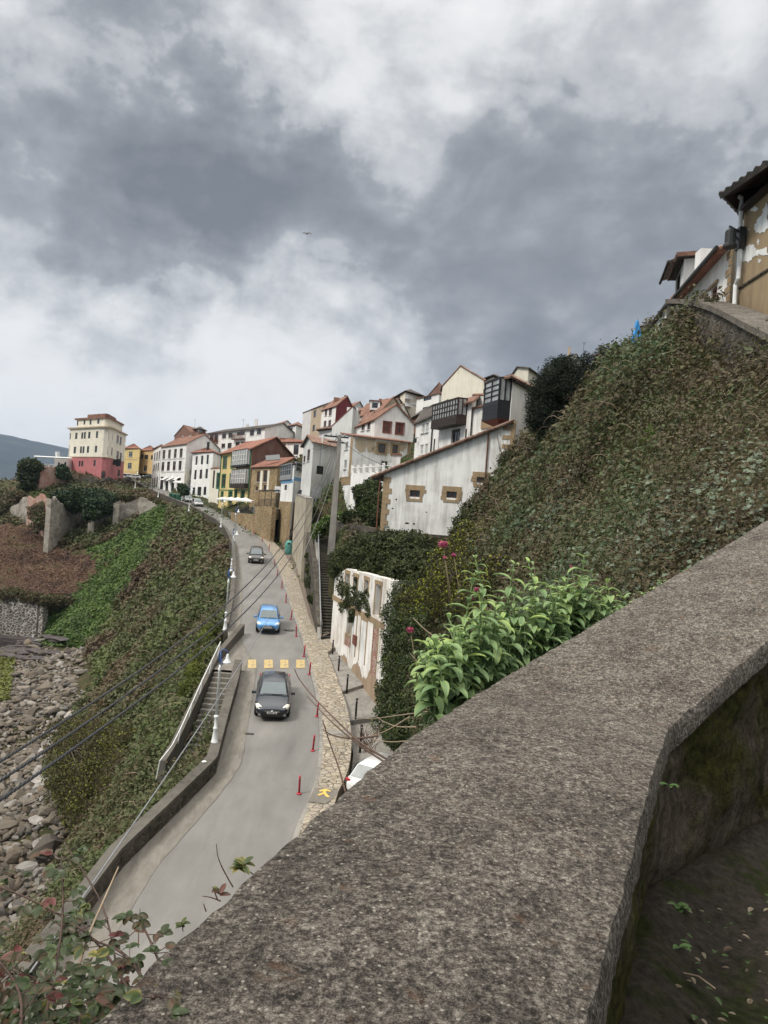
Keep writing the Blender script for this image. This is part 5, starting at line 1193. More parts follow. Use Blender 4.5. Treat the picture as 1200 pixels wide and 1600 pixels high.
# stepped stone garden walls right of the long stair, up to the barn
a, b = at(524, 842, 68), at(600, 838, 52)
r = empty('retaining_wall', a, 'overgrown stone terrace wall between the long stair and the barn plinth', 'wall'); m = MB()
wall_along(m, [Vector((a.x, a.y, 0)), Vector((b.x, b.y, 0))], .5, [-1.1, -1.2], [-5.5, -5.5], side=1); m.build('wall_body', MT['stone_d'], r)
# white terrace parapet with balusters in front of the peeling house
r = empty('terrace_balustrade', at(600, 745, 70), 'white terrace balustrade with glass screen below the peeling white house', 'balustrade'); m = MB(); a, b = _plan(549, 74, 2.5), _plan(608, 66, 2.5)
a.z = b.z = 0; zt = zat(580, 731, 70); wall_along(m, [Vector((a.x, a.y, zt - .9)), Vector((b.x, b.y, zt - .9))], .2, .45, -3.5); m.build('base_wall', MT['white'], r)
m = MB(); d = b - a
for k in range(7):
    q = a + d * k / 6; m.box(q.x - .15, q.x + .15, q.y - .15, q.y + .15, zt - .445, zt + .35)
m.tube([(a.x, a.y, zt + .1), (b.x, b.y, zt + .1)], .05, 4); m.build('railing', MT['white'], r)
# ---- ruined white facade beside the long stair
def ruin_facade():
    A, B = _plan(520, 52.5, -7), _plan(608, 41, -7); root = empty('ruined_facade', Vector((A.x, A.y, -9.5)), 'roofless white facade of a ruined house with tall empty sandstone openings', 'ruin')
    f = Face(A, B); L_ = f.len; tz = lambda x, y: f.proj(x, y)[1]
    zl, zm, zr = tz(521, 903), tz(541, 888), tz(607, 905); sm = f.proj(541, 900)[0]
    ops = [((478, 545, 500, 695), 0), ((532, 566, 556, 650), 0), ((600, 586, 622, 682), 0), ((664, 612, 698, 812), 0), ((486, 800, 515, 935), 0), ((700 - 60 + 0, 0, 0, 0), 9)]
    for r, k in ops:
        if k == 9: continue
        f.wins.append(f.rect(6, r))
    bot = -13.0
    m = MB(); poly = [(0, bot), (L_, bot), (L_, zr), (sm, zm), (sm * .55, zm - .35), (0, zl)]
    f.wall(m, poly, .55); bf = Face(B, A); bf.P = bf.P - f.n * .55
    bf.wins = [[L_ - w[1], L_ - w[0], w[2], w[3]] for w in f.wins]; bf.wall(m, [(L_ - x, z) for x, z in reversed(poly)], 0)
    T = [(L_, bot), (L_, zr), (sm, zm), (sm * .55, zm - .35), (0, zl), (0, bot)]
    for p, q in zip(T, T[1:]): m.quad(f.pt(*p), f.pt(*q), f.pt(*q, -.55), f.pt(*p, -.55))
    m.build('wall', MT['white_ruin'], root)
    s = MB(); rnd = random.Random(5); up = Vector((0, 0, 1))
    def bar(mm, a0, a1, z0, z1, o0, o1): mm.obox(f.pt((a0 + a1) / 2, (z0 + z1) / 2, (o0 + o1) / 2), f.t * (abs(a1 - a0) / 2), f.n * ((o1 - o0) / 2), up * (abs(z1 - z0) / 2))
    for w in f.wins[:4]:
        a, b, c, d = w; bar(s, a - .16, a - .003, c, d, -.3, .03); bar(s, b + .003, b + .16, c, d, -.3, .03); bar(s, a - .2, b + .2, d + .003, d + .24, -.3, .04)
    s.build('surround', MT['dressed'], root)
    l1 = f.proj(*zz(6, 400, 690)); l2 = f.proj(*zz(6, 725, 880)); m = MB()
    m.add([f.pt(l1[0] + .02, l1[1] - .17, .035), f.pt(l2[0], l2[1] - .17, .035), f.pt(l2[0], l2[1] + .17, .035), f.pt(l1[0] + .02, l1[1] + .17, .035)] + [f.pt(l1[0] + .02, l1[1] - .17, -.02), f.pt(l2[0], l2[1] - .17, -.02), f.pt(l2[0], l2[1] + .17, -.02), f.pt(l1[0] + .02, l1[1] + .17, -.02)], [(0, 1, 2, 3), (0, 4, 5, 1), (3, 2, 6, 7)])
    m.build('string_course', MT['dressed'], root)
    for k, (r, mt) in enumerate((((572, 835, 606, 1110), 'white2'), ((648, 885, 676, 1190), 'brick'), ((518, 800, 545, 1060), 'white2'), ((478, 940, 512, 1000), 'brick'))):
        a, b, c, d = f.rect(6, r); m = MB(); bar(m, a, b, c, d, -.02, .02); q = m.build('blocked_opening', MT[mt], root)
        m = MB(); bar(m, a - .12, a - .003, c, d, -.02, .035); bar(m, b + .003, b + .12, c, d, -.02, .035); bar(m, a - .12, b + .12, d + .003, d + .18, -.02, .04); m.build('surround', MT['dressed'], q)
    a, b, c, d = f.rect(6, (566, 580, 587, 680)); m = MB(); cc = f.pt((a + b) / 2, (c + d) / 2, .03)
    m.add([cc + f.t * (math.cos(k / 20 * 2 * math.pi) * (b - a) / 2) + up * (math.sin(k / 20 * 2 * math.pi) * (d - c) / 2) for k in range(20)], [tuple(range(20))]); m.build('oval_plaque', MT['grey_r'], root)
    a, b, c, d = f.rect(6, (533, 930, 552, 990)); m = MB(); bar(m, a, b, c, d, 0, .12); m.build('meter_box', MT['red_p'], root)
    # stained, render-free foot of the wall
    m = MB(); pts = []; n = 40
    for k in range(n + 1):
        x = L_ * k / n; y = np.interp(x, [0, L_ * .35, L_ * .7, L_], [0, 0, 0, 0]); px, py = 0, 0
        z = np.interp(x, [0, L_ * .3, L_ * .6, L_], [-9.9, -9.9, -9.8, -9.5]) + rnd.uniform(-.15, .15) + .35 * math.sin(x * 2.1)
        pts.append((x, z))
    m.add([f.pt(x, z, .012) for x, z in pts] + [f.pt(x, bot, .012) for x, z in pts], [(i, i + n + 1, i + n + 2, i + 1) for i in range(n)]); m.build('bare_base', MT['brownstain'], root)
    # stump of the end wall and of the party wall behind
    m = MB(); e = f.pt(L_, 0, -.56); dirn = -f.n; m.obox(Vector((e.x, e.y, (zr + bot) / 2)) - f.t * .25 + dirn * 1.2, f.t * .24, dirn * 1.2, up * ((zr - bot) / 2 - .2)); m.build('side_wall', MT['stone_d'], root)
ruin_facade()
# ---- headland ruins and sea wall
def slab(label, pts, mat, th=.7, name='ruined_wall', cat='ruin', extra=None):
    """upright wall through points (px, depth, top photo y, bottom photo y)"""
    P, T, Bz = [], [], []; mat = mat
    for (px, d, yt, yb) in pts:
        zt, zb = zat(px, yt, d), zat(px, yb, d); q = _plan(px, d, (zt + zb) / 2); q.z = zb; P.append(q); T.append(zt); Bz.append(zb)
    # ragged top
    r = empty(name, P[0], label, cat); n = 70; PP = resample([Vector((p.x, p.y, 0)) for p in P], n); m = MB(); acc = [0]
    for a, b in zip(P, P[1:]): acc.append(acc[-1] + math.hypot(b.x - a.x, b.y - a.y))
    rr = random.Random(len(label)); tt, bb = [], []
    for k in range(n):
        s = acc[-1] * k / (n - 1); tt.append(float(np.interp(s, acc, T)) + rr.uniform(-.3, .15) + .5 * math.sin(s * .9 + len(label))); bb.append(float(np.interp(s, acc, Bz)) - 2.5)
    wall_along(m, PP, th, tt, bb, side=-1); m.build('wall_body', MT[mat], r); return r
slab('tall bleached end pier and pale inner wall of the largest ruin below the rose building', [(78, 150, 776, 854), (84, 151, 778, 850)], 'ruinwhite', 1.2)
slab('broad pale plastered ruin wall with a doorway hung with ivy', [(84, 151, 778, 848), (108, 157, 790, 838), (136, 163, 800, 828)], 'ruinwhite', .6)
slab('ruined pier streaked white between ivy clumps', [(137, 155, 796, 850), (147, 155, 796, 846)], 'ruinwhite', .8)
slab('dark wall of the middle roofless ruin', [(146, 157, 788, 838), (178, 161, 782, 826)], 'ruinwhite', .6)
slab('slim pale pier at the right hand ruin', [(176, 155, 784, 838), (185, 155, 784, 834)], 'ruinwhite', .8)
slab('long grey overgrown ruin wall running right towards the road', [(184, 156, 783, 832), (215, 157, 780, 816), (247, 155, 786, 802)], 'ruinwhite', .6)
slab('red brick and white patched ruin wall on the far left', [(42, 163, 776, 820), (60, 160, 775, 828), (72, 156, 776, 838)], 'ruinred', .6)
slab('crumbling whitish ruin with small dark square opening at the far left', [(12, 172, 800, 818), (28, 168, 782, 818), (42, 164, 778, 820)], 'ruinwhite', .6)
slab('ivy draped brick rampart carrying the terrace beside the rose building', [(36, 184, 728, 768), (62, 182, 731, 772), (108, 186, 732, 766)], 'ruinred', 1.2, 'rampart', 'wall')
slab('thin rubble wall under the rose building', [(108, 187, 744, 754), (150, 184, 748, 756), (190, 192, 750, 757)], 'stone_d', .5, 'rampart', 'wall')
slab('whitened block sea wall at the foot of the dead bracken slope', [(-70, 131, 938, 1015), (0, 130.5, 934, 1010), (40, 130, 936, 1008), (66, 129.5, 940, 1004)], 'seastone', 1.5, 'sea_wall', 'wall')
slab('dark return of the block sea wall where ivy begins', [(66, 129.6, 940, 1004), (84, 134, 942, 990)], 'stone_d', 1.0, 'sea_wall', 'wall')
# ---- top right: street of houses above the bank
h = house('white house whose brown tiled eave dives down to the brambles, stone framed windows', (1061, 25.6), (1141, 20.3), (1175, 24), 500, 381, ('shed', 'L', .15), 'white', 'tile_b',
          [('L', 5, 'b', (752, 890, 800, 1018), (690, 960, 722, 1030))], over=.12, base=2)
trim(h, 0, 5, (742, 868, 812, 888), 'dressed', .02, 'lintel'); trim(h, 0, 5, (672, 945, 728, 958), 'dressed', .02, 'lintel')
m = MB(); f = h['F'][0]; z = h['zb']; i = 0; rnd = random.Random(2)
while z < h['zt'] - .3:
    e = .42 if i % 2 else .22; m.obox(f.pt(f.len - e / 2, z + .12, 0), f.t * e / 2, f.n * .02, Vector((0, 0, .1))); z += .25; i += 1
m.build('quoin', MT['dressed'], h['root'])
m = MB(); n = 44                                                             # rows of clay tiles seen from below
for i in range(n):
    s = f.len * (i + .5) / n; m.tube([f.pt(s, h['zt'] + .02, .03), f.pt(s, h['zt'] - .10, .36)], .055, 5)
m.build('eave_tiles', MT['tile_o'], h['root'])
m = MB(); m.tube([f.pt(-.3, h['zt'] - .1, .42), f.pt(f.len, h['zt'] - .1, .42)], .06, 6); m.build('gutter', MT['metal_d'], h['root'])
h = house('white gabled house with deep dark rafters and tall opening, at top right', (1052, 30.4), (1065, 28.2), (1172, 30.0), 520, 404, ('gable', 'AB', .8, .75), 'white', 'tile_b',
          [('L', 5, 'd', (480, 800, 510, 985))], over=.5, base=2)
m = MB(); f = h['F'][0]
for i in range(9): s = f.len * (i + .5) / 9; m.obox(f.pt(s, h['zt'] + .0, .28), f.t * .05, f.n * .28 - Vector((0, 0, .1)), Vector((0, 0, .06)))
m.tube([f.pt(-.2, h['zt'] - .16, .58), f.pt(f.len + .2, h['zt'] - .16, .58)], .05, 6); m.build('rafters', MT['wood_d'], h['root'])
chimney(h['roof'], at(1101, 412, 26), .45, .5, 'white', 'tile_b')
h = house('low roof with orange tiles just clearing the brambles on the crest', (1012, 38), (1046, 33), (1056, 38), 500, 472, ('gable', 'AB', 1.0, .5), 'white', 'tile_o', over=.5, base=2)
h = house('flaking ochre brown building with dark overhanging roof at the upper right edge', (1155, 19), (1222, 16.9), (1300, 21), 520, 268, ('hip', 'AB', 1.6), 'ochre_old', 'tile_d', over=.8, base=2)

m = MB(); f = h['F'][0]
for blob in ([(1085, 270), (1110, 262), (1122, 275), (1118, 300), (1090, 300), (1066, 298), (1070, 285)], [(1150, 330), (1185, 240), (1200, 235), (1200, 430), (1165, 470), (1110, 470), (1095, 420), (1120, 370)], [(980, 600), (1060, 560), (1090, 560), (1110, 600), (1200, 580), (1200, 640), (1130, 640), (1090, 660), (1050, 700), (1000, 690), (975, 650)],
             [(1120, 520), (1135, 515), (1132, 560), (1122, 555)], [(1130, 670), (1150, 680), (1142, 700), (1128, 695)], [(1046, 440), (1060, 435), (1062, 450), (1050, 452)]):
    jag = []
    for i in range(len(blob)):
        a, b = blob[i], blob[(i + 1) % len(blob)]
        for k in range(7): jag.append((a[0] + (b[0] - a[0]) * k / 7 + random.uniform(-7, 7), a[1] + (b[1] - a[1]) * k / 7 + random.uniform(-7, 7)))
    patch(f, 5, jag, m, .012)
m.build('old_white_patch', MT['white2'], h['root'])
trim(h, 0, 5, (945, 835, 1200, 850), 'stone_d', .02, 'string_course', .02)
m = MB(); q = [f.proj(*zz(5, x, y)) for x, y in ((985, 200), (1000, 235), (1032, 265), (1020, 700), (1012, 830), (985, 880), (980, 1060))]
m.tube([f.pt(max(.12, s), z, .5 if i < 1 else .14) for i, (s, z) in enumerate(q)], .055, 8); m.build('drainpipe', MT['metal_w'], h['root'])
m = MB(); q = [f.proj(*zz(5, x, y)) for x, y in ((950, 620), (938, 700), (930, 1050))]; m.tube([f.pt(.05, z, .1) for s, z in q], .03, 6); m.build('drainpipe', MT['metal_g'], h['root'])
# street lantern bracketed to the ochre wall
r = empty('street_lamp', at(1148, 372, 18.6), 'black bracket street lantern on the corner of the ochre building', 'street lamp')
m = MB(); p = at(1141, 373, 18.6); m.lathe(p - Vector((0, 0, .22)), [(.03, .5), (.10, .44), (.13, .40), (.13, .10), (.17, .06), (.17, 0), (.02, -.0)][::-1], 12); m.build('lamp_head', MT['metal_d'], r)
m = MB(); a, b = at(1140, 357, 18.6), at(1158, 364, 18.8); m.tube([p + Vector((0, 0, .2)), a + Vector((0, 0, .05)), b], .03, 6); m.tube([a, b - Vector((0, 0, .25))], .02, 6); m.obox(b - Vector((0, 0, .15)), Vector((.08, 0, 0)), Vector((0, .1, 0)), Vector((0, 0, .28))); m.build('bracket', MT['metal_d'], r)
# wall carrying the street, same rough coping as the foreground
pl = [_plan(px, d, zat(px, y, d)) for px, y, d in ((1060, 474, 23), (1088, 474, 21), (1120, 480, 19), (1150, 491, 17.4), (1180, 506, 15.8), (1215, 524, 14.3), (1270, 548, 12.6), (1340, 575, 11))]
pl = smooth(pl, 2); STREET_PL = list(pl); r = empty('parapet_wall', pl[0], 'distant curve of concrete topped parapet under the ochre building', 'wall')
m = MB(); wall_along(m, pl, .8, [p.z + .12 for p in pl], [p.z - .02 for p in pl], side=0); m.build('coping', MT['coping'], r)
m = MB(); wall_along(m, pl, .66, [p.z - .022 for p in pl], [p.z - 3 for p in pl], side=0); m.build('wall_face', MT['stone_d'], r)
# blue tarpaulin on a pole
r = empty('tarpaulin', at(997, 495, 25), 'blue tarpaulin draped over a post at the crest of the bank', 'tarpaulin'); m = MB(); c0 = at(996, 497, 25)
vs = []; n = 14
for i, (rad, z) in enumerate(((.02, .3), (.05, .22), (.08, .05), (.12, -.2), (.15, -.5))):
    for k in range(n): a = 2 * math.pi * k / n; q = rad * (1 + .35 * math.sin(3 * a + i)); vs.append(c0 + Vector((q * math.cos(a), q * math.sin(a), z - .35)))
m.add(vs, [(i * n + k, i * n + (k + 1) % n, (i + 1) * n + (k + 1) % n, (i + 1) * n + k) for i in range(4) for k in range(n)]); m.build('sheet', flat('blue_plastic_sheet', (.03, .24, .55), .5), r)
m = MB(); m.tube([c0 - Vector((0, 0, 1)), c0 + Vector((0, 0, -.02))], .03, 5); m.build('pole', MT['metal_g'], r)
# ================================================================ CARS
def paint(name, c, metal=.4):
    m, t, b = newmat(name, .32, .5); b.inputs['Base Color'].default_value = (*c, 1); b.inputs['Metallic'].default_value = metal
    b.inputs['Coat Weight'].default_value = .8; b.inputs['Coat Roughness'].default_value = .08
    n = tnoise(t, coord(t), 14, 5); r = ramp(t, [(.4, tuple(x * .85 for x in c)), (.65, tuple(min(1, x * 1.12 + .01) for x in c))]); t.links.new(n, r.inputs[0]); t.links.new(r.outputs[0], b.inputs['Base Color']); return m
MT['rubber'] = flat('tyre_rubber', (.012, .012, .012), .85); MT['lens'] = flat('headlamp_lens', (.75, .72, .62), .1, 0, .7, .1); MT['tail'] = flat('tail_lamp', (.35, .01, .02), .15, 0, .7)
MT['plate'] = flat('number_plate', (.62, .62, .60), .5); MT['chrome'] = flat('chrome', (.6, .6, .6), .2, .9); MT['plastic'] = flat('black_plastic', (.015, .015, .016), .6)
MT['wind'] = flat('windscreen_glass', (.10, .13, .14), .05, 0, .8, .3, .7)
def car(label, loc, rz, pm, L=4.6, Wd=1.82, H=1.48, belt=.92, bon=.86, ws=(.28, .44), rw=(.90, .97), group=None, tilt=0, light='lens', glass='wind', rear=False, nose=.78):
    """x forward; ws = fraction from nose of windscreen base / roof front, rw = roof rear / rear-glass base"""
    root = empty('car', loc, label, 'car', group, rz); root.rotation_euler = (0, tilt, rz)
    X = lambda k: L / 2 - L * k; m = MB()
    st = [(0, .70, nose * .78, .40), (.015, .82, nose * .88, .34), (.05, .91, nose * .95, .30), (.12, .97, nose + (bon - nose) * .45, .26), (ws[0] * .75, .995, bon, .26), (ws[0], 1, bon + .03, .26), (.40, 1, belt, .26), (.55, 1, belt, .26), (.72, 1, belt + .01, .26),
          (.86, .985, belt + .03, .27), (min(.95, rw[1]), .95, belt + .03, .30), (.985, .88, belt - .05, .34), (1.0, .80, belt - .20, .40)]
    K = 9
    for k, w, zt, zb in st:
        hw = Wd / 2 * w; pr = [(0, zb), (hw * .86, zb), (hw * .985, zb + (zt - zb) * .22), (hw, zb + (zt - zb) * .52), (hw * .985, zb + (zt - zb) * .8), (hw * .93, zb + (zt - zb) * .95), (hw * .82, zt), (hw * .45, zt + .028), (0, zt + .036)]
        for y, z in pr + [(-y, z) for y, z in reversed(pr[1:-1])]: m.v.append((X(k), y, z))
    n = 2 * K - 2
    for i in range(len(st) - 1):
        for j in range(n): m.f.append([i * n + j, i * n + (j + 1) % n, (i + 1) * n + (j + 1) % n, (i + 1) * n + j]); m.mi.append(0)
    m.f += [list(reversed(range(n))), list(range((len(st) - 1) * n, len(st) * n))]; m.mi += [0, 0]
    def loc_build(mb, name, mat, parent, smooth_=False, bevel=0):
        o = mb.build(name, mat, None, smooth_, origin=(0, 0, 0), bevel=bevel); o.parent = parent; return o
    body = loc_build(m, 'body', pm, root, True)
    # cabin
    hw = Wd / 2; tw = hw * .70; bw = hw * .90; zb_ = belt - .02; zr = H - .045
    x0, x1, x2, x3 = X(ws[0]), X(ws[1]), X(rw[0]), X(rw[1]); xm = (x1 + x2) / 2
    rings = [(x0, bw * .93, bw * .93, zb_ - .03, zb_ + .01), (x1, bw, tw, zb_, zr - .01), (xm, bw, tw, zb_, zr + .035), (x2, bw * .97, tw * .96, zb_, zr - .02), (x3, bw * .90, bw * .88, zb_, zb_ + .04)]
    c = MB(); Q = 7
    for x, b_, t_, z0, z1 in rings:
        for y, z in ((b_, z0), (t_ + (b_ - t_) * .08, z1 - (z1 - z0) * .12), (t_ * .9, z1), (0, z1 + (.03 if z1 > zb_ + .1 else 0)), (-t_ * .9, z1), (-t_ - (b_ - t_) * .08 , z1 - (z1 - z0) * .12), (-b_, z0)): c.v.append((x, y, z))
    for i in range(4):
        for j in range(Q - 1): c.f.append([i * Q + j, i * Q + j + 1, (i + 1) * Q + j + 1, (i + 1) * Q + j]); c.mi.append(0)
    loc_build(c, 'roof', pm, root, True)
    def pane(p, name, mat, parent=root, off=.012):
        p = [Vector(q) for q in p]; nn = (p[1] - p[0]).cross(p[-1] - p[0]).normalized(); ce = sum(p, Vector()) / len(p)
        if nn.dot(ce - Vector((ce.x * .5, 0, .6))) < 0: nn = -nn
        g = MB(); g.add([q + nn * off for q in p] + [q - nn * .01 for q in p], [tuple(range(len(p)))] + [(i, (i + 1) % len(p), (i + 1) % len(p) + len(p), i + len(p)) for i in range(len(p))]); return loc_build(g, name, mat, parent)
    def mixp(a, b, k): return Vector(a).lerp(Vector(b), k)
    # windscreen and rear glass
    for (xa, wa, za, xb, wb, zb2, nm) in ((x0, bw * .93, zb_ + .02, x1, tw, zr, 'windscreen'), (x3, bw * .88, zb_ + .05, x2, tw * .95, zr - .02, 'rear_window')):
        A = (xa, wa * .92, za), (xa, -wa * .92, za); Bq = (xb, wb * .88, zb2), (xb, -wb * .88, zb2)
        pane([mixp(A[0], Bq[0], .06), mixp(A[1], Bq[1], .06), mixp(A[1], Bq[1], .93), mixp(A[0], Bq[0], .93)], nm, MT[glass], off=.02)
    for s in (1, -1):                                                       # side glass in two lights
        lo = lambda x: (x, s * bw * .995, zb_ + .03); hi = lambda x: (x, s * (tw + (bw - tw) * .2), zr - .08)
        xa, xb, xc, xd = x0 - .22, x1 + .02, x2 - .02, x3 + .25; mid = (x1 + x2) / 2
        pane([lo(xa), lo(mid + .04), hi(mid + .04), hi(xb)], 'side_window', MT['glass'], off=.02); pane([lo(mid - .04), lo(xd), hi(xc), hi(mid - .04)], 'side_window', MT['glass'], off=.02)
    # wheels
    for k in (.19, .80):
        for s in (1, -1):
            w = MB(); cx, cy = X(k), s * (hw - .10); r_ = .325; vs = []
            prof = [(.20, -.09), (r_ * .9, -.11), (r_, -.08), (r_, .08), (r_ * .9, .11), (.20, .10)]
            for (rr, yy) in prof:
                for q in range(18): a = 2 * math.pi * q / 18; vs.append((cx + rr * math.cos(a), cy + s * yy, r_ + rr * math.sin(a)))
            w.add(vs, [(i * 18 + q, i * 18 + (q + 1) % 18, (i + 1) * 18 + (q + 1) % 18, (i + 1) * 18 + q) for i in range(5) for q in range(18)])
            wo = loc_build(w, 'wheel', MT['rubber'], root, True); rm = MB()
            for q in range(7):
                a = 2 * math.pi * q / 7; rm.obox((cx + .11 * math.cos(a), cy + s * .095, r_ + .11 * math.sin(a)), (.10 * math.cos(a), 0, .10 * math.sin(a)), (-.025 * math.sin(a), 0, .025 * math.cos(a)), (0, .012, 0))
            loc_build(rm, 'rim', MT['metal_g'], wo)
            ar = MB(); ar.add([(cx + (r_ + .05) * math.cos(a * math.pi / 12), s * (hw + .002), r_ + (r_ + .05) * math.sin(a * math.pi / 12)) for a in range(-1, 14)] + [(cx, s * (hw - .2), r_)], [tuple(range(15))])
            loc_build(ar, 'wheel_arch', MT['plastic'], root)
    # front: lamps, grille, intake, plate, badge
    for s in (1, -1):
        fx = X(.03); g = MB(); p = [(X(.018), s * hw * .52, nose * .80), (X(.03), s * hw * .86, nose * .82), (X(.115), s * hw * .965, nose * .93), (X(.10), s * hw * .80, nose * 1.005), (X(.045), s * hw * .60, nose * .95)]
        p = [Vector(q) + Vector((.03, s * .012, .03)) for q in p]; ce = sum(p, Vector()) / 5
        g.add(p + [q - Vector((.12, 0, .10)) for q in p] + [ce + Vector((.02, 0, .02))], [(i, (i + 1) % 5, 10) for i in range(5)] + [(i, i + 5, (i + 1) % 5 + 5, (i + 1) % 5) for i in range(5)]); loc_build(g, 'headlight', MT[light], root, True)
        fl = MB(); fl.obox((X(.012), s * hw * .68, .36), (.05, 0, 0), (0, .09, 0), (0, 0, .05)); loc_build(fl, 'fog_lamp', MT['metal_g'], root)
        mi = MB(); mi.obox((x0 - .30, s * (hw + .12), belt + .04), (.07, 0, 0), (0, .11, 0), (0, 0, .075)); mo = loc_build(mi, 'mirror', pm, root, bevel=.03)
        tl = MB(); tl.obox((X(.975), s * hw * .80, belt - .10), (.07, 0, 0), (0, .13, 0), (0, 0, .055)); tl.obox((X(.955), s * hw * .90, belt - .08), (.10, 0, 0), (0, .04, 0), (0, 0, .045)); loc_build(tl, 'tail_light', MT['tail'], root, bevel=.02)
    g = MB(); g.obox((X(.004), 0, nose * .72), (.03, 0, 0), (0, hw * .44, 0), (0, 0, .055)); gr = loc_build(g, 'grille', MT['plastic'], root)
    g = MB(); 
    for z in (-.035, 0, .035): g.obox((X(.004) + .035, 0, nose * .72 + z), (.006, 0, 0), (0, hw * .42, 0), (0, 0, .006))
    loc_build(g, 'grille_bars', MT['chrome'], gr)
    g = MB(); g.lathe((X(.004) + .05, 0, nose * .74), [(.0, -.06), (.05, -.03), (.06, 0), (.05, .03), (.0, .06)], 8); loc_build(g, 'badge', MT['chrome'], root)
    g = MB(); g.obox((X(.0) - .005, 0, .36), (.04, 0, 0), (0, hw * .62, 0), (0, 0, .08)); loc_build(g, 'air_intake', MT['plastic'], root)
    for s, xx in ((1, X(0) + .045), (-1, X(1.0) - .03)):
        g = MB(); g.obox((xx, 0, .50), (.008, 0, 0), (0, .26, 0), (0, 0, .055)); pl = loc_build(g, 'number_plate', MT['plate'], root)
        g = MB()
        for q in range(7):
            if q != 4: g.obox((xx + s * .010, -.19 + q * .063, .50), (.002, 0, 0), (0, .019, 0), (0, 0, .033))
        loc_build(g, 'plate_marks', MT['plastic'], pl)
    g = MB(); g.obox((x0 - .04, hw * .28, belt + .05), (.012, .0, 0), (0, hw * .32, 0), (0, 0, .010)); g.obox((x0 - .06, -hw * .28, belt + .06), (.012, 0, 0), (0, hw * .32, 0), (0, 0, .010)); loc_build(g, 'wiper', MT['plastic'], root)
    g = MB()
    for s in (1, -1): g.tube([(X(.36), s * (hw * 1.0), belt * .93), (X(.78), s * (hw * 1.0), belt * .93)], .012, 4)
    loc_build(g, 'side_trim', MT['plastic'], root)
    return root
def grade(y): return (zroad(y + 2) - zroad(y - 2)) / 4
def put(label, px, py, toward, pm, **k):
    """stand a car on the road with its nearest bumper's foot at a photo point, heading towards the camera side"""
    p = onroad(px, py, .01); return p
def car_on(label, px, py, head, pm, L, **k):
    p = onroad(px, py, .012); h = Vector((head[0], head[1], 0)).normalized(); c = p - h * (L / 2) if k.pop('front', True) else p + h * (L / 2)
    c.z = zroad(c.y) + .012; dz = (zroad(c.y + h.y * 2) - zroad(c.y - h.y * 2)) / 4
    return car(label, c, math.atan2(h.y, h.x), pm, L=L, tilt=-math.atan(dz), **k)
def hd(a, b): p, q = onroad(*a), onroad(*b); v = q - p; v.z = 0; return v.normalized()
car_on('dark grey blue saloon with lit headlamps driving down just below the yellow crossing', 424, 1128, (.13, -1), paint('dark_metallic_paint', (.022, .028, .04)), 4.8, Wd=1.84, H=1.46, ws=(.27, .43), rw=(.76, .90))
car_on('bright sky blue hatchback driving down above the crossing', 418, 991, (.15, -1), paint('sky_blue_paint', (.10, .30, .62), .3), 3.95, Wd=1.72, H=1.48, ws=(.25, .43), rw=(.90, .985), nose=.80)
car_on('small black people carrier with pale headlamps, furthest of the three moving cars', 399.5, 882, (.17, -1), paint('black_paint', (.012, .012, .014), .2), 4.1, Wd=1.74, H=1.60, ws=(.22, .40), rw=(.91, .985), belt=.98, nose=.84, bon=.92)
hh = hd((285, 782), (325, 800))
silver = paint('silver_paint', (.46, .47, .48), .6); whitep = paint('white_paint', (.78, .79, .78), .0)
for lab, px, py in (('silver hatchback parked nearest the bend, nose downhill', 311, 792), ('pale silver car parked just behind the other silver hatchback', 296, 785.5)):
    car_on(lab, px, py, hh, silver, 4.2, group='cars parked below the hotel', H=1.5, rw=(.90, .985))
for lab, px, py, c_, k in (('white van with rounded roof parked at the road top by the rose building', 196, 749.5, whitep, dict(H=1.9, belt=1.15, bon=1.05, nose=.95, ws=(.10, .24), rw=(.93, .99))), ('white car parked next to the white van at the road top', 208, 748.5, whitep, {}),
                       ('dark car parked under the ochre house', 233, 748, paint('dark_green_paint', (.03, .05, .045)), {})):
    p = at(px, py, 224 if px < 215 else 229); p.z = max(p.z, zroad(p.y)); car(lab, p, R(200), c_, L=4.4, group='cars parked at the road top', **k)
# white hatchback in the yard, tail towards the wall
yp = at(541, 1214, 31.2); yp = Vector((yp.x, yp.y, yp.z - .93)); hv = Vector((.50, .86, 0)).normalized(); sv = Vector((hv.y, -hv.x, 0))
cc = yp + hv * 2.05 + sv * .78
car('white hatchback with red tail lamps half hidden by the parapet, roof rails black', cc, math.atan2(hv.y, hv.x), paint('pearl_white_paint', (.80, .82, .82), 0), L=4.1, Wd=1.78, H=1.5, rw=(.86, .975), ws=(.25, .42), glass='glass_l')
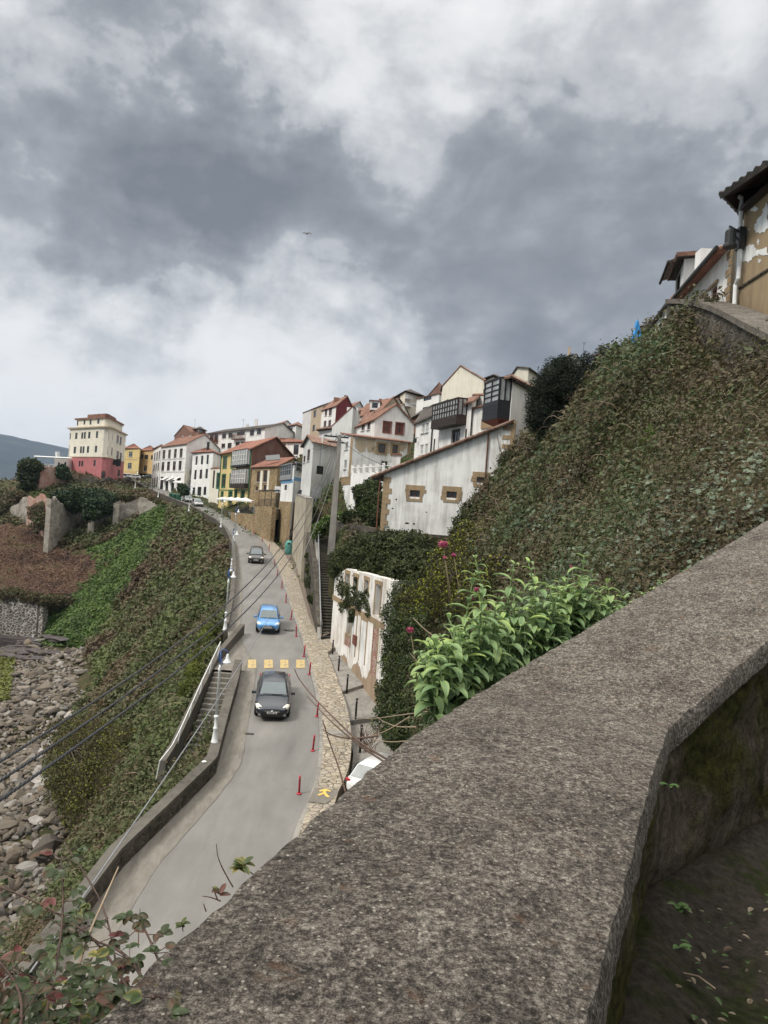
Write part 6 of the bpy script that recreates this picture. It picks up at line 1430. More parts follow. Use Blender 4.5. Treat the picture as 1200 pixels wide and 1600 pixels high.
# ================================================================ STREET FURNITURE
def lamp_post(px, py, dz=.76, proto=[None], label=None, h=4.2):
    p = onroad(px, py, dz)
    if proto[0] is None:
        r = empty('street_lamp', (0, 0, 0), label, 'street lamp', 'white lamp posts along the sea wall')
        def b(m, n, mt, par=r, s=True): o = m.build(n, mt, None, s, origin=(0, 0, 0)); o.parent = par; return o
        m = MB(); m.lathe((0, 0, 0), [(.17, 0), (.17, .08), (.14, .12), (.125, .30), (.085, .62), (.11, .66), (.11, .72), (.07, .76), (.08, 1.15), (.11, 1.19), (.11, 1.25), (.07, 1.3)], 14); b(m, 'base', MT['metal_w'])
        m = MB(); m.lathe((0, 0, 0), [(.065, 1.25), (.055, 3.3), (.08, 3.34), (.08, 3.42), (.05, 3.46), (.04, 3.6)], 12); b(m, 'pole', MT['metal_w'])
        m = MB(); pts = [(0, 0, 3.45)] + [(.16 + .30 * math.sin(a) - .16, 0, 3.55 + .42 * (1 - math.cos(a)) ) for a in [i * math.pi / 8 for i in range(9)]]
        m.tube([(0, 0, 3.45), (0, 0, 4.2)], .03, 6); m.tube([(0, 0, 3.7), (-.1, 0, 3.9), (-.06, 0, 4.15), (.1, 0, 4.32), (.26, 0, 4.28), (.32, 0, 4.12)], .022, 6); m.tube([(0, 0, 3.5), (.1, 0, 3.62), (.08, 0, 3.8), (0, 0, 3.85)], .02, 6)
        b(m, 'bracket', flat('blue_enamel', (.03, .10, .30), .4))
        m = MB(); m.lathe((.32, 0, 0), [(.03, 4.12), (.055, 4.08), (.075, 3.97), (.10, 3.86), (.19, 3.75), (.205, 3.72), (.19, 3.71), (.03, 3.75)], 14); b(m, 'lamp_shade', MT['metal_w'])
        proto[0] = r
    else:
        r = copy_tree(proto[0]); r['label'] = label
    r.location = p; r.scale = (1, 1, 1); return r
for lab, px, py in (('white lamp post with blue bracket standing on the wall beside the sea stair', 335, 1161), ('white lamp post on the sea wall level with the blue car', 351.5, 985), ('white lamp post on the sea wall level with the black car', 361, 893), ('white lamp post with round blue sign where the sea wall starts to bend', 365.5, 845),
                    ('white lamp post at the outside of the bend opposite the café terrace', 345, 824), ('white lamp post beside the parked silver cars', 295, 799), ('white lamp post opposite the white hotel', 247, 777), ('white lamp post between hotel and yellow house', 211, 763), ('white lamp post nearest the rose building', 189, 750.5)):
    lamp_post(px, py, .7, label=lab)
tag(MB().lathe(onroad(319, 1190, .765), [(.10, 0), (.10, .03), (.02, .035)], 14).build('cover_plate', MT['white']), 'round white disc on the sea wall coping below the near lamp post', 'cover')
redm = flat('red_flexible_plastic', (.42, .03, .045), .5, var=.3); refl = flat('reflective_band', (.7, .7, .68), .4)
RB = [(471, 1240), (492, 1173), (498, 1120), (486, 1054), (477, 1026), (465, 994), (456.5, 968), (448.5, 941), (442, 919), (434.5, 900), (430.5, 885), (421.5, 860), (410.5, 847), (397.5, 836.5), (384.5, 827)]
pb = None
for i, (px, py) in enumerate(RB):
    p = onroad(px, py, .005) + Vector((-.10, 0, 0))
    if pb is None:
        pb = empty('bollard', p, None, 'bollard', 'red flexible bollards along the pavement edge')
        def bb(m, n, mt): o = m.build(n, mt, None, True, origin=(0, 0, 0)); o.parent = pb
        bb(MB().lathe((0, 0, 0), [(.11, 0), (.11, .03), (.06, .05)], 12), 'base', redm); bb(MB().lathe((0, 0, 0), [(.045, .04), (.045, .72), (.03, .78)], 10), 'post', redm); bb(MB().lathe((0, 0, 0), [(.0465, .56), (.0465, .60)], 10), 'band', MT['plastic']); q = pb
    else: q = copy_tree(pb)
    q.location = p; q['label'] = ['nearest red bollard, beside the patched pavement in the foreground', 'second red bollard counted up from the foreground', 'red bollard where the twig crosses the kerb', 'red bollard just below the right end of the yellow crossing', 'red bollard just above the right end of the yellow crossing',
        'red bollard level with the drain above the crossing', 'red bollard level with the blue car windscreen', 'red bollard just above the blue car', 'red bollard second above the blue car', 'red bollard third above the blue car', 'red bollard level with the front of the black car',
        'red bollard level with the roof of the black car', 'red bollard first beyond the black car', 'red bollard under the tall rubble wall', 'furthest red bollard under the low rubble wall'][i]; q['category'] = 'bollard'
    q.rotation_euler = (random.uniform(-.07, .07), random.uniform(-.07, .07), 0)
bk = None
for i, (px, py) in enumerate([(519.5, 1020), (529, 1046), (542, 1077), (556, 1116), (563.5, 1160)]):
    p = onroad(px, py, 0.0); p.z -= .0
    if bk is None:
        bk = empty('bollard', p, None, 'bollard', 'black posts in the yard before the ruin'); o = MB().lathe((0, 0, 0), [(.055, -.5), (.055, .84), (.05, .88), (.01, .90)], 12).build('post', MT['plastic'], None, True, origin=(0, 0, 0)); o.parent = bk
        o = MB().lathe((0, 0, 0), [(.0565, .74), (.0565, .78)], 12).build('band', MT['metal_g'], None, True, origin=(0, 0, 0)); o.parent = bk; q = bk
    else: q = copy_tree(bk)
    q.location = p; q['label'] = ['black post nearest the foot of the long stair', 'second black post from the foot of the long stair', 'middle black post in front of the ruined facade', 'fourth black post, before the lower yard', 'black post closest to the white hatchback'][i]; q['category'] = 'bollard'
# yard in front of the ruin: concrete slabs stepping down
def slabq(px_list, dz, mat, name='yard_pavement', th=.5):
    P = [onroad(x, y, dz) for x, y in px_list]; m = MB(); n = len(P); vs = [tuple(p) for p in P] + [(p.x, p.y, p.z - th) for p in P]
    m.add(vs, [tuple(range(n))] + [(i, (i + 1) % n, (i + 1) % n + n, i + n) for i in range(n)]); o = m.build(name, MT[mat], origin=(0, 0, 0)); tag(o, kind='structure'); return o
slabq([(511, 1018), (529, 1006), (548, 1035), (572, 1068), (534, 1080)], -.06, 'conc'); slabq([(534, 1081), (573, 1069), (600, 1118), (545, 1126)], -.25, 'conc'); slabq([(545, 1127), (600, 1119), (640, 1200), (600, 1240), (545, 1240), (552, 1180)], -.5, 'conc')
slabq([(497, 1000), (527, 996), (530, 1007), (511, 1019)], .15, 'crazy')
# dirt strip between the pavement and the walls
dirt = flat('bare_dirt', (.15, .12, .095), .95, var=.45, scale=5); MT['dirt'] = dirt
for q in range(1):
    m = MB(); A = [onroad(*p) for p in ((497, 1000), (484, 975), (477, 950), (471, 930), (464, 905), (454, 884), (440, 860))]; B_ = [onroad(*p) for p in ((507, 996), (503, 993), (492, 950), (486, 925), (480, 905), (470, 878), (456, 858))]
    n = len(A); m.add([(p.x, p.y, p.z + .1) for p in A] + [(p.x + .4, p.y, p.z + .35) for p in B_], [(i, i + n, i + n + 1, i + 1) for i in range(n - 1)]); o = m.build('dirt_strip', dirt, origin=(0, 0, 0)); tag(o, kind='structure')
# teal igloo container
r = empty('recycling_container', onroad(451, 866, .12), 'rounded teal recycling container on the pavement below the pillar house', 'container')
p = world_loc(r); MB().lathe(p, [(.42, 0), (.5, .1), (.53, .9), (.50, 1.35), (.36, 1.62), (.12, 1.72), (.02, 1.73)], 16).build('body', flat('teal_plastic', (.07, .27, .24), .5), r, True)
m = MB(); m.lathe(p, [(.545, .92), (.55, .98)], 16); m.build('rim', MT['green_p'], r); m = MB(); m.obox(p + Vector((0, -.44, 1.35)), Vector((.16, 0, 0)), Vector((0, .1, 0)), Vector((0, 0, .10))); m.build('slot', MT['plastic'], r)
# green bins
gb = None; gm = flat('green_bin_plastic', (.03, .11, .07), .5)
for i, (px, py, lab) in enumerate(((267.5, 780, 'dark green wheeled bin left of the pair, by the parked silver cars'), (273, 781.5, 'dark green wheeled bin in the middle of the group'), (279, 782.5, 'dark green wheeled bin closest to the silver cars'))):
    p = onroad(px, py, .02)
    if gb is None:
        gb = empty('waste_bin', p, None, 'bin', 'green bins by the parked cars')
        def kb(m, n, mt): o = m.build(n, mt, None, False, origin=(0, 0, 0), bevel=.03); o.parent = gb
        m = MB(); m.add([(-.55, -.4, .12), (.55, -.4, .12), (.55, .4, .12), (-.55, .4, .12), (-.65, -.5, 1.2), (.65, -.5, 1.2), (.65, .5, 1.2), (-.65, .5, 1.2)], [(0, 3, 2, 1), (4, 5, 6, 7), (0, 1, 5, 4), (1, 2, 6, 5), (2, 3, 7, 6), (3, 0, 4, 7)]); kb(m, 'body', gm)
        m = MB(); m.add([(-.7, -.55, 1.21), (.7, -.55, 1.21), (.7, .55, 1.21), (-.7, .55, 1.21), (-.6, -.3, 1.42), (.6, -.3, 1.42), (.6, .4, 1.42), (-.6, .4, 1.42)], [(0, 3, 2, 1), (4, 5, 6, 7), (0, 1, 5, 4), (1, 2, 6, 5), (2, 3, 7, 6), (3, 0, 4, 7)]); kb(m, 'lid', gm)
        for x in (-.45, .45): kb(MB().tube([(x, -.35, .08), (x, .35, .08)], .08, 8), 'wheel', MT['rubber'])
        q = gb
    else: q = copy_tree(gb)
    q.location = p; q['label'] = lab; q['category'] = 'bin'; q.rotation_euler = (0, 0, math.atan2(hh.y, hh.x))
# ---- café terrace: white canopies, tables, chairs, railings
def parasol(px, d, z, lab, w=1.3):
    p = _plan(px, d, z); r = empty('parasol', p, lab, 'parasol', 'white café parasols'); MB().tube([p, p + Vector((0, 0, 2.5))], .035, 6).build('pole', MT['metal_g'], r)
    m = MB(); t = p + Vector((0, 0, 2.75)); c4 = [p + Vector((a * w, b * w, 2.25)) for a, b in ((-1, -1), (1, -1), (1, 1), (-1, 1))]
    m.add([t] + c4 + [q - Vector((0, 0, .22)) for q in c4], [(0, i + 1, (i + 1) % 4 + 1) for i in range(4)] + [(i + 1, i + 5, (i + 1) % 4 + 5, (i + 1) % 4 + 1) for i in range(4)]); m.build('canopy', MT['wood_w'], r)
for px, d, lab in ((349, 141, 'white square parasol furthest left on the café terrace'), (360, 133, 'white square parasol second from the left on the café terrace'), (371, 127, 'white square parasol under the galleries'), (382, 122, 'white square parasol at the right end of the café terrace')): parasol(px, d, -2.0, lab)
for px, d, lab in ((262, 192, 'white parasol left of the hotel awnings'), (270, 187, 'white parasol in the middle of the hotel front'), (281, 181, 'white parasol right of the hotel front')): parasol(px, d, zroad(d) + .5, lab, 1.5)
def table_set(px, d, z, lab):
    p = _plan(px, d, z); r = empty('café_table'.replace('é', 'e'), p, lab, 'table', 'terrace tables'); MB().lathe(p, [(.2, 0), (.03, .03), (.03, .70), (.38, .71), (.38, .74)], 12).build('tabletop', MT['metal_d'], r)
for px, d, lab in ((353, 136, 'dark round table between the two left terrace parasols'), (365, 128, 'dark round table before the galleries'), (376, 123, 'dark round table right of the terrace centre'), (388, 118, 'dark round table by the terrace corner')): table_set(px, d, -2.0, lab)
def railing(lab, pts, h=1.0, mat='metal_d', gap=.25):
    r = empty('railing', pts[0], lab, 'railing'); pl = resample(pts, 40); m = MB(); m.tube([p + Vector((0, 0, h)) for p in pl], .035, 5); m.tube([p + Vector((0, 0, .15)) for p in pl], .02, 4); m.build('rail', MT[mat], r)
    L_ = sum((b - a).length for a, b in zip(pl, pl[1:])); n = int(L_ / gap); pl = resample(pts, n + 1); m = MB()
    for p in pl: m.tube([p, p + Vector((0, 0, h))], .016, 4)
    m.build('bars', MT[mat], r)
zt_ = lambda p, z: Vector((p.x, p.y, z))
railing('dark railing along the café terrace above the low rubble wall', [zt_(onroad(366, 813), -1.9), zt_(onroad(388, 824), -1.8), zt_(onroad(401, 832.5), -1.75)])
railing('dark railing on the tall rubble wall under the stone house', [zt_(onroad(402, 833), -.5), zt_(onroad(414, 840), -.35), zt_(onroad(427, 847.5), -.3)])
railing('roadside railing from the parked cars down to the café terrace', [onroad(318, 792, .05), onroad(335, 799, .05), onroad(352, 806, .05), onroad(366, 812.5, .05)], .95, 'metal_d', .8)
# pergola on the stone house terrace
r = empty('pergola', _plan(418, 110, -.6), 'dark flat pergola on the terrace in front of the stone house', 'pergola'); m = MB(); a, b = _plan(404, 113, 0), _plan(434, 105, 0); d_ = (b - a); zz0 = -.6
for k in (0, .33, .66, 1): q = a + d_ * k; m.tube([zt_(q, zz0), zt_(q, zz0 + 2.5)], .05, 5); m.tube([zt_(q, zz0 + 2.5), zt_(q, zz0 + 2.4) + Vector((.3, 2.6, 0))], .05, 4)
m.build('frame', MT['metal_d'], r); m = MB(); nrm = Vector((-d_.y, d_.x, 0)).normalized() * (1 if -d_.y < 0 else 1); m.obox(zt_((a + b) / 2, zz0 + 2.58) + Vector((.15, 1.3, 0)), d_ / 2, Vector((.15, 1.35, 0)), Vector((0, 0, .05))); m.build('roof_panel', MT['metal_d'], r)
r = empty('air_unit', at(433, 764, 113.5), 'pale grey box unit on the corner of the stone house', 'unit'); MB().obox(at(434, 765, 113.5), Vector((.45, 0, 0)), Vector((0, .2, 0)), Vector((0, 0, .5))).build('casing', MT['metal_w'], r); 
m = MB(); p = at(434, 765, 113.2); m.lathe(p, [(.02, 0), (.3, .0)], 12); m.build('fan_grille', MT['metal_g'], r)
# satellite dish
r = empty('satellite_dish', at(470, 772, 92), 'dark satellite dish on the edge of the stained plaster wall', 'dish'); m = MB(); c0 = at(470, 772, 92); ax = Vector((-.5, -.8, .3)).normalized(); u = ax.orthogonal().normalized(); w = ax.cross(u); vs = [c0]
for i in (1, 2, 3):
    for k in range(16): a = 2 * math.pi * k / 16; rr = .5 * i / 3; vs.append(c0 + (u * math.cos(a) + w * math.sin(a)) * rr + ax * (.16 * (i / 3) ** 2))
m.add(vs, [(0, k + 1, (k + 1) % 16 + 1) for k in range(16)] + [(1 + i * 16 + k, 1 + i * 16 + (k + 1) % 16, 17 + i * 16 + (k + 1) % 16, 17 + i * 16 + k) for i in (0, 1) for k in range(16)]); m.build('dish', MT['metal_d'], r)
m = MB(); m.tube([c0, c0 + ax * .45], .02, 4); m.tube([c0 - ax * .02, c0 + Vector((.3, .3, -.5))], .03, 5); m.build('arm', MT['metal_g'], r)
# round no-entry style blue sign near fourth lamp: plain blue disc
# ---- utility pole and cables
POLE = at(520, 829, 61)
r = empty('utility_pole', POLE - Vector((0, 0, 1)), 'tall tapering concrete utility pole with cross arms above the long stair', 'utility pole')
tp = at(532, 680, 61); tp.x = POLE.x + .0; tp = Vector((POLE.x + .0, POLE.y, tp.z))
m = MB(); hh_ = tp.z - POLE.z; m.prism([(POLE.x - .26, POLE.y - .22), (POLE.x + .26, POLE.y - .22), (POLE.x + .26, POLE.y + .22), (POLE.x - .26, POLE.y + .22)], POLE.z - 2, POLE.z - 1.99)
m.add([(POLE.x + a * w, POLE.y + b * w, z) for z, w in ((POLE.z - 2, .30), (tp.z, .15)) for a, b in ((-1, -.8), (1, -.8), (1, .8), (-1, .8))], [(0, 1, 5, 4), (1, 2, 6, 5), (2, 3, 7, 6), (3, 0, 4, 7), (4, 5, 6, 7)]); m.build('pole', MT['conc'], r)
m = MB(); 
for z, s in ((-.15, 1.0), (-.6, .7)): m.obox(tp + Vector((-.25, 0, z)), Vector((s, .15, 0)), Vector((0, .06, 0)), Vector((0, 0, .06)))
m.build('cross_arm', MT['metal_d'], r); m = MB()
for x in (-1.1, -.7, -.3, .4): m.lathe(tp + Vector((x, 0, -.09)), [(.04, 0), (.07, .04), (.04, .09), (.07, .13), (.03, .18)], 8)
m.build('insulator', MT['metal_g'], r)
def cable(lab, P0, end, d1, sag, rad, extend=.28, strands=0, group=None):
    P1 = at(*end, d1); P0 = Vector(P0); pts = []
    for i in range(141):
        t = i / 140 * (1 + extend); q = P0.lerp(P1, t) - Vector((0, 0, 4 * sag * t * (1 - t))) if t <= 1 else P0.lerp(P1, t) + Vector((0, 0, 4 * sag * (t - 1) * t)); pts.append(q)
    r = empty('overhead_cable', P0, lab, 'cable', group); m = MB()
    if strands:
        fine = []; 
        for i in range(len(pts) - 1):
            n = max(2, int((pts[i + 1] - pts[i]).length / .035)) if pts[i].y < 16 else 2
            for k in range(n): fine.append(pts[i].lerp(pts[i + 1], k / n))
        for s in range(strands):
            q = []; acc = 0
            for i, p in enumerate(fine):
                if i: acc += (p - fine[i - 1]).length
                a = acc / .23 * 2 * math.pi + 2 * math.pi * s / strands; t = (fine[min(i + 1, len(fine) - 1)] - fine[max(i - 1, 0)]).normalized(); u = t.cross(Vector((0, 0, 1))).normalized(); v = u.cross(t)
                q.append(p + (u * math.cos(a) + v * math.sin(a)) * rad * .55)
            m.tube(q, rad * .55, 5)
    else: m.tube(pts, rad, 5)
    m.build('wire', MT['cable_d'] if strands else MT['cable_l'], r, True)
MT['cable_d'] = flat('cable_sheath', (.035, .037, .042), .55); MT['cable_l'] = flat('bare_steel_wire', (.30, .31, .33), .4, .4)
cable('uppermost thick twisted black cable running from the pole to the left edge', tp + Vector((-.2, 0, -.1)), (0, 1190), 7.5, 2.5, .017, strands=3, group='cables from the concrete pole')
cable('middle thick twisted black cable running from the pole to the left edge', tp + Vector((-.1, 0, -.3)), (0, 1220), 6.7, 2.6, .016, strands=3, group='cables from the concrete pole')
cable('lowest thick twisted black cable running from the pole to the left edge', tp + Vector((0, 0, -.5)), (0, 1250), 5.5, 2.7, .0145, strands=3, group='cables from the concrete pole')
cable('thin pale steel wire crossing the blue car and the sea stair', tp + Vector((.1, 0, -.7)), (28, 1547), 4.3, 2.0, .0075, .1, group='cables from the concrete pole')
# wires strung up to the houses
for lab, a, b, sg in (('thin dark wire from the pole to the white tall house', tp, at(487, 700, 86), .6), ('thin dark wire from the pole to the barn eave', tp + Vector((0, 0, -.3)), at(640, 735, 51), .5), ('thin dark wire across the front of the yellow houses', at(185, 712, 200), at(250, 716, 172), .3)):
    m = MB(); m.tube([Vector(a).lerp(b, i / 20) - Vector((0, 0, 4 * sg * i / 20 * (1 - i / 20))) for i in range(21)], .02, 4); tag(m.build('overhead_wire', MT['cable_d']), lab, 'cable')
# ---- road markings
def worn(name, c, amt):
    m, t, b = newmat(name, .8, .3); v = coord(t); n = tnoise(t, v, 9, 6, .7); n2 = tnoise(t, coord(t, (5, 1, 1)), 3, 4)
    r = ramp(t, [(amt, 0.0), (amt + .08, 1.0)]); t.links.new(math_(t, 'ADD', math_(t, 'MULTIPLY', n, .6), math_(t, 'MULTIPLY', n2, .4)), r.inputs[0]); c1 = mixc(t, r.outputs[0], c, (.22, .20, .17)); t.links.new(c1, b.inputs['Base Color']); return m
ym = worn('worn_yellow_paint', (.50, .375, .16), .50)
for i, (x0, x1) in enumerate(((387.5, 400.5), (413, 426.5), (438, 451), (463, 476.5))):
    m = MB(); q = [onroad(x0 - .3, 1043.5, .012), onroad(x1, 1043.5, .012), onroad(x1 - .4, 1030.5, .012), onroad(x0, 1030.5, .012)]; m.add(q, [(0, 1, 2, 3)])
    o = m.build('crossing_mark', ym); tag(o, kind='structure')
m = MB(); q = [onroad(*p, .014) for p in ((338, 1040), (372, 1040), (370, 1033), (340, 1034))]; m.add(q, [(0, 1, 2, 3)]); tag(m.build('crossing_mark', worn('faded_yellow_paint', (.5, .4, .2), .47)), kind='structure')
def rmark(name, pts, mat, dz):
    m = MB(); q = [onroad(x, y, dz) for x, y in pts]; m.add(q, [tuple(range(len(q)))]); o = m.build(name, mat); tag(o, kind='structure')
mh = onroad(452, 984, .008); tag(MB().lathe(mh, [(.42, 0), (.42, .004), (.3, .005)], 20).build('manhole_cover', flat('cast_iron', (.09, .085, .08), .7)), 'round iron manhole cover right of the blue car', 'manhole cover')
dc = onroad(390, 1146, .008); m = MB(); m.box(dc.x - .22, dc.x + .22, dc.y - .15, dc.y + .15, dc.z, dc.z + .006); tag(m.build('drain_cover', flat('rusty_iron', (.05, .045, .04), .8)), 'small dark drain cover at the gutter behind the saloon', 'drain')
# concrete patches and yellow walker symbol on the pavement
slab_mat = MT['conc']
def pmark(name, pts, mat, dz):
    m = MB(); q = [onroad(x, y, 0) for x, y in pts]; q = [Vector((p.x, p.y, p.z + dz)) for p in q]; m.add(q, [tuple(range(len(q)))]); o = m.build(name, mat); tag(o, kind='structure')
pmark('pavement_patch', ((491, 1236), (530, 1240), (520, 1253), (508, 1262), (481, 1258)), MT['gutter'], .165)
pmark('pavement_patch', ((512, 1145), (546, 1146), (547, 1153), (513, 1153)), MT['conc'], .165)
yl = flat('yellow_line_paint', (.68, .46, .12), .8, var=.3, scale=9)
r = MB(); c0 = onroad(507, 1245, 0); B3 = lambda x, y: onroad(497 + (x - 390) / 4.0 * 1.0, 1238 + (y - 955) / 4.0, 0) 
def stroke(mb, pts, w):
    P = [Vector((p.x, p.y, p.z + .175)) for p in (onroad(400 + x / 4, 1000 + y / 4, 0) for x, y in pts)]
    for a, b in zip(P, P[1:]):
        t = (b - a).normalized(); s = Vector((t.y, -t.x, 0)) * w; mb.quad(a - s - t * w * .5, b - s + t * w * .5, b + s + t * w * .5, a + s - t * w * .5)
stroke(r, [(400, 965), (430, 958), (460, 966)], .07); stroke(r, [(428, 958), (425, 978), (392, 990)], .07); stroke(r, [(425, 978), (448, 1004)], .07); tag(r.build('walker_mark', yl), kind='structure')
# ---- gull
r = empty('seagull', at(479, 365, 60), 'lone gull gliding high against the grey cloud', 'bird'); p = at(479, 365, 60); m = MB(); vs = []
for x, z, w in ((-.42, -.02, .03), (-.25, .07, .10), (-.08, .03, .14), (0, 0, .15), (.08, .03, .14), (.25, .07, .10), (.42, -.02, .03)): vs += [p + Vector((x, -w, z)), p + Vector((x, w * .7, z)), p + Vector((x, 0, z - .03))]
m.add(vs, [(3 * i + a, 3 * i + b, 3 * i + 3 + b, 3 * i + 3 + a) for i in range(6) for a, b in ((0, 1), (1, 2), (2, 0))]); m.tube([p + Vector((0, -.22, 0)), p + Vector((0, -.08, 0)), p + Vector((0, .15, 0)), p + Vector((0, .28, .01))], [.02, .06, .05, .03], 8); m.build('body', MT['white'], r, True)
# ================================================================ PLANTING
def leafmat(name, cols, rough=.6, trans=.25, spec=.3):
    m, t, b = newmat(name, rough, spec); at_ = nd(t, 'ShaderNodeAttribute', attribute_name='tint')
    n = len(cols); r = ramp(t, [(i / (n - 1), c) for i, c in enumerate(cols)]); t.links.new(at_.outputs['Fac'], r.inputs[0]); t.links.new(r.outputs[0], b.inputs['Base Color'])
    if trans:
        tr = nd(t, 'ShaderNodeBsdfTranslucent'); t.links.new(r.outputs[0], tr.inputs['Color']); mx = nd(t, 'ShaderNodeMixShader'); mx.inputs[0].default_value = trans
        o = t.nodes['Material Output']; t.links.new(b.outputs[0], mx.inputs[1]); t.links.new(tr.outputs[0], mx.inputs[2]); t.links.new(mx.outputs[0], o.inputs[0])
    return m
def leaf_obj(name, C, Nn, size, tint, mat, parent=None, aspect=.62, fold=.25, origin=None, droop=0.3):
    """one leaf = two triangles folded along the midrib"""
    n = len(C); C = np.asarray(C, float); Nn = np.asarray(Nn, float); Nn = Nn / np.linalg.norm(Nn, axis=1, keepdims=True)
    rv = RNG.normal(size=(n, 3)); T = np.cross(Nn, rv); T /= np.linalg.norm(T, axis=1, keepdims=True) + 1e-9; B = np.cross(Nn, T)
    size = np.broadcast_to(np.asarray(size, float), (n,))[:, None]
    p0 = C - T * size * .5; p2 = C + T * size * .5 - Nn * size * droop * .3; p1 = C + B * size * aspect * .5 + Nn * size * fold * .3; p3 = C - B * size * aspect * .5 + Nn * size * fold * .3
    V = np.stack([p0, p1, p2, p3], 1).reshape(-1, 3)
    o0 = world_loc(parent) if parent is not None else (Vector(origin) if origin is not None else Vector(C.mean(0)))
    V = V - np.array(o0)
    i = np.arange(n)[:, None] * 4; Fa = np.concatenate([i + 0, i + 1, i + 2, i + 0, i + 2, i + 3], 1).reshape(-1, 3)
    me = bpy.data.meshes.new(name); me.vertices.add(n * 4); me.vertices.foreach_set('co', V.ravel()); me.loops.add(Fa.size); me.loops.foreach_set('vertex_index', Fa.ravel())
    me.polygons.add(len(Fa)); me.polygons.foreach_set('loop_start', np.arange(0, Fa.size, 3)); me.polygons.foreach_set('loop_total', np.full(len(Fa), 3))
    a = me.attributes.new('tint', 'FLOAT', 'POINT'); a.data.foreach_set('value', np.repeat(np.clip(tint, 0, 1), 4).astype(np.float32))
    me.materials.append(mat); me.update()
    o = bpy.data.objects.new(name, me); COL.objects.link(o)
    if parent is not None: o.parent = parent
    else: o.location = o0
    return o
def stems_obj(name, segs, rad, mat, parent=None, origin=None):
    """many thin three-sided twigs; segs = list of point lists"""
    m = MB()
    for s in segs: m.tube(s, [rad * (1 - .7 * i / max(1, len(s) - 1)) for i in range(len(s))], 3, cap=False)
    return m.build(name, mat, parent, origin=origin)
# --- regions, in plan
def world_poly(px_pts): return [tuple(hit(*p)[:2]) for p in px_pts]
LEFT_P = [(p.x - .5, p.y) for p in RL[:-4]] + [tuple(hit(*p)[:2]) for p in ((235, 790), (200, 842), (166, 893), (128, 932), (90, 980), (66, 1006), (80, 1014), (132, 1010), (145, 1060), (126, 1110), (96, 1150), (72, 1200), (66, 1236), (104, 1300), (148, 1330), (165, 1300))] + [(-15.5, 34), (-14.5, 24), (-14, 6)]
GREEN_P = world_poly([(236, 794), (262, 804), (252, 838), (232, 868), (214, 905), (184, 940), (160, 985), (142, 1006), (100, 1018), (58, 1012), (70, 978), (104, 946), (130, 918), (150, 890), (132, 868), (165, 850), (205, 826)])
BRACK_P = world_poly([(-60, 830), (0, 820), (40, 826), (80, 856), (110, 876), (150, 872), (185, 868), (160, 900), (120, 938), (80, 938), (40, 934), (0, 928), (-80, 935)])
RED_P = world_poly([(236, 850), (290, 836), (310, 852), (296, 880), (262, 905), (236, 890)])
HEADL_P = world_poly([(-20, 775), (30, 768), (100, 752), (190, 754), (250, 780), (232, 795), (190, 834), (140, 868), (80, 856), (40, 826), (-40, 828)])
RIGHT_P = [(1.55, 4.7), (.55, 8), (.7, 20), (1.7, 28), (1.75, 33), (2.0, 38), (1.9, 41.5), (-2.6, 53.6), (-3.6, 68), (-.4, 52.5), (9.0, 49.0), (12.5, 50), (14, 56), (50, 62), (50, 8), (9, 12.0), (8.2, 11.2), (3.3, 6.8), (2.0, 5.6)]
TOWN_P = [(-2.6, 53.6), (-4.4, 70), (-9, 74), (-12, 95), (-30, 118), (-40, 160), (-60, 200), (0, 320), (120, 320), (60, 62), (14, 56), (12.5, 50.5), (0, 51), (-.4, 52)]
def lump(X, Y, s, seed=3): return fbm(X / s, Y / s, 0, 4, seed)
STREET_P = [(p.x + .2, p.y + .2) for p in STREET_PL] + [(40, 12), (40, 45), (10.3, 45), (9.9, 28)]
mR = (in_poly(GX.ravel(), GY.ravel(), RIGHT_P) & ~in_poly(GX.ravel(), GY.ravel(), STREET_P)).reshape(GX.shape); mL = in_poly(GX.ravel(), GY.ravel(), LEFT_P).reshape(GX.shape)
mG = in_poly(GX.ravel(), GY.ravel(), GREEN_P).reshape(GX.shape); mB = in_poly(GX.ravel(), GY.ravel(), BRACK_P).reshape(GX.shape)
mH = in_poly(GX.ravel(), GY.ravel(), HEADL_P).reshape(GX.shape); mT = in_poly(GX.ravel(), GY.ravel(), TOWN_P).reshape(GX.shape)
L1 = lump(GX, GY, 1.5, 3) - .45; L2_ = lump(GX, GY, 4.5, 13) - .45; L3 = lump(GX, GY, .6, 23) - .5
near = np.clip((GY - 5) / 45, .06, .75); nearb = np.clip((GY - 5) / 12, .15, 1)
AMP = np.where(mL & ~mG, L1 * 1.6 + L2_ * 3.6, 0) + np.where(mR, (L1 * 2.6 - .35) * nearb * .8 + (L3 * .5 + L2_ * 1.6) * near, 0) + np.where(mG, L1 * .4, 0) + np.where(mB, L3 * .3 + L1 * .2, 0) + np.where(mH & ~mB, L1 * .6 - .3, 0)
dR_, _ = dist_pl(GX.ravel(), GY.ravel(), RL); AMP *= np.clip((dR_.reshape(GX.shape) - .6) / 2.0, 0, 1)
dP_, _ = dist_pl(GX.ravel(), GY.ravel(), P_out); AMP *= np.clip((dP_.reshape(GX.shape) - .3) / 1.2, 0, 1)
GZ2 = GZ + AMP
hill = grid_mesh('hillside', GX, GY, GZ2, MT['soil']); tag(hill, kind='structure')
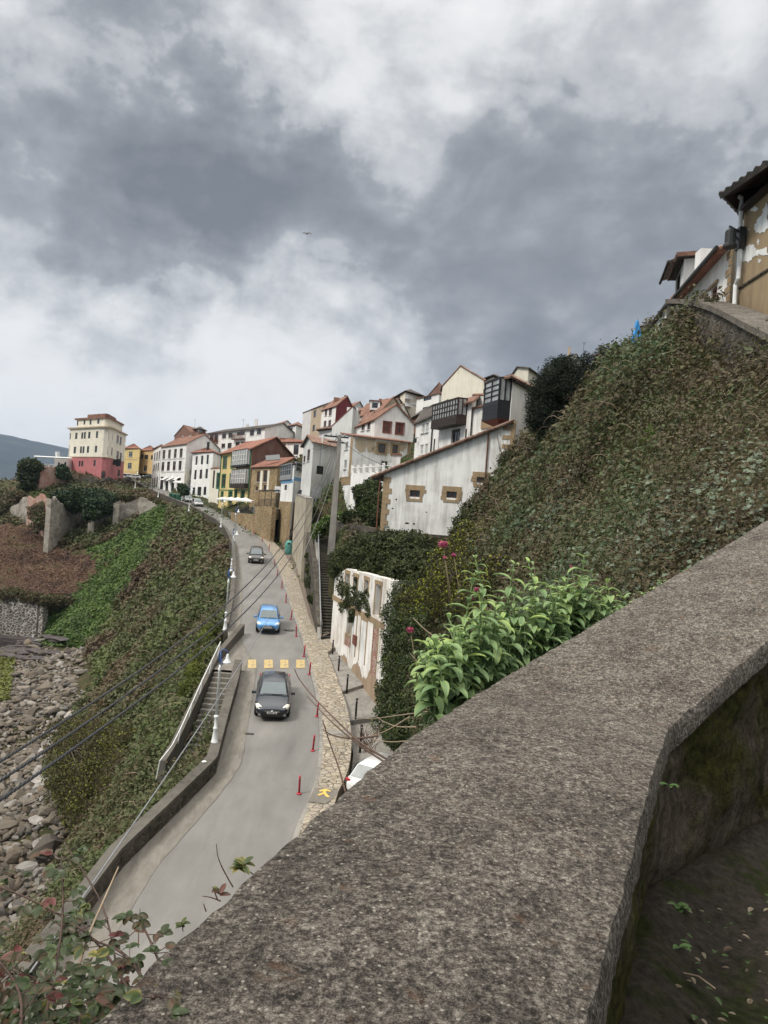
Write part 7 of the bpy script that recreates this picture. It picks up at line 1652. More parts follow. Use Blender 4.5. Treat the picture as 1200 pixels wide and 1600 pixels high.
# grid normals and per-cell sampling weights
dxu = np.gradient(GX, axis=1); dzu = np.gradient(GZ2, axis=1); dyu = np.gradient(GY, axis=1); dxv = np.gradient(GX, axis=0); dyv = np.gradient(GY, axis=0); dzv = np.gradient(GZ2, axis=0)
NRM = np.cross(np.stack([dxu, dyu, dzu], -1), np.stack([dxv, dyv, dzv], -1)); AREA = np.linalg.norm(NRM, axis=-1); NRM /= AREA[..., None] + 1e-9
NRM[NRM[..., 2] < 0] *= -1
DIST = np.sqrt(GX ** 2 + GY ** 2 + GZ2 ** 2)
FACING = np.abs((NRM * np.stack([GX, GY, GZ2], -1)).sum(-1) / DIST) 
def scatter(mask, n, power=2.0, mind=4):
    w = np.where(mask, AREA * (.25 + FACING) / np.maximum(DIST, mind) ** power, 0)[:-1, :-1].ravel()
    # ignore what lies outside the view by a wide margin
    X = GX * cr + GZ2 * sr; px = 600 + F * X / GY; w = w * np.where((px > -250) & (px < 1450), 1, .12)[:-1, :-1].ravel()
    w /= w.sum(); k = RNG.choice(len(w), n, p=w); i, j = k // (NU - 1), k % (NU - 1); a, b = RNG.random(n), RNG.random(n)
    def lerp(A): return (A[i, j] * (1 - a) * (1 - b) + A[i, j + 1] * a * (1 - b) + A[i + 1, j] * (1 - a) * b + A[i + 1, j + 1] * a * b)
    P = np.stack([lerp(GX), lerp(GY), lerp(GZ2)], -1); Nn = NRM[i, j]; return P, Nn, np.linalg.norm(P, axis=1)
def cover(name, mask, n, px_size, thick, tintf, mat, min_size=.03, jit=.8, lean=(0, 0, .35), pw=2.0, kind='stuff', label=None, cat=None, aspect=.62, gap=.25):
    P, Nn, D = scatter(mask, n, pw); size = np.maximum(min_size, D / F * px_size) * RNG.uniform(.45, 1.8, len(D)); h = RNG.random(len(D)) ** 1.3
    th = thick * np.clip(D / 12, .25, 1) if np.isscalar(thick) else thick(P)
    clump = vnoise(P[:, 0] / (size * 9), P[:, 1] / (size * 9), P[:, 2] / (size * 9), 77)
    kp = (fbm(P[:, 0] / (size * 14), P[:, 1] / (size * 14), P[:, 2] / (size * 14), 2, 99) > .45) | (RNG.random(len(D)) < gap); P, Nn, D, size, h, clump = P[kp], Nn[kp], D[kp], size[kp], h[kp], clump[kp]; th = th[kp]
    C = P + Nn * (h * th * (.35 + 1.1 * clump))[:, None]; NN = Nn + RNG.normal(size=P.shape) * jit + np.array(lean)
    o = leaf_obj(name, C, NN, size, tintf(C, h, len(D)), mat, aspect=aspect); tag(o, label, cat, None, kind); return o
# --- bramble and ivy bank on the right
BR = leafmat('bramble_foliage', [(.050, .040, .024), (.118, .092, .050), (.055, .048, .025), (.115, .108, .048), (.050, .062, .024), (.085, .115, .042), (.050, .080, .034), (.105, .150, .090)])
def tint_right(C, h, n):
    x, y, z = C.T; X = x * cr + z * sr; big = fbm(x / 3.2, y / 3.2, z / 3.2, 3, 41); u = x / y
    ivy = np.clip((big - .47) * 5, 0, 1) * np.clip(1.2 - (z / y) * 2.6, 0, 1)
    t = .28 + (fbm(x / 1.7, y / 1.7, z / 1.7, 3, 141) - .5) * .9 + .42 * ivy + (fbm(x / .7, y / .7, z / .7, 3, 51) - .5) * 1.0 + RNG.normal(size=n) * .13; return t
vis = mR
cover('bramble_thicket', mR, 250000, 5.2, .6, tint_right, BR, .022, .75, kind='stuff')
_ivy = (fbm(GX / 2.2, GY / 2.2, GZ2 / 2.2, 4, 41) > .51) & (GZ2 / GY < .04 + .30 * np.clip(GX / GY - .22, 0, .5)) & mR & (GY < 30)
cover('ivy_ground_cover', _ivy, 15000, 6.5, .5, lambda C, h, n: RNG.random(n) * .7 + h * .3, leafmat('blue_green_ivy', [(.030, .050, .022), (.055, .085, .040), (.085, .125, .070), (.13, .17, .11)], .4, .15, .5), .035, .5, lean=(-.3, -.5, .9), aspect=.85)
_gp = world_poly([(1003, 715), (1000, 692), (1012, 685), (1028, 698), (1022, 712)]); cover('grass_patch', in_poly(GX.ravel(), GY.ravel(), _gp).reshape(GX.shape), 2500, 4, .25, lambda C, h, n: RNG.random(n), leafmat('fresh_grass', [(.05, .10, .02), (.10, .18, .03), (.16, .24, .04)]), .02, .6, aspect=.3)
# bare arching stems through the thicket
def canes(mask, n, length, rad, mat, name, up=.6, power=2.0):
    P, Nn, D = scatter(mask, n, power); segs = []
    for p, q, d in zip(P, Nn, D):
        l = length * min(1.0, max(.25, d / 22)) * random.uniform(.5, 1.3); a = random.uniform(0, 6.28); dr = Vector((math.cos(a), math.sin(a), 0)); p = Vector(p) + Vector(q) * .15; nn = Vector(q)
        s = []
        for k in range(6):
            t = k / 5; s.append(p + dr * l * t * .8 + (nn * .6 + Vector((0, 0, up))) * l * (t - t * t * 1.05) * .9 + Vector((random.uniform(-1, 1), random.uniform(-1, 1), random.uniform(-1, 1))) * l * .04)
        segs.append((s, rad * max(.35, d / 22)))
    m = MB()
    for s, r in segs: m.tube(s, [r, r * .9, r * .8, r * .65, r * .5, r * .3], 3, cap=False)
    o = m.build(name, mat); tag(o, kind='stuff'); return o
MT['cane'] = flat('dry_cane', (.26, .20, .14), .8, var=.4, scale=4); MT['cane_d'] = flat('brown_cane', (.10, .062, .045), .8, var=.4, scale=4)
canes(mR, 1500, 1.2, .008, MT['cane'], 'dry_stems'); canes(mR, 2200, 1.0, .009, MT['cane_d'], 'brown_stems')
# --- sea cliff scrub on the left
SCB = leafmat('cliff_scrub', [(.085, .058, .036), (.125, .092, .052), (.105, .100, .048), (.078, .092, .036), (.084, .112, .038), (.12, .14, .045)])
def tint_left(C, h, n):
    x, y, z = C.T; big = fbm(x / 7, y / 7, z / 7, 3, 61); t = .40 + (big - .42) * 1.5 + (fbm(x / 1.3, y / 1.3, z / 1.3, 3, 71) - .5) * .7 + RNG.normal(size=n) * .12; return t
mRed = in_poly(GX.ravel(), GY.ravel(), RED_P).reshape(GX.shape)
cover('cliff_scrub', mL & ~mG, 210000, 5.0, 1.0, tint_left, SCB, .05, .7)
cover('bright_ivy_gully', mG, 50000, 4.0, .35, lambda C, h, n: .5 + (fbm(C[:, 0] / 2.2, C[:, 1] / 2.2, C[:, 2] / 2.2, 3, 5) - .5) * .9 + RNG.normal(size=n) * .22, leafmat('bright_ivy', [(.040, .050, .016), (.050, .088, .018), (.072, .135, .025), (.13, .17, .045)]), .08, .5)
cover('dead_red_fern', mRed, 6000, 3.4, .8, lambda C, h, n: RNG.random(n), leafmat('dead_fern', [(0.091, 0.049, 0.039), (0.169, 0.091, 0.072), (0.130, 0.091, 0.052)]), .08, .8)
cover('dead_bracken', mB, 60000, 3.4, .3, lambda C, h, n: .45 + (fbm(C[:, 0] / 3, C[:, 1] / 3, C[:, 2] / 3, 3, 15) - .5) * 1.5 + RNG.normal(size=n) * .2, leafmat('dead_bracken', [(0.072, 0.046, 0.034), (0.156, 0.090, 0.062), (0.204, 0.126, 0.084), (0.132, 0.120, 0.060)]), .08, .45, aspect=.3)
def tint_head(C, h, n): x, y, z = C.T; return .35 + (fbm(x / 5, y / 5, z / 5, 3, 8) - .45) * 1.5 + RNG.normal(size=n) * .13
cover('headland_scrub', mH & ~mB & ~mG, 55000, 3.2, 1.0, tint_head, SCB, .1, .7)
mTown = mT & ~mR
cover('hillside_grass', mTown, 50000, 3.6, .5, lambda C, h, n: .55 + (fbm(C[:, 0] / 3, C[:, 1] / 3, 0, 3, 9) - .5) + RNG.normal(size=n) * .15, leafmat('garden_green', [(.035, .045, .015), (.05, .085, .02), (.08, .13, .03)]), .08, .7)
canes(mL & ~mG, 1500, 1.5, .012, MT['cane'], 'dry_cliff_stems'); canes(mL & ~mG, 1200, 1.6, .014, MT['cane_d'], 'dark_cliff_stems')
mFar = (~(mL | mR | mT | mG | mB | mH)) & (GZ2 > -24) & (GY > 60) & (GX < -60)
if mFar.sum() > 20: cover('outer_headland_scrub', mFar, 20000, 3.4, .8, tint_head, SCB, .1, .7)
# --- bushes and trees as things of their own
def blob_leaves(parent, name, balls, n, size, mat, tf=None, jit=.9, aspect=.6, shell=.55):
    """leaves through a crown made of several overlapping ragged balls: (centre, radii)"""
    vol = np.array([b[1][0] * b[1][1] * b[1][2] for b in balls]) ** .67; k = RNG.choice(len(balls), n, p=vol / vol.sum()); d = RNG.normal(size=(n, 3)); d /= np.linalg.norm(d, axis=1, keepdims=True)
    r = shell + (1 - shell) * RNG.random(n) ** .6; cc = np.array([tuple(b[0]) for b in balls])[k]; rr = np.array([b[1] for b in balls])[k]
    rag = .72 + .55 * vnoise(d[:, 0] * 3 + k, d[:, 1] * 3, d[:, 2] * 3, 5); C = cc + d * rr * (r * rag)[:, None]
    t = (.35 + (fbm(C[:, 0] * 1.7, C[:, 1] * 1.7, C[:, 2] * 1.7, 3, 90) - .5) * 1.1 + RNG.normal(size=n) * .16) if tf is None else tf(C, n)
    return leaf_obj(name, C, d + RNG.normal(size=(n, 3)) * jit + np.array((0, 0, .3)), size * RNG.uniform(.6, 1.4, n), t, mat, parent, aspect=aspect)
def trunk(parent, base, tops, r0, mat, name='trunk'):
    m = MB(); b = Vector(base)
    for t in tops:
        t = Vector(t); mid = b.lerp(t, .5) + Vector((random.uniform(-.1, .1), random.uniform(-.1, .1), 0)) * (t - b).length * .6; m.tube([b, b.lerp(mid, .5), mid, mid.lerp(t, .5), t], [r0, r0 * .8, r0 * .6, r0 * .4, r0 * .12], 6)
    return m.build(name, mat, parent, True)
bark = flat('bark', (.07, .055, .042), .9, var=.4, scale=9); YEW = leafmat('yew_needles', [(.008, .014, .007), (.014, .024, .011), (.024, .036, .016)], .7, .1)
def yew():
    base = at(868, 690, 41); base.z -= .6; r = empty('yew_tree', base, 'dense near black yew tree leaning against the white wall below the crest', 'tree'); d = 41
    pts = [(862, 672, 1.1), (845, 640, .95), (838, 655, .8), (868, 640, 1.3), (896, 640, 1.1), (850, 612, 1.1), (880, 606, 1.4), (903, 602, 1.0), (868, 585, 1.0), (893, 578, .9), (882, 570, .6), (840, 625, .6), (912, 585, .6), (872, 572, .5), (858, 598, .8)]
    balls = [(at(x, y, d + random.uniform(-.6, .8)), (s * .95, s * .95, s * 1.05)) for x, y, s in pts]; blob_leaves(r, 'crown', balls, 42000, .125, YEW, lambda C, n: .35 + (fbm(C[:, 0] * 2.2, C[:, 1] * 2.2, C[:, 2] * 2.2, 3, 4) - .5) * 1.3 + RNG.normal(size=n) * .2, aspect=.35, shell=.35)
    trunk(r, base, [b[0] for b in balls[:10]], .2, bark)
    # small dark shoots on the crest beside it
    base = at(935, 612, 36); r = empty('shrub', base, 'small ragged evergreen on the crest between the yew and the bank', 'shrub'); balls = [(at(x, y, 36), (s, s, s * 1.2)) for x, y, s in ((925, 575, .55), (938, 562, .5), (948, 556, .4), (930, 590, .6), (955, 575, .5), (915, 560, .3), (942, 545, .22))]
    blob_leaves(r, 'foliage', balls, 7000, .10, YEW, aspect=.35, shell=.3); trunk(r, base, [b[0] for b in balls], .07, bark, 'stem')
yew()
def bush(name, label, d, pts, n, size, mat, stems=True, base=None, cat='shrub', **k):
    b0 = at(*(base or (pts[0][0], pts[0][1] + 20)), d); r = empty(name, b0, label, cat); balls = [(at(x, y, dd), (s, s * .9, s * .85)) for x, y, dd, s in pts]
    blob_leaves(r, 'foliage', balls, n, size, mat, **k)
    if stems: trunk(r, b0, [b[0] for b in balls[:8]], .05, bark, 'stem')
    return r
HEDGE = leafmat('dark_hedge', [(0.026, 0.034, 0.013), (0.047, 0.062, 0.021), (0.078, 0.091, 0.029), (0.111, 0.124, 0.039)], .6, .2)
bush('hedge', 'dark rounded hedge mass behind the top of the ruined white facade', 50, [(548, 880, 52, 1.6), (566, 868, 51, 1.6), (590, 862, 50, 1.7), (615, 860, 49, 1.7), (640, 860, 48, 1.6), (662, 862, 47, 1.3), (560, 892, 51, 1.2), (600, 885, 48, 1.5), (640, 885, 46, 1.5), (670, 880, 45, 1.2), (690, 900, 42, 1.3), (536, 893, 53, 1.0), (548, 918, 50.6, 1.0), (560, 925, 49.2, 1.0), (573, 925, 47.6, 1.0), (588, 935, 45.6, 1.0), (592, 955, 45, .9), (549, 950, 50.4, .9), (572, 905, 48, .8), (625, 900, 44.5, 1.2)], 58000, .17, HEDGE)
YB = leafmat('yellow_green_shrub', [(.035, .03, .015), (.06, .06, .018), (.20, .22, .02), (.32, .34, .03)], .6, .3)
bush('shrub', 'bushy shrub dotted with small yellow green leaves right of the barn wall', 30, [(705, 880, 34, 1.2), (725, 860, 34, 1.3), (750, 845, 34, 1.3), (775, 850, 33, 1.2), (790, 875, 32, 1.3), (740, 890, 31, 1.4), (715, 915, 30, 1.4), (690, 930, 31, 1.3), (765, 905, 29, 1.3), (800, 900, 28, 1.2), (660, 940, 34, 1.2), (740, 930, 27, 1.1)], 26000, .10, YB, tf=lambda C, n: np.where(RNG.random(n) < .22, .9, .15) + RNG.normal(size=n) * .12)
bush('shrub', 'dark spiky leaved shrub with bare upward twigs in front of the barn wall', 44, [(745, 800, 44, 1.0), (735, 820, 43, 1.1), (760, 812, 42, 1.1), (752, 780, 45, .6), (770, 790, 43, .8), (725, 835, 42, .9), (795, 745, 46, .9), (788, 770, 45, 1.0), (800, 720, 46.5, .9)], 22000, .12, HEDGE)
bush('shrub', 'green shrub climbing the garden slope left of the barn', 60, [(575, 775, 60, 1.2), (588, 790, 58, 1.3), (570, 795, 60, 1.0), (582, 760, 61, .9), (560, 765, 66, .6), (594, 808, 57, 1.1), (545, 808, 62, .7)], 16000, .17, leafmat('mid_green', [(.02, .03, .01), (.045, .07, .018), (.08, .12, .03)]))
bush('ivy', 'ivy hanging over the wall left of the long stair', 62, [(493, 850, 72, .7), (489, 870, 70, .7), (487, 890, 67, .7), (488, 910, 64, .7), (492, 935, 60, .6), (495, 860, 71, .7), (491, 880, 68, .6), (484, 868, 72, .5)], 12000, .16, HEDGE, False, cat='climber')
bush('flowering_plant', 'pale flowered arum lilies at the head of the long stair', 66, [(500, 826, 68, .7), (508, 818, 67, .6), (496, 834, 68, .6), (514, 812, 66, .5), (530, 806, 64, .4)], 6000, .2, leafmat('arum', [(.05, .10, .02), (.09, .16, .03), (.16, .2, .05), (.6, .6, .5)]), False, cat='plant', tf=lambda C, n: np.where(RNG.random(n) < .05, 1.0, RNG.random(n) * .6))
bush('shrub', 'plants rooted in the empty windows of the ruined facade', 47, [(547, 940, 48.5, .45), (560, 938, 47, .55), (566, 946, 46.4, .5), (553, 958, 47.5, .4), (541, 945, 49, .35), (571, 932, 45.8, .35), (549, 968, 47.5, .25)], 6000, .10, HEDGE, False)
bush('ivy', 'curtain of dark ivy over the cliff right of the ruined facade', 38, [(622, 960, 41, 1.0), (628, 1000, 39, 1.2), (618, 1030, 38.5, .9), (635, 1050, 37, 1.3), (612, 1075, 38, .9), (640, 1090, 35, 1.4), (625, 1120, 35, 1.3), (618, 1100, 36.5, 1.0), (660, 1110, 31, 1.3), (655, 1060, 34, 1.3), (660, 1010, 36, 1.3), (650, 970, 38, 1.3), (640, 930, 41, 1.2), (645, 1140, 31, 1.2), (625, 1150, 32, .8), (680, 980, 33, 1.3), (690, 1040, 28, 1.2)], 60000, .12,
     leafmat('cliff_ivy', [(0.021, 0.031, 0.011), (0.042, 0.063, 0.020), (0.070, 0.098, 0.028), (0.168, 0.224, 0.042)], .55, .2), False, cat='climber')
IVY = leafmat('dark_ivy', [(.014, .030, .010), (.028, .055, .018), (.045, .085, .026)], .5, .15)
bush('ivy', 'dark ivy heaped over the top of the pale ruin wall', 158, [(100, 778, 156, 2.2), (115, 776, 157, 2.6), (130, 778, 158, 2.6), (108, 786, 156, 2.0), (90, 776, 155, 1.5), (120, 788, 157, 2.2)], 9000, .5, IVY, False, cat='climber')
bush('ivy', 'round dark ivy mass draped between two ruin piers', 158, [(140, 782, 158, 3.0), (152, 782, 159, 3.2), (164, 784, 160, 2.8), (146, 790, 154, 2.2), (158, 792, 155, 2.4), (140, 804, 153, 1.6), (150, 804, 153, 1.4)], 12000, .5, IVY, False, cat='climber')
bush('ivy', 'ivy column smothering the left corner of the brick rampart', 183, [(42, 728, 182, 2.2), (50, 728, 182, 2.4), (40, 742, 182, 2.4), (46, 754, 182, 2.2), (38, 762, 182, 1.8), (58, 730, 182, 1.6), (52, 742, 182, 1.8)], 8000, .5, leafmat('rampart_ivy', [(.02, .03, .01), (.04, .06, .02), (.09, .10, .02)]), False, cat='climber')
bush('shrub', 'dark bush at the right end of the brick rampart', 184, [(98, 734, 184, 1.6), (102, 742, 184, 1.6), (94, 742, 184, 1.2)], 3000, .45, IVY, False)
bush('shrub', 'scrubby bush shading the far left ruins', 170, [(5, 778, 176, 2.6), (12, 786, 174, 2.4), (0, 792, 172, 2.4), (30, 776, 176, 2.0), (64, 800, 158, 2.6), (66, 815, 156, 2.0)], 9000, .5, SCB, False)
bush('shrub', 'olive bush overhanging the right hand ruin wall', 162, [(190, 776, 163, 1.2), (205, 777, 163, 1.4), (220, 780, 162, 1.3), (235, 783, 161, 1.4), (248, 788, 159, 1.5)], 5000, .45, SCB, False)
bush('hanging_plant', 'dry grey green shrub tumbling along the block sea wall top', 130, [(10, 928, 131, 1.5), (25, 928, 131, 1.5), (40, 932, 130.5, 1.3), (55, 934, 130, 1.3), (70, 938, 130, 1.3), (90, 940, 132, 1.4), (108, 940, 133, 1.4)], 8000, .35, SCB, False, cat='shrub')
SB = leafmat('spring_shrub', [(0.052, 0.039, 0.021), (0.072, 0.065, 0.026), (0.143, 0.156, 0.026), (0.286, 0.312, 0.039)], .6, .3)
bush('shrub', 'wide twiggy shrub budding yellow green at the foot of the sea cliff', 56, [(110, 1150, 62, 2.0), (140, 1160, 58, 2.4), (170, 1165, 55, 2.2), (120, 1195, 57, 2.2), (155, 1210, 53, 2.4), (190, 1205, 50, 1.8), (110, 1230, 56, 1.9), (150, 1250, 51, 2.2), (185, 1245, 48, 1.8), (95, 1215, 60, 1.5), (130, 1270, 52, 1.5), (200, 1165, 53, 1.6)], 30000, .16, SB, tf=lambda C, n: np.where(RNG.random(n) < .3, .62, .12) + (fbm(C[:, 0], C[:, 1], C[:, 2], 3, 7) - .5) * .6 + RNG.normal(size=n) * .08)
bush('shrub', 'bright green tuft between sea wall and rocks', 47, [(150, 1310, 50, .9), (165, 1300, 48, 1.0), (180, 1285, 46, 1.0), (140, 1320, 51, .6), (195, 1265, 44.5, .9), (205, 1245, 43, .8)], 8000, .13, leafmat('wall_weeds', [(.04, .06, .015), (.10, .16, .025), (.2, .25, .04)]), False)
bush('shrub', 'yellow green bank of weeds just outside the sea wall above the stair', 62, [(322, 1000, 56, .8), (314, 1030, 52, .9), (305, 1050, 49, .8), (330, 985, 58, .7), (298, 1075, 46, .8)], 8000, .13, leafmat('bank_weeds', [(.05, .06, .015), (.12, .15, .025), (.24, .24, .04)]), False)
bush('shrub', 'small green bush beside the hotel side wall', 152, [(286, 763, 156, 1.2), (289, 768, 155, 1.1)], 1600, .4, IVY, False)
# bare shrub twigs rising in front of the barn
segs = []
for px, py, d in ((745, 790, 44), (752, 780, 44), (770, 760, 44), (790, 740, 46), (730, 800, 43), (795, 720, 47), (786, 700, 46), (812, 690, 45)):
    for k in range(7):
        a = at(px + random.uniform(-6, 6), py + 10, d); q = [a]; v = Vector((random.uniform(-.6, .4), random.uniform(-.2, .2), 1)).normalized()
        for i in range(5): v = (v + Vector((random.uniform(-.35, .3), random.uniform(-.2, .2), random.uniform(-.1, .2)))).normalized(); q.append(q[-1] + v * .3)
        segs.append(q)
o = stems_obj('bare_twigs', segs, .02, MT['cane_d']); tag(o, kind='stuff')

# ---------------------------------------------------------------- beach: boulders, stones, wet rock shelf
def rockmat(name, cols):
    m, t, b = newmat(name, .85, .25); oi = nd(t, 'ShaderNodeObjectInfo'); at_ = nd(t, 'ShaderNodeAttribute', attribute_name='tint'); s = math_(t, 'ADD', oi.outputs['Random'], at_.outputs['Fac']); s = math_(t, 'FRACT', s)
    r = ramp(t, [(i / (len(cols) - 1), c) for i, c in enumerate(cols)]); t.links.new(s, r.inputs[0]); n = tnoise(t, coord(t), 1.8, 8, .65); c1 = mixc(t, math_(t, 'MULTIPLY', n, .75), r.outputs[0], (.045, .04, .035)); t.links.new(c1, b.inputs['Base Color']); bump(t, b, n, .7, .1); return m
ROCK = rockmat('beach_stone', [(.09, .08, .068), (.16, .135, .105), (.23, .195, .15), (.14, .11, .08), (.30, .27, .225), (.18, .15, .115), (.12, .115, .108), (.40, .375, .34), (.19, .14, .095)])
def rockmesh(seed):
    rnd = np.random.default_rng(seed); import bmesh; bm = bmesh.new(); bmesh.ops.create_icosphere(bm, subdivisions=2, radius=1)
    cuts = rnd.normal(size=(14, 3)); cuts /= np.linalg.norm(cuts, axis=1, keepdims=True); off = rnd.uniform(.35, .8, 14)
    for v in bm.verts:
        p = np.array(v.co)
        for c, o in zip(cuts, off):
            k = p @ c
            if k > o: p = p - c * (k - o)
        v.co = Vector(p * (1 + .10 * (rnd.random() - .5)))
    me = bpy.data.meshes.new('boulder'); bm.to_mesh(me); bm.free(); me.materials.append(ROCK); return me
RM = [rockmesh(s) for s in range(9)]
BEACH_P = [tuple(at(px, py, 1)[:2]) for px, py in ()]
def beach_z(x, y): return float(height(np.array([x]), np.array([y]))[0])
cand = []
rb = random.Random(11)
tries = 0
leftpoly = LEFT_P
XS = np.array([rb.uniform(-72, -12) for _ in range(60000)]); YS = np.array([44 + 88 * rb.random() ** 1.6 for _ in range(60000)])
ZS = height(XS, YS); Xc = XS * cr + ZS * sr; Zc = -XS * sr + ZS * cr; PXs = 600 + F * Xc / YS; PYs = 800 - F * Zc / YS
okb = (~in_poly(XS, YS, LEFT_P)) & (ZS < -24.5) & (PXs > -60) & (PXs < 260) & (PYs > 1000) & (PYs < 1520) & (YS < 127)
idx = np.where(okb)[0][:13000]
sizes = np.array([min(1.5, .16 * math.exp(rb.gauss(.42, .55))) for _ in idx]); app = sizes / YS[idx]; order = np.argsort(-app)
big = order[:300]; small = order[300:]
for j in big:
    i = idx[j]; s = sizes[j]; o = bpy.data.objects.new('boulder', RM[rb.randrange(9)]); COL.objects.link(o); o.location = (XS[i], YS[i], ZS[i] + s * .35)
    o.rotation_euler = (rb.uniform(-.5, .5), rb.uniform(-.5, .5), rb.uniform(0, 6.3)); o.scale = (s * rb.uniform(.9, 1.5), s * rb.uniform(.7, 1.1), s * rb.uniform(.5, .85)); tag(o, 'weathered grey brown boulder among the stones of the shore', 'boulder', 'boulders on the shore')
tv = []
base = [np.array([tuple(v.co) for v in me.vertices]) for me in RM]; bf = [np.array([tuple(p.vertices) for p in me.polygons]) for me in RM]; VV, FF, TT, o_ = [], [], [], 0
for j in small:
    i = idx[j]; s = sizes[j]; k = rb.randrange(9); v = base[k] * np.array([s * rb.uniform(.9, 1.5), s * rb.uniform(.7, 1.1), s * rb.uniform(.5, .85)]); a = rb.uniform(0, 6.3); c, q = math.cos(a), math.sin(a)
    v = np.stack([v[:, 0] * c - v[:, 1] * q, v[:, 0] * q + v[:, 1] * c, v[:, 2]], 1) + np.array([XS[i], YS[i], ZS[i] + s * .3]); VV.append(v); FF.append(bf[k] + o_); o_ += len(v); TT.append(np.full(len(v), rb.random()))
V = np.concatenate(VV); Fq = np.concatenate(FF); me = bpy.data.meshes.new('shingle'); me.vertices.add(len(V)); me.vertices.foreach_set('co', V.ravel()); me.loops.add(Fq.size); me.loops.foreach_set('vertex_index', Fq.ravel()); me.polygons.add(len(Fq)); me.polygons.foreach_set('loop_start', np.arange(0, Fq.size, 3)); me.polygons.foreach_set('loop_total', np.full(len(Fq), 3))
a = me.attributes.new('tint', 'FLOAT', 'POINT'); a.data.foreach_set('value', np.concatenate(TT).astype(np.float32)); me.materials.append(ROCK); me.update(); o = bpy.data.objects.new('shore_stones', me); COL.objects.link(o); tag(o, kind='stuff')
# bedding planes of dark wet rock under the block sea wall, with a seaweed patch
def shelf():
    m, t, b = newmat('wet_bedded_rock', .5, .4); n = tnoise(t, coord(t, (.5, .5, 3)), 1.2, 8, .7); r = ramp(t, [(.3, (.025, .022, .024)), (.6, (.075, .06, .058)), (.75, (.15, .12, .10))]); t.links.new(n, r.inputs[0]); t.links.new(r.outputs[0], b.inputs['Base Color']); bump(t, b, n, 1, .2)
    mb = MB(); rr = random.Random(3)
    for k in range(46):
        px = rr.uniform(-30, 85); py = rr.uniform(1016, 1040); d = 128 - (py - 1005) * .35; p = at(px, py, d); p.z = beach_z(p.x, p.y) + .3; l = rr.uniform(2, 5)
        k = rr.randrange(9); mb.add([(p.x + v[0] * l, p.y + v[1] * 1.3 - v[0] * l * .28, p.z + v[2] * .55 + v[0] * .2) for v in base[k]], [tuple(int(q) for q in f) for f in bf[k]])
    mb.obox(at(36, 1006, 128.5), Vector((5.5, -.5, 0)), Vector((0, 1.2, 0)), Vector((0, 0, 1.0)))
    o = mb.build('rock_shelf', m); tag(o, kind='structure')
    mb = MB(); g = leafmat('seaweed', [(.06, .075, .015), (.14, .16, .035), (.2, .21, .06)])
    C = []; 
    for k in range(5000):
        px = rr.uniform(-30, 26); py = rr.uniform(1030, 1078) ; 
        if px > 26 - (py - 1030) * .25: continue
        d = 110 - (py - 1050) * .6; p = at(px, py, d); C.append((p.x, p.y, beach_z(p.x, p.y) + .35 + .3 * rr.random()))
    C = np.array(C); o = leaf_obj('seaweed', C, np.tile([0, 0, 1.0], (len(C), 1)) + RNG.normal(size=C.shape) * .4, .5, RNG.random(len(C)), g); tag(o, kind='stuff')
shelf()
# the limewashed strip of old concrete slip between boulders and scrub
m = MB(); pl = [hit(*p) for p in ((108, 1120), (84, 1145), (66, 1180), (60, 1215), (70, 1250), (58, 1290), (64, 1320))]
rk = random.Random(9)
for p in resample(pl, 12):
    k = rk.randrange(9); e = rk.uniform(.6, 1.1); m.add([(p.x + v[0] * e, p.y + v[1] * e * 1.7, p.z + .2 + v[2] * .5 * e) for v in base[k]], [tuple(int(q) for q in f) for f in bf[k]])
o = m.build('rock_ledge', flat('salt_whitened_rock', (.30, .28, .26), .9, var=.5, scale=.9)); tag(o, kind='structure')

# ---------------------------------------------------------------- foreground plants
def lance_leaf(V, Fc, T, base, dirv, up, L_, w, curl, tint):
    """a real bent lance shaped leaf: 7 stations, V-shaped cross-section"""
    base, dirv, up = Vector(base), Vector(dirv).normalized(), Vector(up); side = dirv.cross(up).normalized(); up = side.cross(dirv).normalized(); b = len(V); n = 8
    for i in range(n):
        t = i / (n - 1); a = curl * t; c = base + dirv * (L_ * math.sin(a) / max(curl, 1e-3)) - up * (L_ * (1 - math.cos(a)) / max(curl, 1e-3)); ww = w * (math.sin(math.pi * min(1, t * .92 + .08)) ** .75) * (1 - .15 * t) + .0006; lift = up * math.cos(a) + dirv * math.sin(a)
        V += [c - side * ww + lift * ww * .35, c - side * ww * .5 + lift * ww * .1, c, c + side * ww * .5 + lift * ww * .1, c + side * ww + lift * ww * .35]; T += [tint + .12, tint, tint - .18, tint, tint + .12]
    for i in range(n - 1):
        for j in range(4): Fc.append((b + i * 5 + j, b + i * 5 + j + 1, b + (i + 1) * 5 + j + 1, b + (i + 1) * 5 + j))
def mesh_t(name, V, Fc, T, mat, parent):
    me = bpy.data.meshes.new(name); o0 = world_loc(parent); me.from_pydata([Vector(v) - o0 for v in V], [], Fc); a = me.attributes.new('tint', 'FLOAT', 'POINT'); a.data.foreach_set('value', np.clip(np.array(T), 0, 1).astype(np.float32)); me.materials.append(mat)
    me.polygons.foreach_set('use_smooth', [True] * len(me.polygons)); me.update(); o = bpy.data.objects.new(name, me); COL.objects.link(o); o.parent = parent; return o
VAL = leafmat('valerian_leaf', [(.050, .095, .034), (.115, .195, .080), (.18, .28, .125), (.26, .37, .15), (.36, .48, .12)], .5, .28, .35)
VST = flat('valerian_stem', (.14, .20, .08), .6, var=.25); PINK = leafmat('valerian_flower', [(.22, .03, .07), (.42, .07, .15), (.55, .16, .25)], .6, .2)
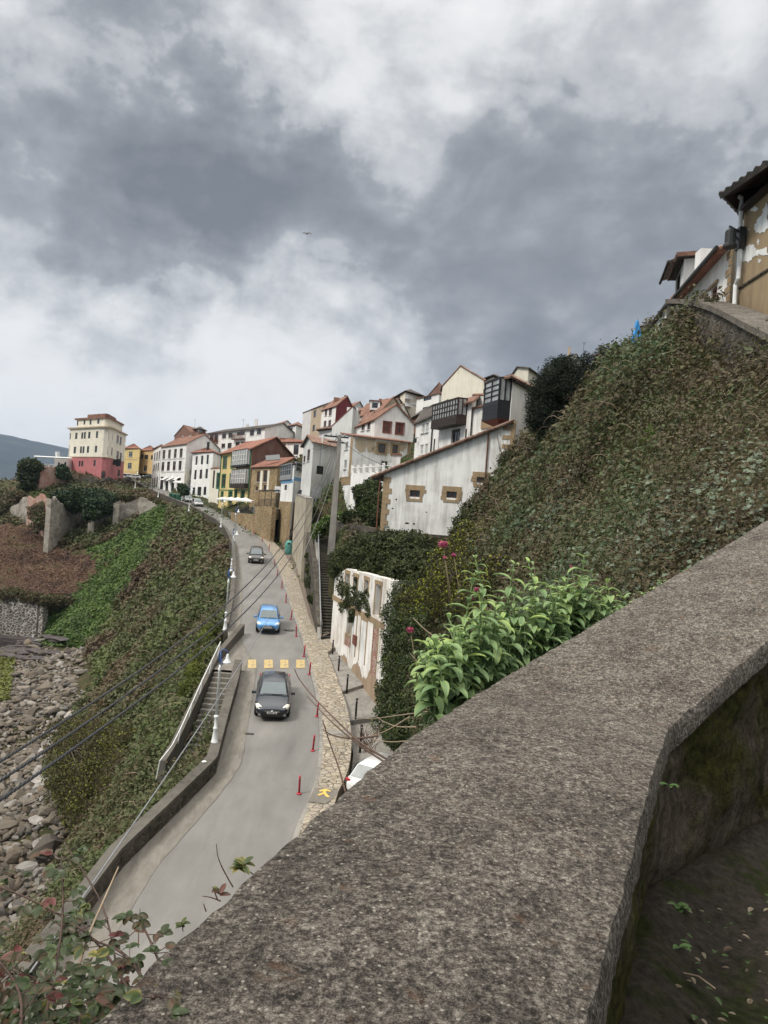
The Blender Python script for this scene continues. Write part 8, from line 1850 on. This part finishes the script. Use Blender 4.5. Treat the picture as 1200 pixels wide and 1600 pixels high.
def valerian():
    r = empty('valerian_plant', at(800, 1030, 4.4), 'lush green leafy valerian clump with pink flower heads growing over the parapet edge', 'plant'); V, Fc, T = [], [], []; st = MB(); rv = random.Random(21)
    stems = []
    for k in range(150):
        px = rv.uniform(672, 985); e = np.interp(px, [660, 700, 790, 870, 930, 985], [1120, 1100, 1052, 1010, 985, 965]); d = np.interp(px, [660, 800, 930, 990], [3.55, 4.2, 4.8, 5.1]) + rv.uniform(.0, .42)
        py = e + rv.uniform(-34, 10); h = rv.uniform(.16, .42) * np.interp(px, [660, 720, 800, 930, 985], [.65, 1.0, 1.1, .8, .3]); stems.append((at(px, py, d) - Vector((0, 0, .06)), h, rv.uniform(-.55, .15), rv.uniform(-.25, .3)))
    for px, py, d, h in ((905, 975, 4.9, .46), (755, 1000, 4.4, .50), (838, 985, 4.7, .44), (720, 1040, 4.1, .52), (788, 1000, 4.5, .48), (705, 1085, 3.7, .30), (690, 1090, 3.6, .2), (745, 1040, 4.0, .44)): stems.append((at(px, py, d), h, rv.uniform(-.35, .1), 0))
    for i, (b, h, lx, ly) in enumerate(stems):
        pts = [b + Vector((lx * h * t * t, ly * h * t, h * t)) for t in (0, .25, .5, .75, 1)]; st.tube(pts, [.006, .0055, .005, .0045, .003], 6); n = max(3, int(h / .044)); a0 = rv.uniform(0, 6.28)
        for j in range(n):
            t = (j + .6) / n; p = b + Vector((lx * h * t * t, ly * h * t, h * t)); a0 += 1.57 + rv.uniform(-.25, .25)
            for s in (0, math.pi):
                a = a0 + s + rv.uniform(-.2, .2); el = rv.uniform(.15, .75) + (.5 if t > .85 else 0); dv = Vector((math.cos(a) * math.cos(el), math.sin(a) * math.cos(el), math.sin(el))); L_ = rv.uniform(.08, .14) * (1.0 if t < .8 else .6)
                lance_leaf(V, Fc, T, p, dv, Vector((0, 0, 1)) + dv * .1, L_, L_ * rv.uniform(.17, .25), rv.uniform(.8, 2.0), .50 + .3 * t + rv.uniform(-.25, .15))
    mesh_t('leaves', V, Fc, T, VAL, r); st.build('stem', VST, r, True)
    fc = []
    for px, py, d, rad, by in ((692, 850, 4.6, .034, 905), (709, 867, 4.6, .016, 905), (695, 871, 4.6, .014, 905), (745, 921, 4.4, .020, 960), (737, 935, 4.4, .016, 965), (641, 984, 3.9, .022, 1020), (893, 886, 5.4, .012, 905), (833, 880, 5.2, .010, 900)):
        c = np.array(at(px, py, d)); n = int(70 + 3500 * rad); dd = RNG.normal(size=(n, 3)); dd /= np.linalg.norm(dd, axis=1, keepdims=True); C = c + dd * rad * RNG.uniform(.4, 1, n)[:, None] * np.array([1, 1, .75])
        leaf_obj('flower_head', C, dd + RNG.normal(size=(n, 3)) * .4, .010 + rad * .12, RNG.random(n), PINK, r)
        fm = MB(); b = at(px + 12, by + 60, d); fm.tube([b, Vector(b).lerp(Vector(c), .5) + Vector((.005, 0, .005)), Vector(c)], [.0035, .003, .002], 5); fm.build('flower_stalk', flat('flower_stalk', (.16, .13, .07), .7), r, True)
    return r
valerian()
# low leaves continuing to the right along the parapet
r = empty('weeds', at(1000, 955, 5.6), 'small bright round leaved weeds where the parapet meets the bank', 'plant'); rv = random.Random(5); V, Fc, T = [], [], []
for k in range(90):
    px = rv.uniform(945, 1075); py = np.interp(px, [945, 1000, 1075], [975, 945, 900]) - rv.uniform(0, 16); p = at(px, py, rv.uniform(5.3, 6.1)); a = rv.uniform(0, 6.28); lance_leaf(V, Fc, T, p, Vector((math.cos(a), math.sin(a), .6)), Vector((0, 0, 1)), rv.uniform(.03, .06), rv.uniform(.010, .018), .8, rv.uniform(.4, 1))
mesh_t('leaves', V, Fc, T, VAL, r)
# bramble in the lower left corner
BRL = leafmat('bramble_leaf', [(.13, .025, .028), (.10, .055, .03), (.065, .05, .025), (.032, .045, .016), (.040, .065, .022), (.065, .095, .028), (.26, .21, .05)], .45, .25, .45)
def bramble():
    r = empty('bramble', at(90, 1560, 1.5), 'tangled bramble with green, russet and crimson leaves in the lower left corner', 'plant'); V, Fc, T = [], [], []; st = MB(); rv = random.Random(8)
    canes_ = [[(190, 1640, 1.35), (185, 1520, 1.6), (165, 1420, 1.75), (130, 1360, 1.8), (100, 1318, 1.85)], [(60, 1640, 1.2), (90, 1500, 1.4), (100, 1420, 1.5), (95, 1340, 1.6)], [(230, 1600, 1.2), (175, 1500, 1.5), (130, 1450, 1.7), (40, 1400, 1.7), (-20, 1380, 1.7)],
             [(240, 1560, 1.25), (200, 1490, 1.45), (150, 1470, 1.6), (90, 1455, 1.6)], [(20, 1660, 1.1), (40, 1560, 1.25), (0, 1500, 1.4), (-40, 1470, 1.5)], [(130, 1640, 1.2), (120, 1570, 1.3), (60, 1530, 1.4), (10, 1520, 1.4)], [(270, 1560, 1.3), (240, 1480, 1.5), (215, 1430, 1.6)]]
    for ci, c in enumerate(canes_):
        P = smooth([at(*q) for q in c], 2); st.tube(P, [.0032 * (1 - .6 * i / len(P)) for i in range(len(P))], 6)
        for i in range(1, len(P) - 1):
            if rv.random() < .6:                                         # thorns
                a = rv.uniform(0, 6.28); t = (P[i + 1] - P[i]).normalized(); u = t.orthogonal(); v = t.cross(u); q = P[i] + (u * math.cos(a) + v * math.sin(a)) * .008; st.tube([P[i], q], [.0015, .0002], 3)
        if ci == 0: rng_ = range(2, len(P), 3)
        else: rng_ = range(0, len(P), 1)
        for i in rng_:
            p = P[i]; low = 1
            for q in range(rv.choice((1, 2)) if ci else 1):
                a = rv.uniform(0, 6.28); pd = Vector((math.cos(a), math.sin(a), rv.uniform(-.1, .6))).normalized(); e = p + pd * rv.uniform(.02, .05); st.tube([p, e], .0009, 4); tint = rv.choice((.08, .3, .4, .45, .55, .62, .65, .7, .8, .6, .5, .35))
                for s in (-.9, 0, .9):
                    dv = Vector((pd.x * math.cos(s) - pd.y * math.sin(s), pd.x * math.sin(s) + pd.y * math.cos(s), pd.z - .2)); L_ = rv.uniform(.016, .028); lance_leaf(V, Fc, T, e, dv, Vector((rv.uniform(-.5, .5), rv.uniform(-.9, 0), 1)), L_, L_ * .32, rv.uniform(.2, 1.0), tint + rv.uniform(-.08, .08))
    for k in range(620):                                                    # body of the thicket
        px, py = rv.uniform(-30, 215), rv.uniform(1440, 1650)
        if py < 1450 + abs(px - 110) * .35 + rv.uniform(0, 110): continue
        if px > 100 and py > 1650 - (px - 100) * .9 + 60: continue
        p = at(px, py, rv.uniform(1.25, 1.9)); a = rv.uniform(0, 6.28); tint = rv.choice((.1, .25, .35, .4, .5, .5, .55, .55, .6, .6, .65, .65, .7, .8, .95)); pd = Vector((math.cos(a), math.sin(a), .1))
        for s in (-.9, 0, .9):
            dv = Vector((pd.x * math.cos(s) - pd.y * math.sin(s), pd.x * math.sin(s) + pd.y * math.cos(s), rv.uniform(-.2, .3))); L_ = rv.uniform(.014, .028); lance_leaf(V, Fc, T, p, dv, Vector((rv.uniform(-.5, .5), rv.uniform(-.9, 0), 1)), L_, L_ * .32, rv.uniform(.2, 1.0), tint + rv.uniform(-.08, .08))
    mesh_t('leaves', V, Fc, T, BRL, r); st.build('cane', flat('bramble_cane', (.065, .038, .028), .6, var=.4, scale=30), r, True)
    g = MB(); P = smooth([at(*q) for q in ((120, 1520, 1.5), (138, 1460, 1.6), (165, 1400, 1.7), (185, 1355, 1.75))], 2); g.tube(P, [.003 * (1 - .5 * i / len(P)) for i in range(len(P))], 6); g.build('dry_cane', MT['cane'], r, True)
bramble()
# wiry twigs on the parapet edge and the long dry briar hanging over the road
def twigs(label, lines, mat, rad, leaves=(), col=None):
    r = empty('dry_twig', at(*lines[0][0]), label, 'twig'); m = MB(); rv = random.Random(len(label))
    for l in lines: P = smooth([at(*q) for q in l], 2); m.tube(P, [rad * (1 - .6 * i / len(P)) for i in range(len(P))], 5)
    m.build('stem', mat, r, True)
    if leaves:
        V, Fc, T = [], [], []
        for (px, py, d, n, L_, tt) in leaves:
            for k in range(n): a = rv.uniform(0, 6.28); lance_leaf(V, Fc, T, at(px + rv.uniform(-3, 3), py + rv.uniform(-3, 3), d), Vector((math.cos(a), math.sin(a) * .5, rv.uniform(-.1, .8))), Vector((0, -.3, 1)), L_, L_ * .25, .6, tt + rv.uniform(-.1, .1))
        mesh_t('leaves', V, Fc, T, col or BRL, r)
twigs('thin upright twig with two russet leaves on the left edge of the parapet', [[(364, 1386, 2.1), (352, 1365, 2.1), (340, 1340, 2.1), (338, 1318, 2.1)], [(352, 1365, 2.1), (345, 1352, 2.12)], [(345, 1408, 2.0), (330, 1402, 2.0), (316, 1400, 2.0)], [(340, 1406, 2.0), (332, 1385, 2.0)], [(322, 1424, 1.95), (318, 1412, 1.95)]], MT['cane_d'], .0022, [(343, 1396, 2.0, 5, .03, .2), (332, 1388, 2.0, 2, .012, .9)])
twigs('short sprig with ochre green leaves above the parapet edge', [[(398, 1368, 2.2), (385, 1358, 2.2), (372, 1352, 2.2)]], MT['cane_d'], .0022, [(382, 1352, 2.2, 9, .035, .82), (374, 1355, 2.2, 5, .028, .95)])
twigs('tiny green sprout on the parapet edge', [[(286, 1455, 1.9), (284, 1440, 1.9)]], MT['cane_d'], .0015, [(285, 1446, 1.9, 8, .02, .75)])
twigs('lone bare upright twig before the road', [[(216, 1480, 1.75), (217, 1450, 1.8), (219, 1420, 1.8)]], MT['cane_d'], .0018)
twigs('long dry briar arching from the bank out over the pavement', [[(604, 1186, 3.3), (560, 1160, 3.5), (520, 1120, 3.8), (490, 1090, 4.0), (466, 1060, 4.1), (460, 1045, 4.1)], [(600, 1190, 3.3), (560, 1164, 3.5), (515, 1126, 3.8), (480, 1088, 4.0)], [(540, 1238, 3.6), (530, 1200, 3.7), (515, 1160, 3.8), (504, 1125, 3.8)], [(590, 1150, 3.5), (550, 1155, 3.6), (520, 1150, 3.7), (505, 1140, 3.8)]], MT['cane_d'], .0055)
twigs('bleached dry stems reaching left from the bank above the white car', [[(668, 1112, 3.6), (620, 1118, 3.8), (580, 1124, 4.0), (552, 1120, 4.2)], [(650, 1136, 3.5), (620, 1136, 3.7), (600, 1128, 3.8), (588, 1120, 3.9)], [(635, 1158, 3.4), (610, 1160, 3.5), (582, 1155, 3.6)], [(640, 1120, 3.6), (600, 1145, 3.7), (570, 1152, 3.8)], [(690, 1030, 3.9), (665, 1050, 4.0), (640, 1020, 4.3)], [(700, 1005, 4.0), (670, 990, 4.2), (645, 965, 4.5)]], MT['cane'], .0035)
segs = []
for k in range(40):
    a = at(random.uniform(566, 586), random.uniform(1150, 1180), random.uniform(31, 33)); v = Vector((random.uniform(-1, 1), random.uniform(-.5, .5), random.uniform(.2, 1.4))); segs.append([a, a + v * .35, a + v * .6 + Vector((random.uniform(-.3, .3), 0, .1))])
tag(stems_obj('dead_stalks', segs, .02, MT['cane_d']), kind='stuff')
# fallen leaves, stalks and small weeds on the mossy path
def litter():
    rv = random.Random(4); V, Fc, T = [], [], []; LT = leafmat('leaf_litter', [(.05, .03, .02), (.10, .075, .05), (.20, .165, .12), (.03, .06, .015), (.05, .10, .025)], .7, .1)
    for k in range(60):
        px, py = rv.uniform(1060, 1230), rv.uniform(1400, 1640); z = -1.60; r_ = ray(px, py); p = r_ * (z / r_.z)
        a = rv.uniform(0, 6.28); L_ = rv.uniform(.015, .045); lance_leaf(V, Fc, T, p, Vector((math.cos(a), math.sin(a), .1)), Vector((0, 0, 1)), L_, L_ * .25, rv.uniform(.2, 1), rv.choice((.1, .3, .5, .5, .8, .9)))
    for (px, py, d) in ((1058, 1415, 2.3), (1062, 1420, 2.3), (1045, 1228, 2.5), (1062, 1480, 2.1)):
        for q in range(6): a = rv.uniform(0, 6.28); lance_leaf(V, Fc, T, at(px, py, d), Vector((math.cos(a), -abs(math.sin(a)), .5)), Vector((0, 0, 1)), .035, .010, .6, rv.uniform(.75, 1))
    r = empty('leaf_litter', (.8, 1.8, -1.6)); tag(r, kind='stuff'); o = mesh_t('leaves', V, Fc, T, LT, r)
    r_ = ray(1068, 1520); a = r_ * (-1.585 / r_.z); r_ = ray(1118, 1545); b = r_ * (-1.585 / r_.z); m = MB(); m.tube([a, a.lerp(b, .5) + Vector((0, .01, .01)), b], .0028, 5); tag(m.build('twig', MT['cane']), 'pale bent stalk lying on the mossy path', 'twig')
litter()
# ---------------------------------------------------------------- the air between here and the mountains
hz = MB(); hz.box(-6800, 3500, -1500, 6600, -120, 520); hm = bpy.data.materials.new('sea_air'); hm.use_nodes = True; t = hm.node_tree; t.nodes.remove(t.nodes['Principled BSDF']); pv = nd(t, 'ShaderNodeVolumePrincipled'); pv.inputs['Density'].default_value = .00007; pv.inputs['Color'].default_value = (.58, .74, 1, 1); pv.inputs['Anisotropy'].default_value = .1; t.links.new(pv.outputs[0], t.nodes['Material Output'].inputs['Volume'])
o = hz.build('haze', hm, origin=(0, 0, 0)); tag(o, kind='stuff')
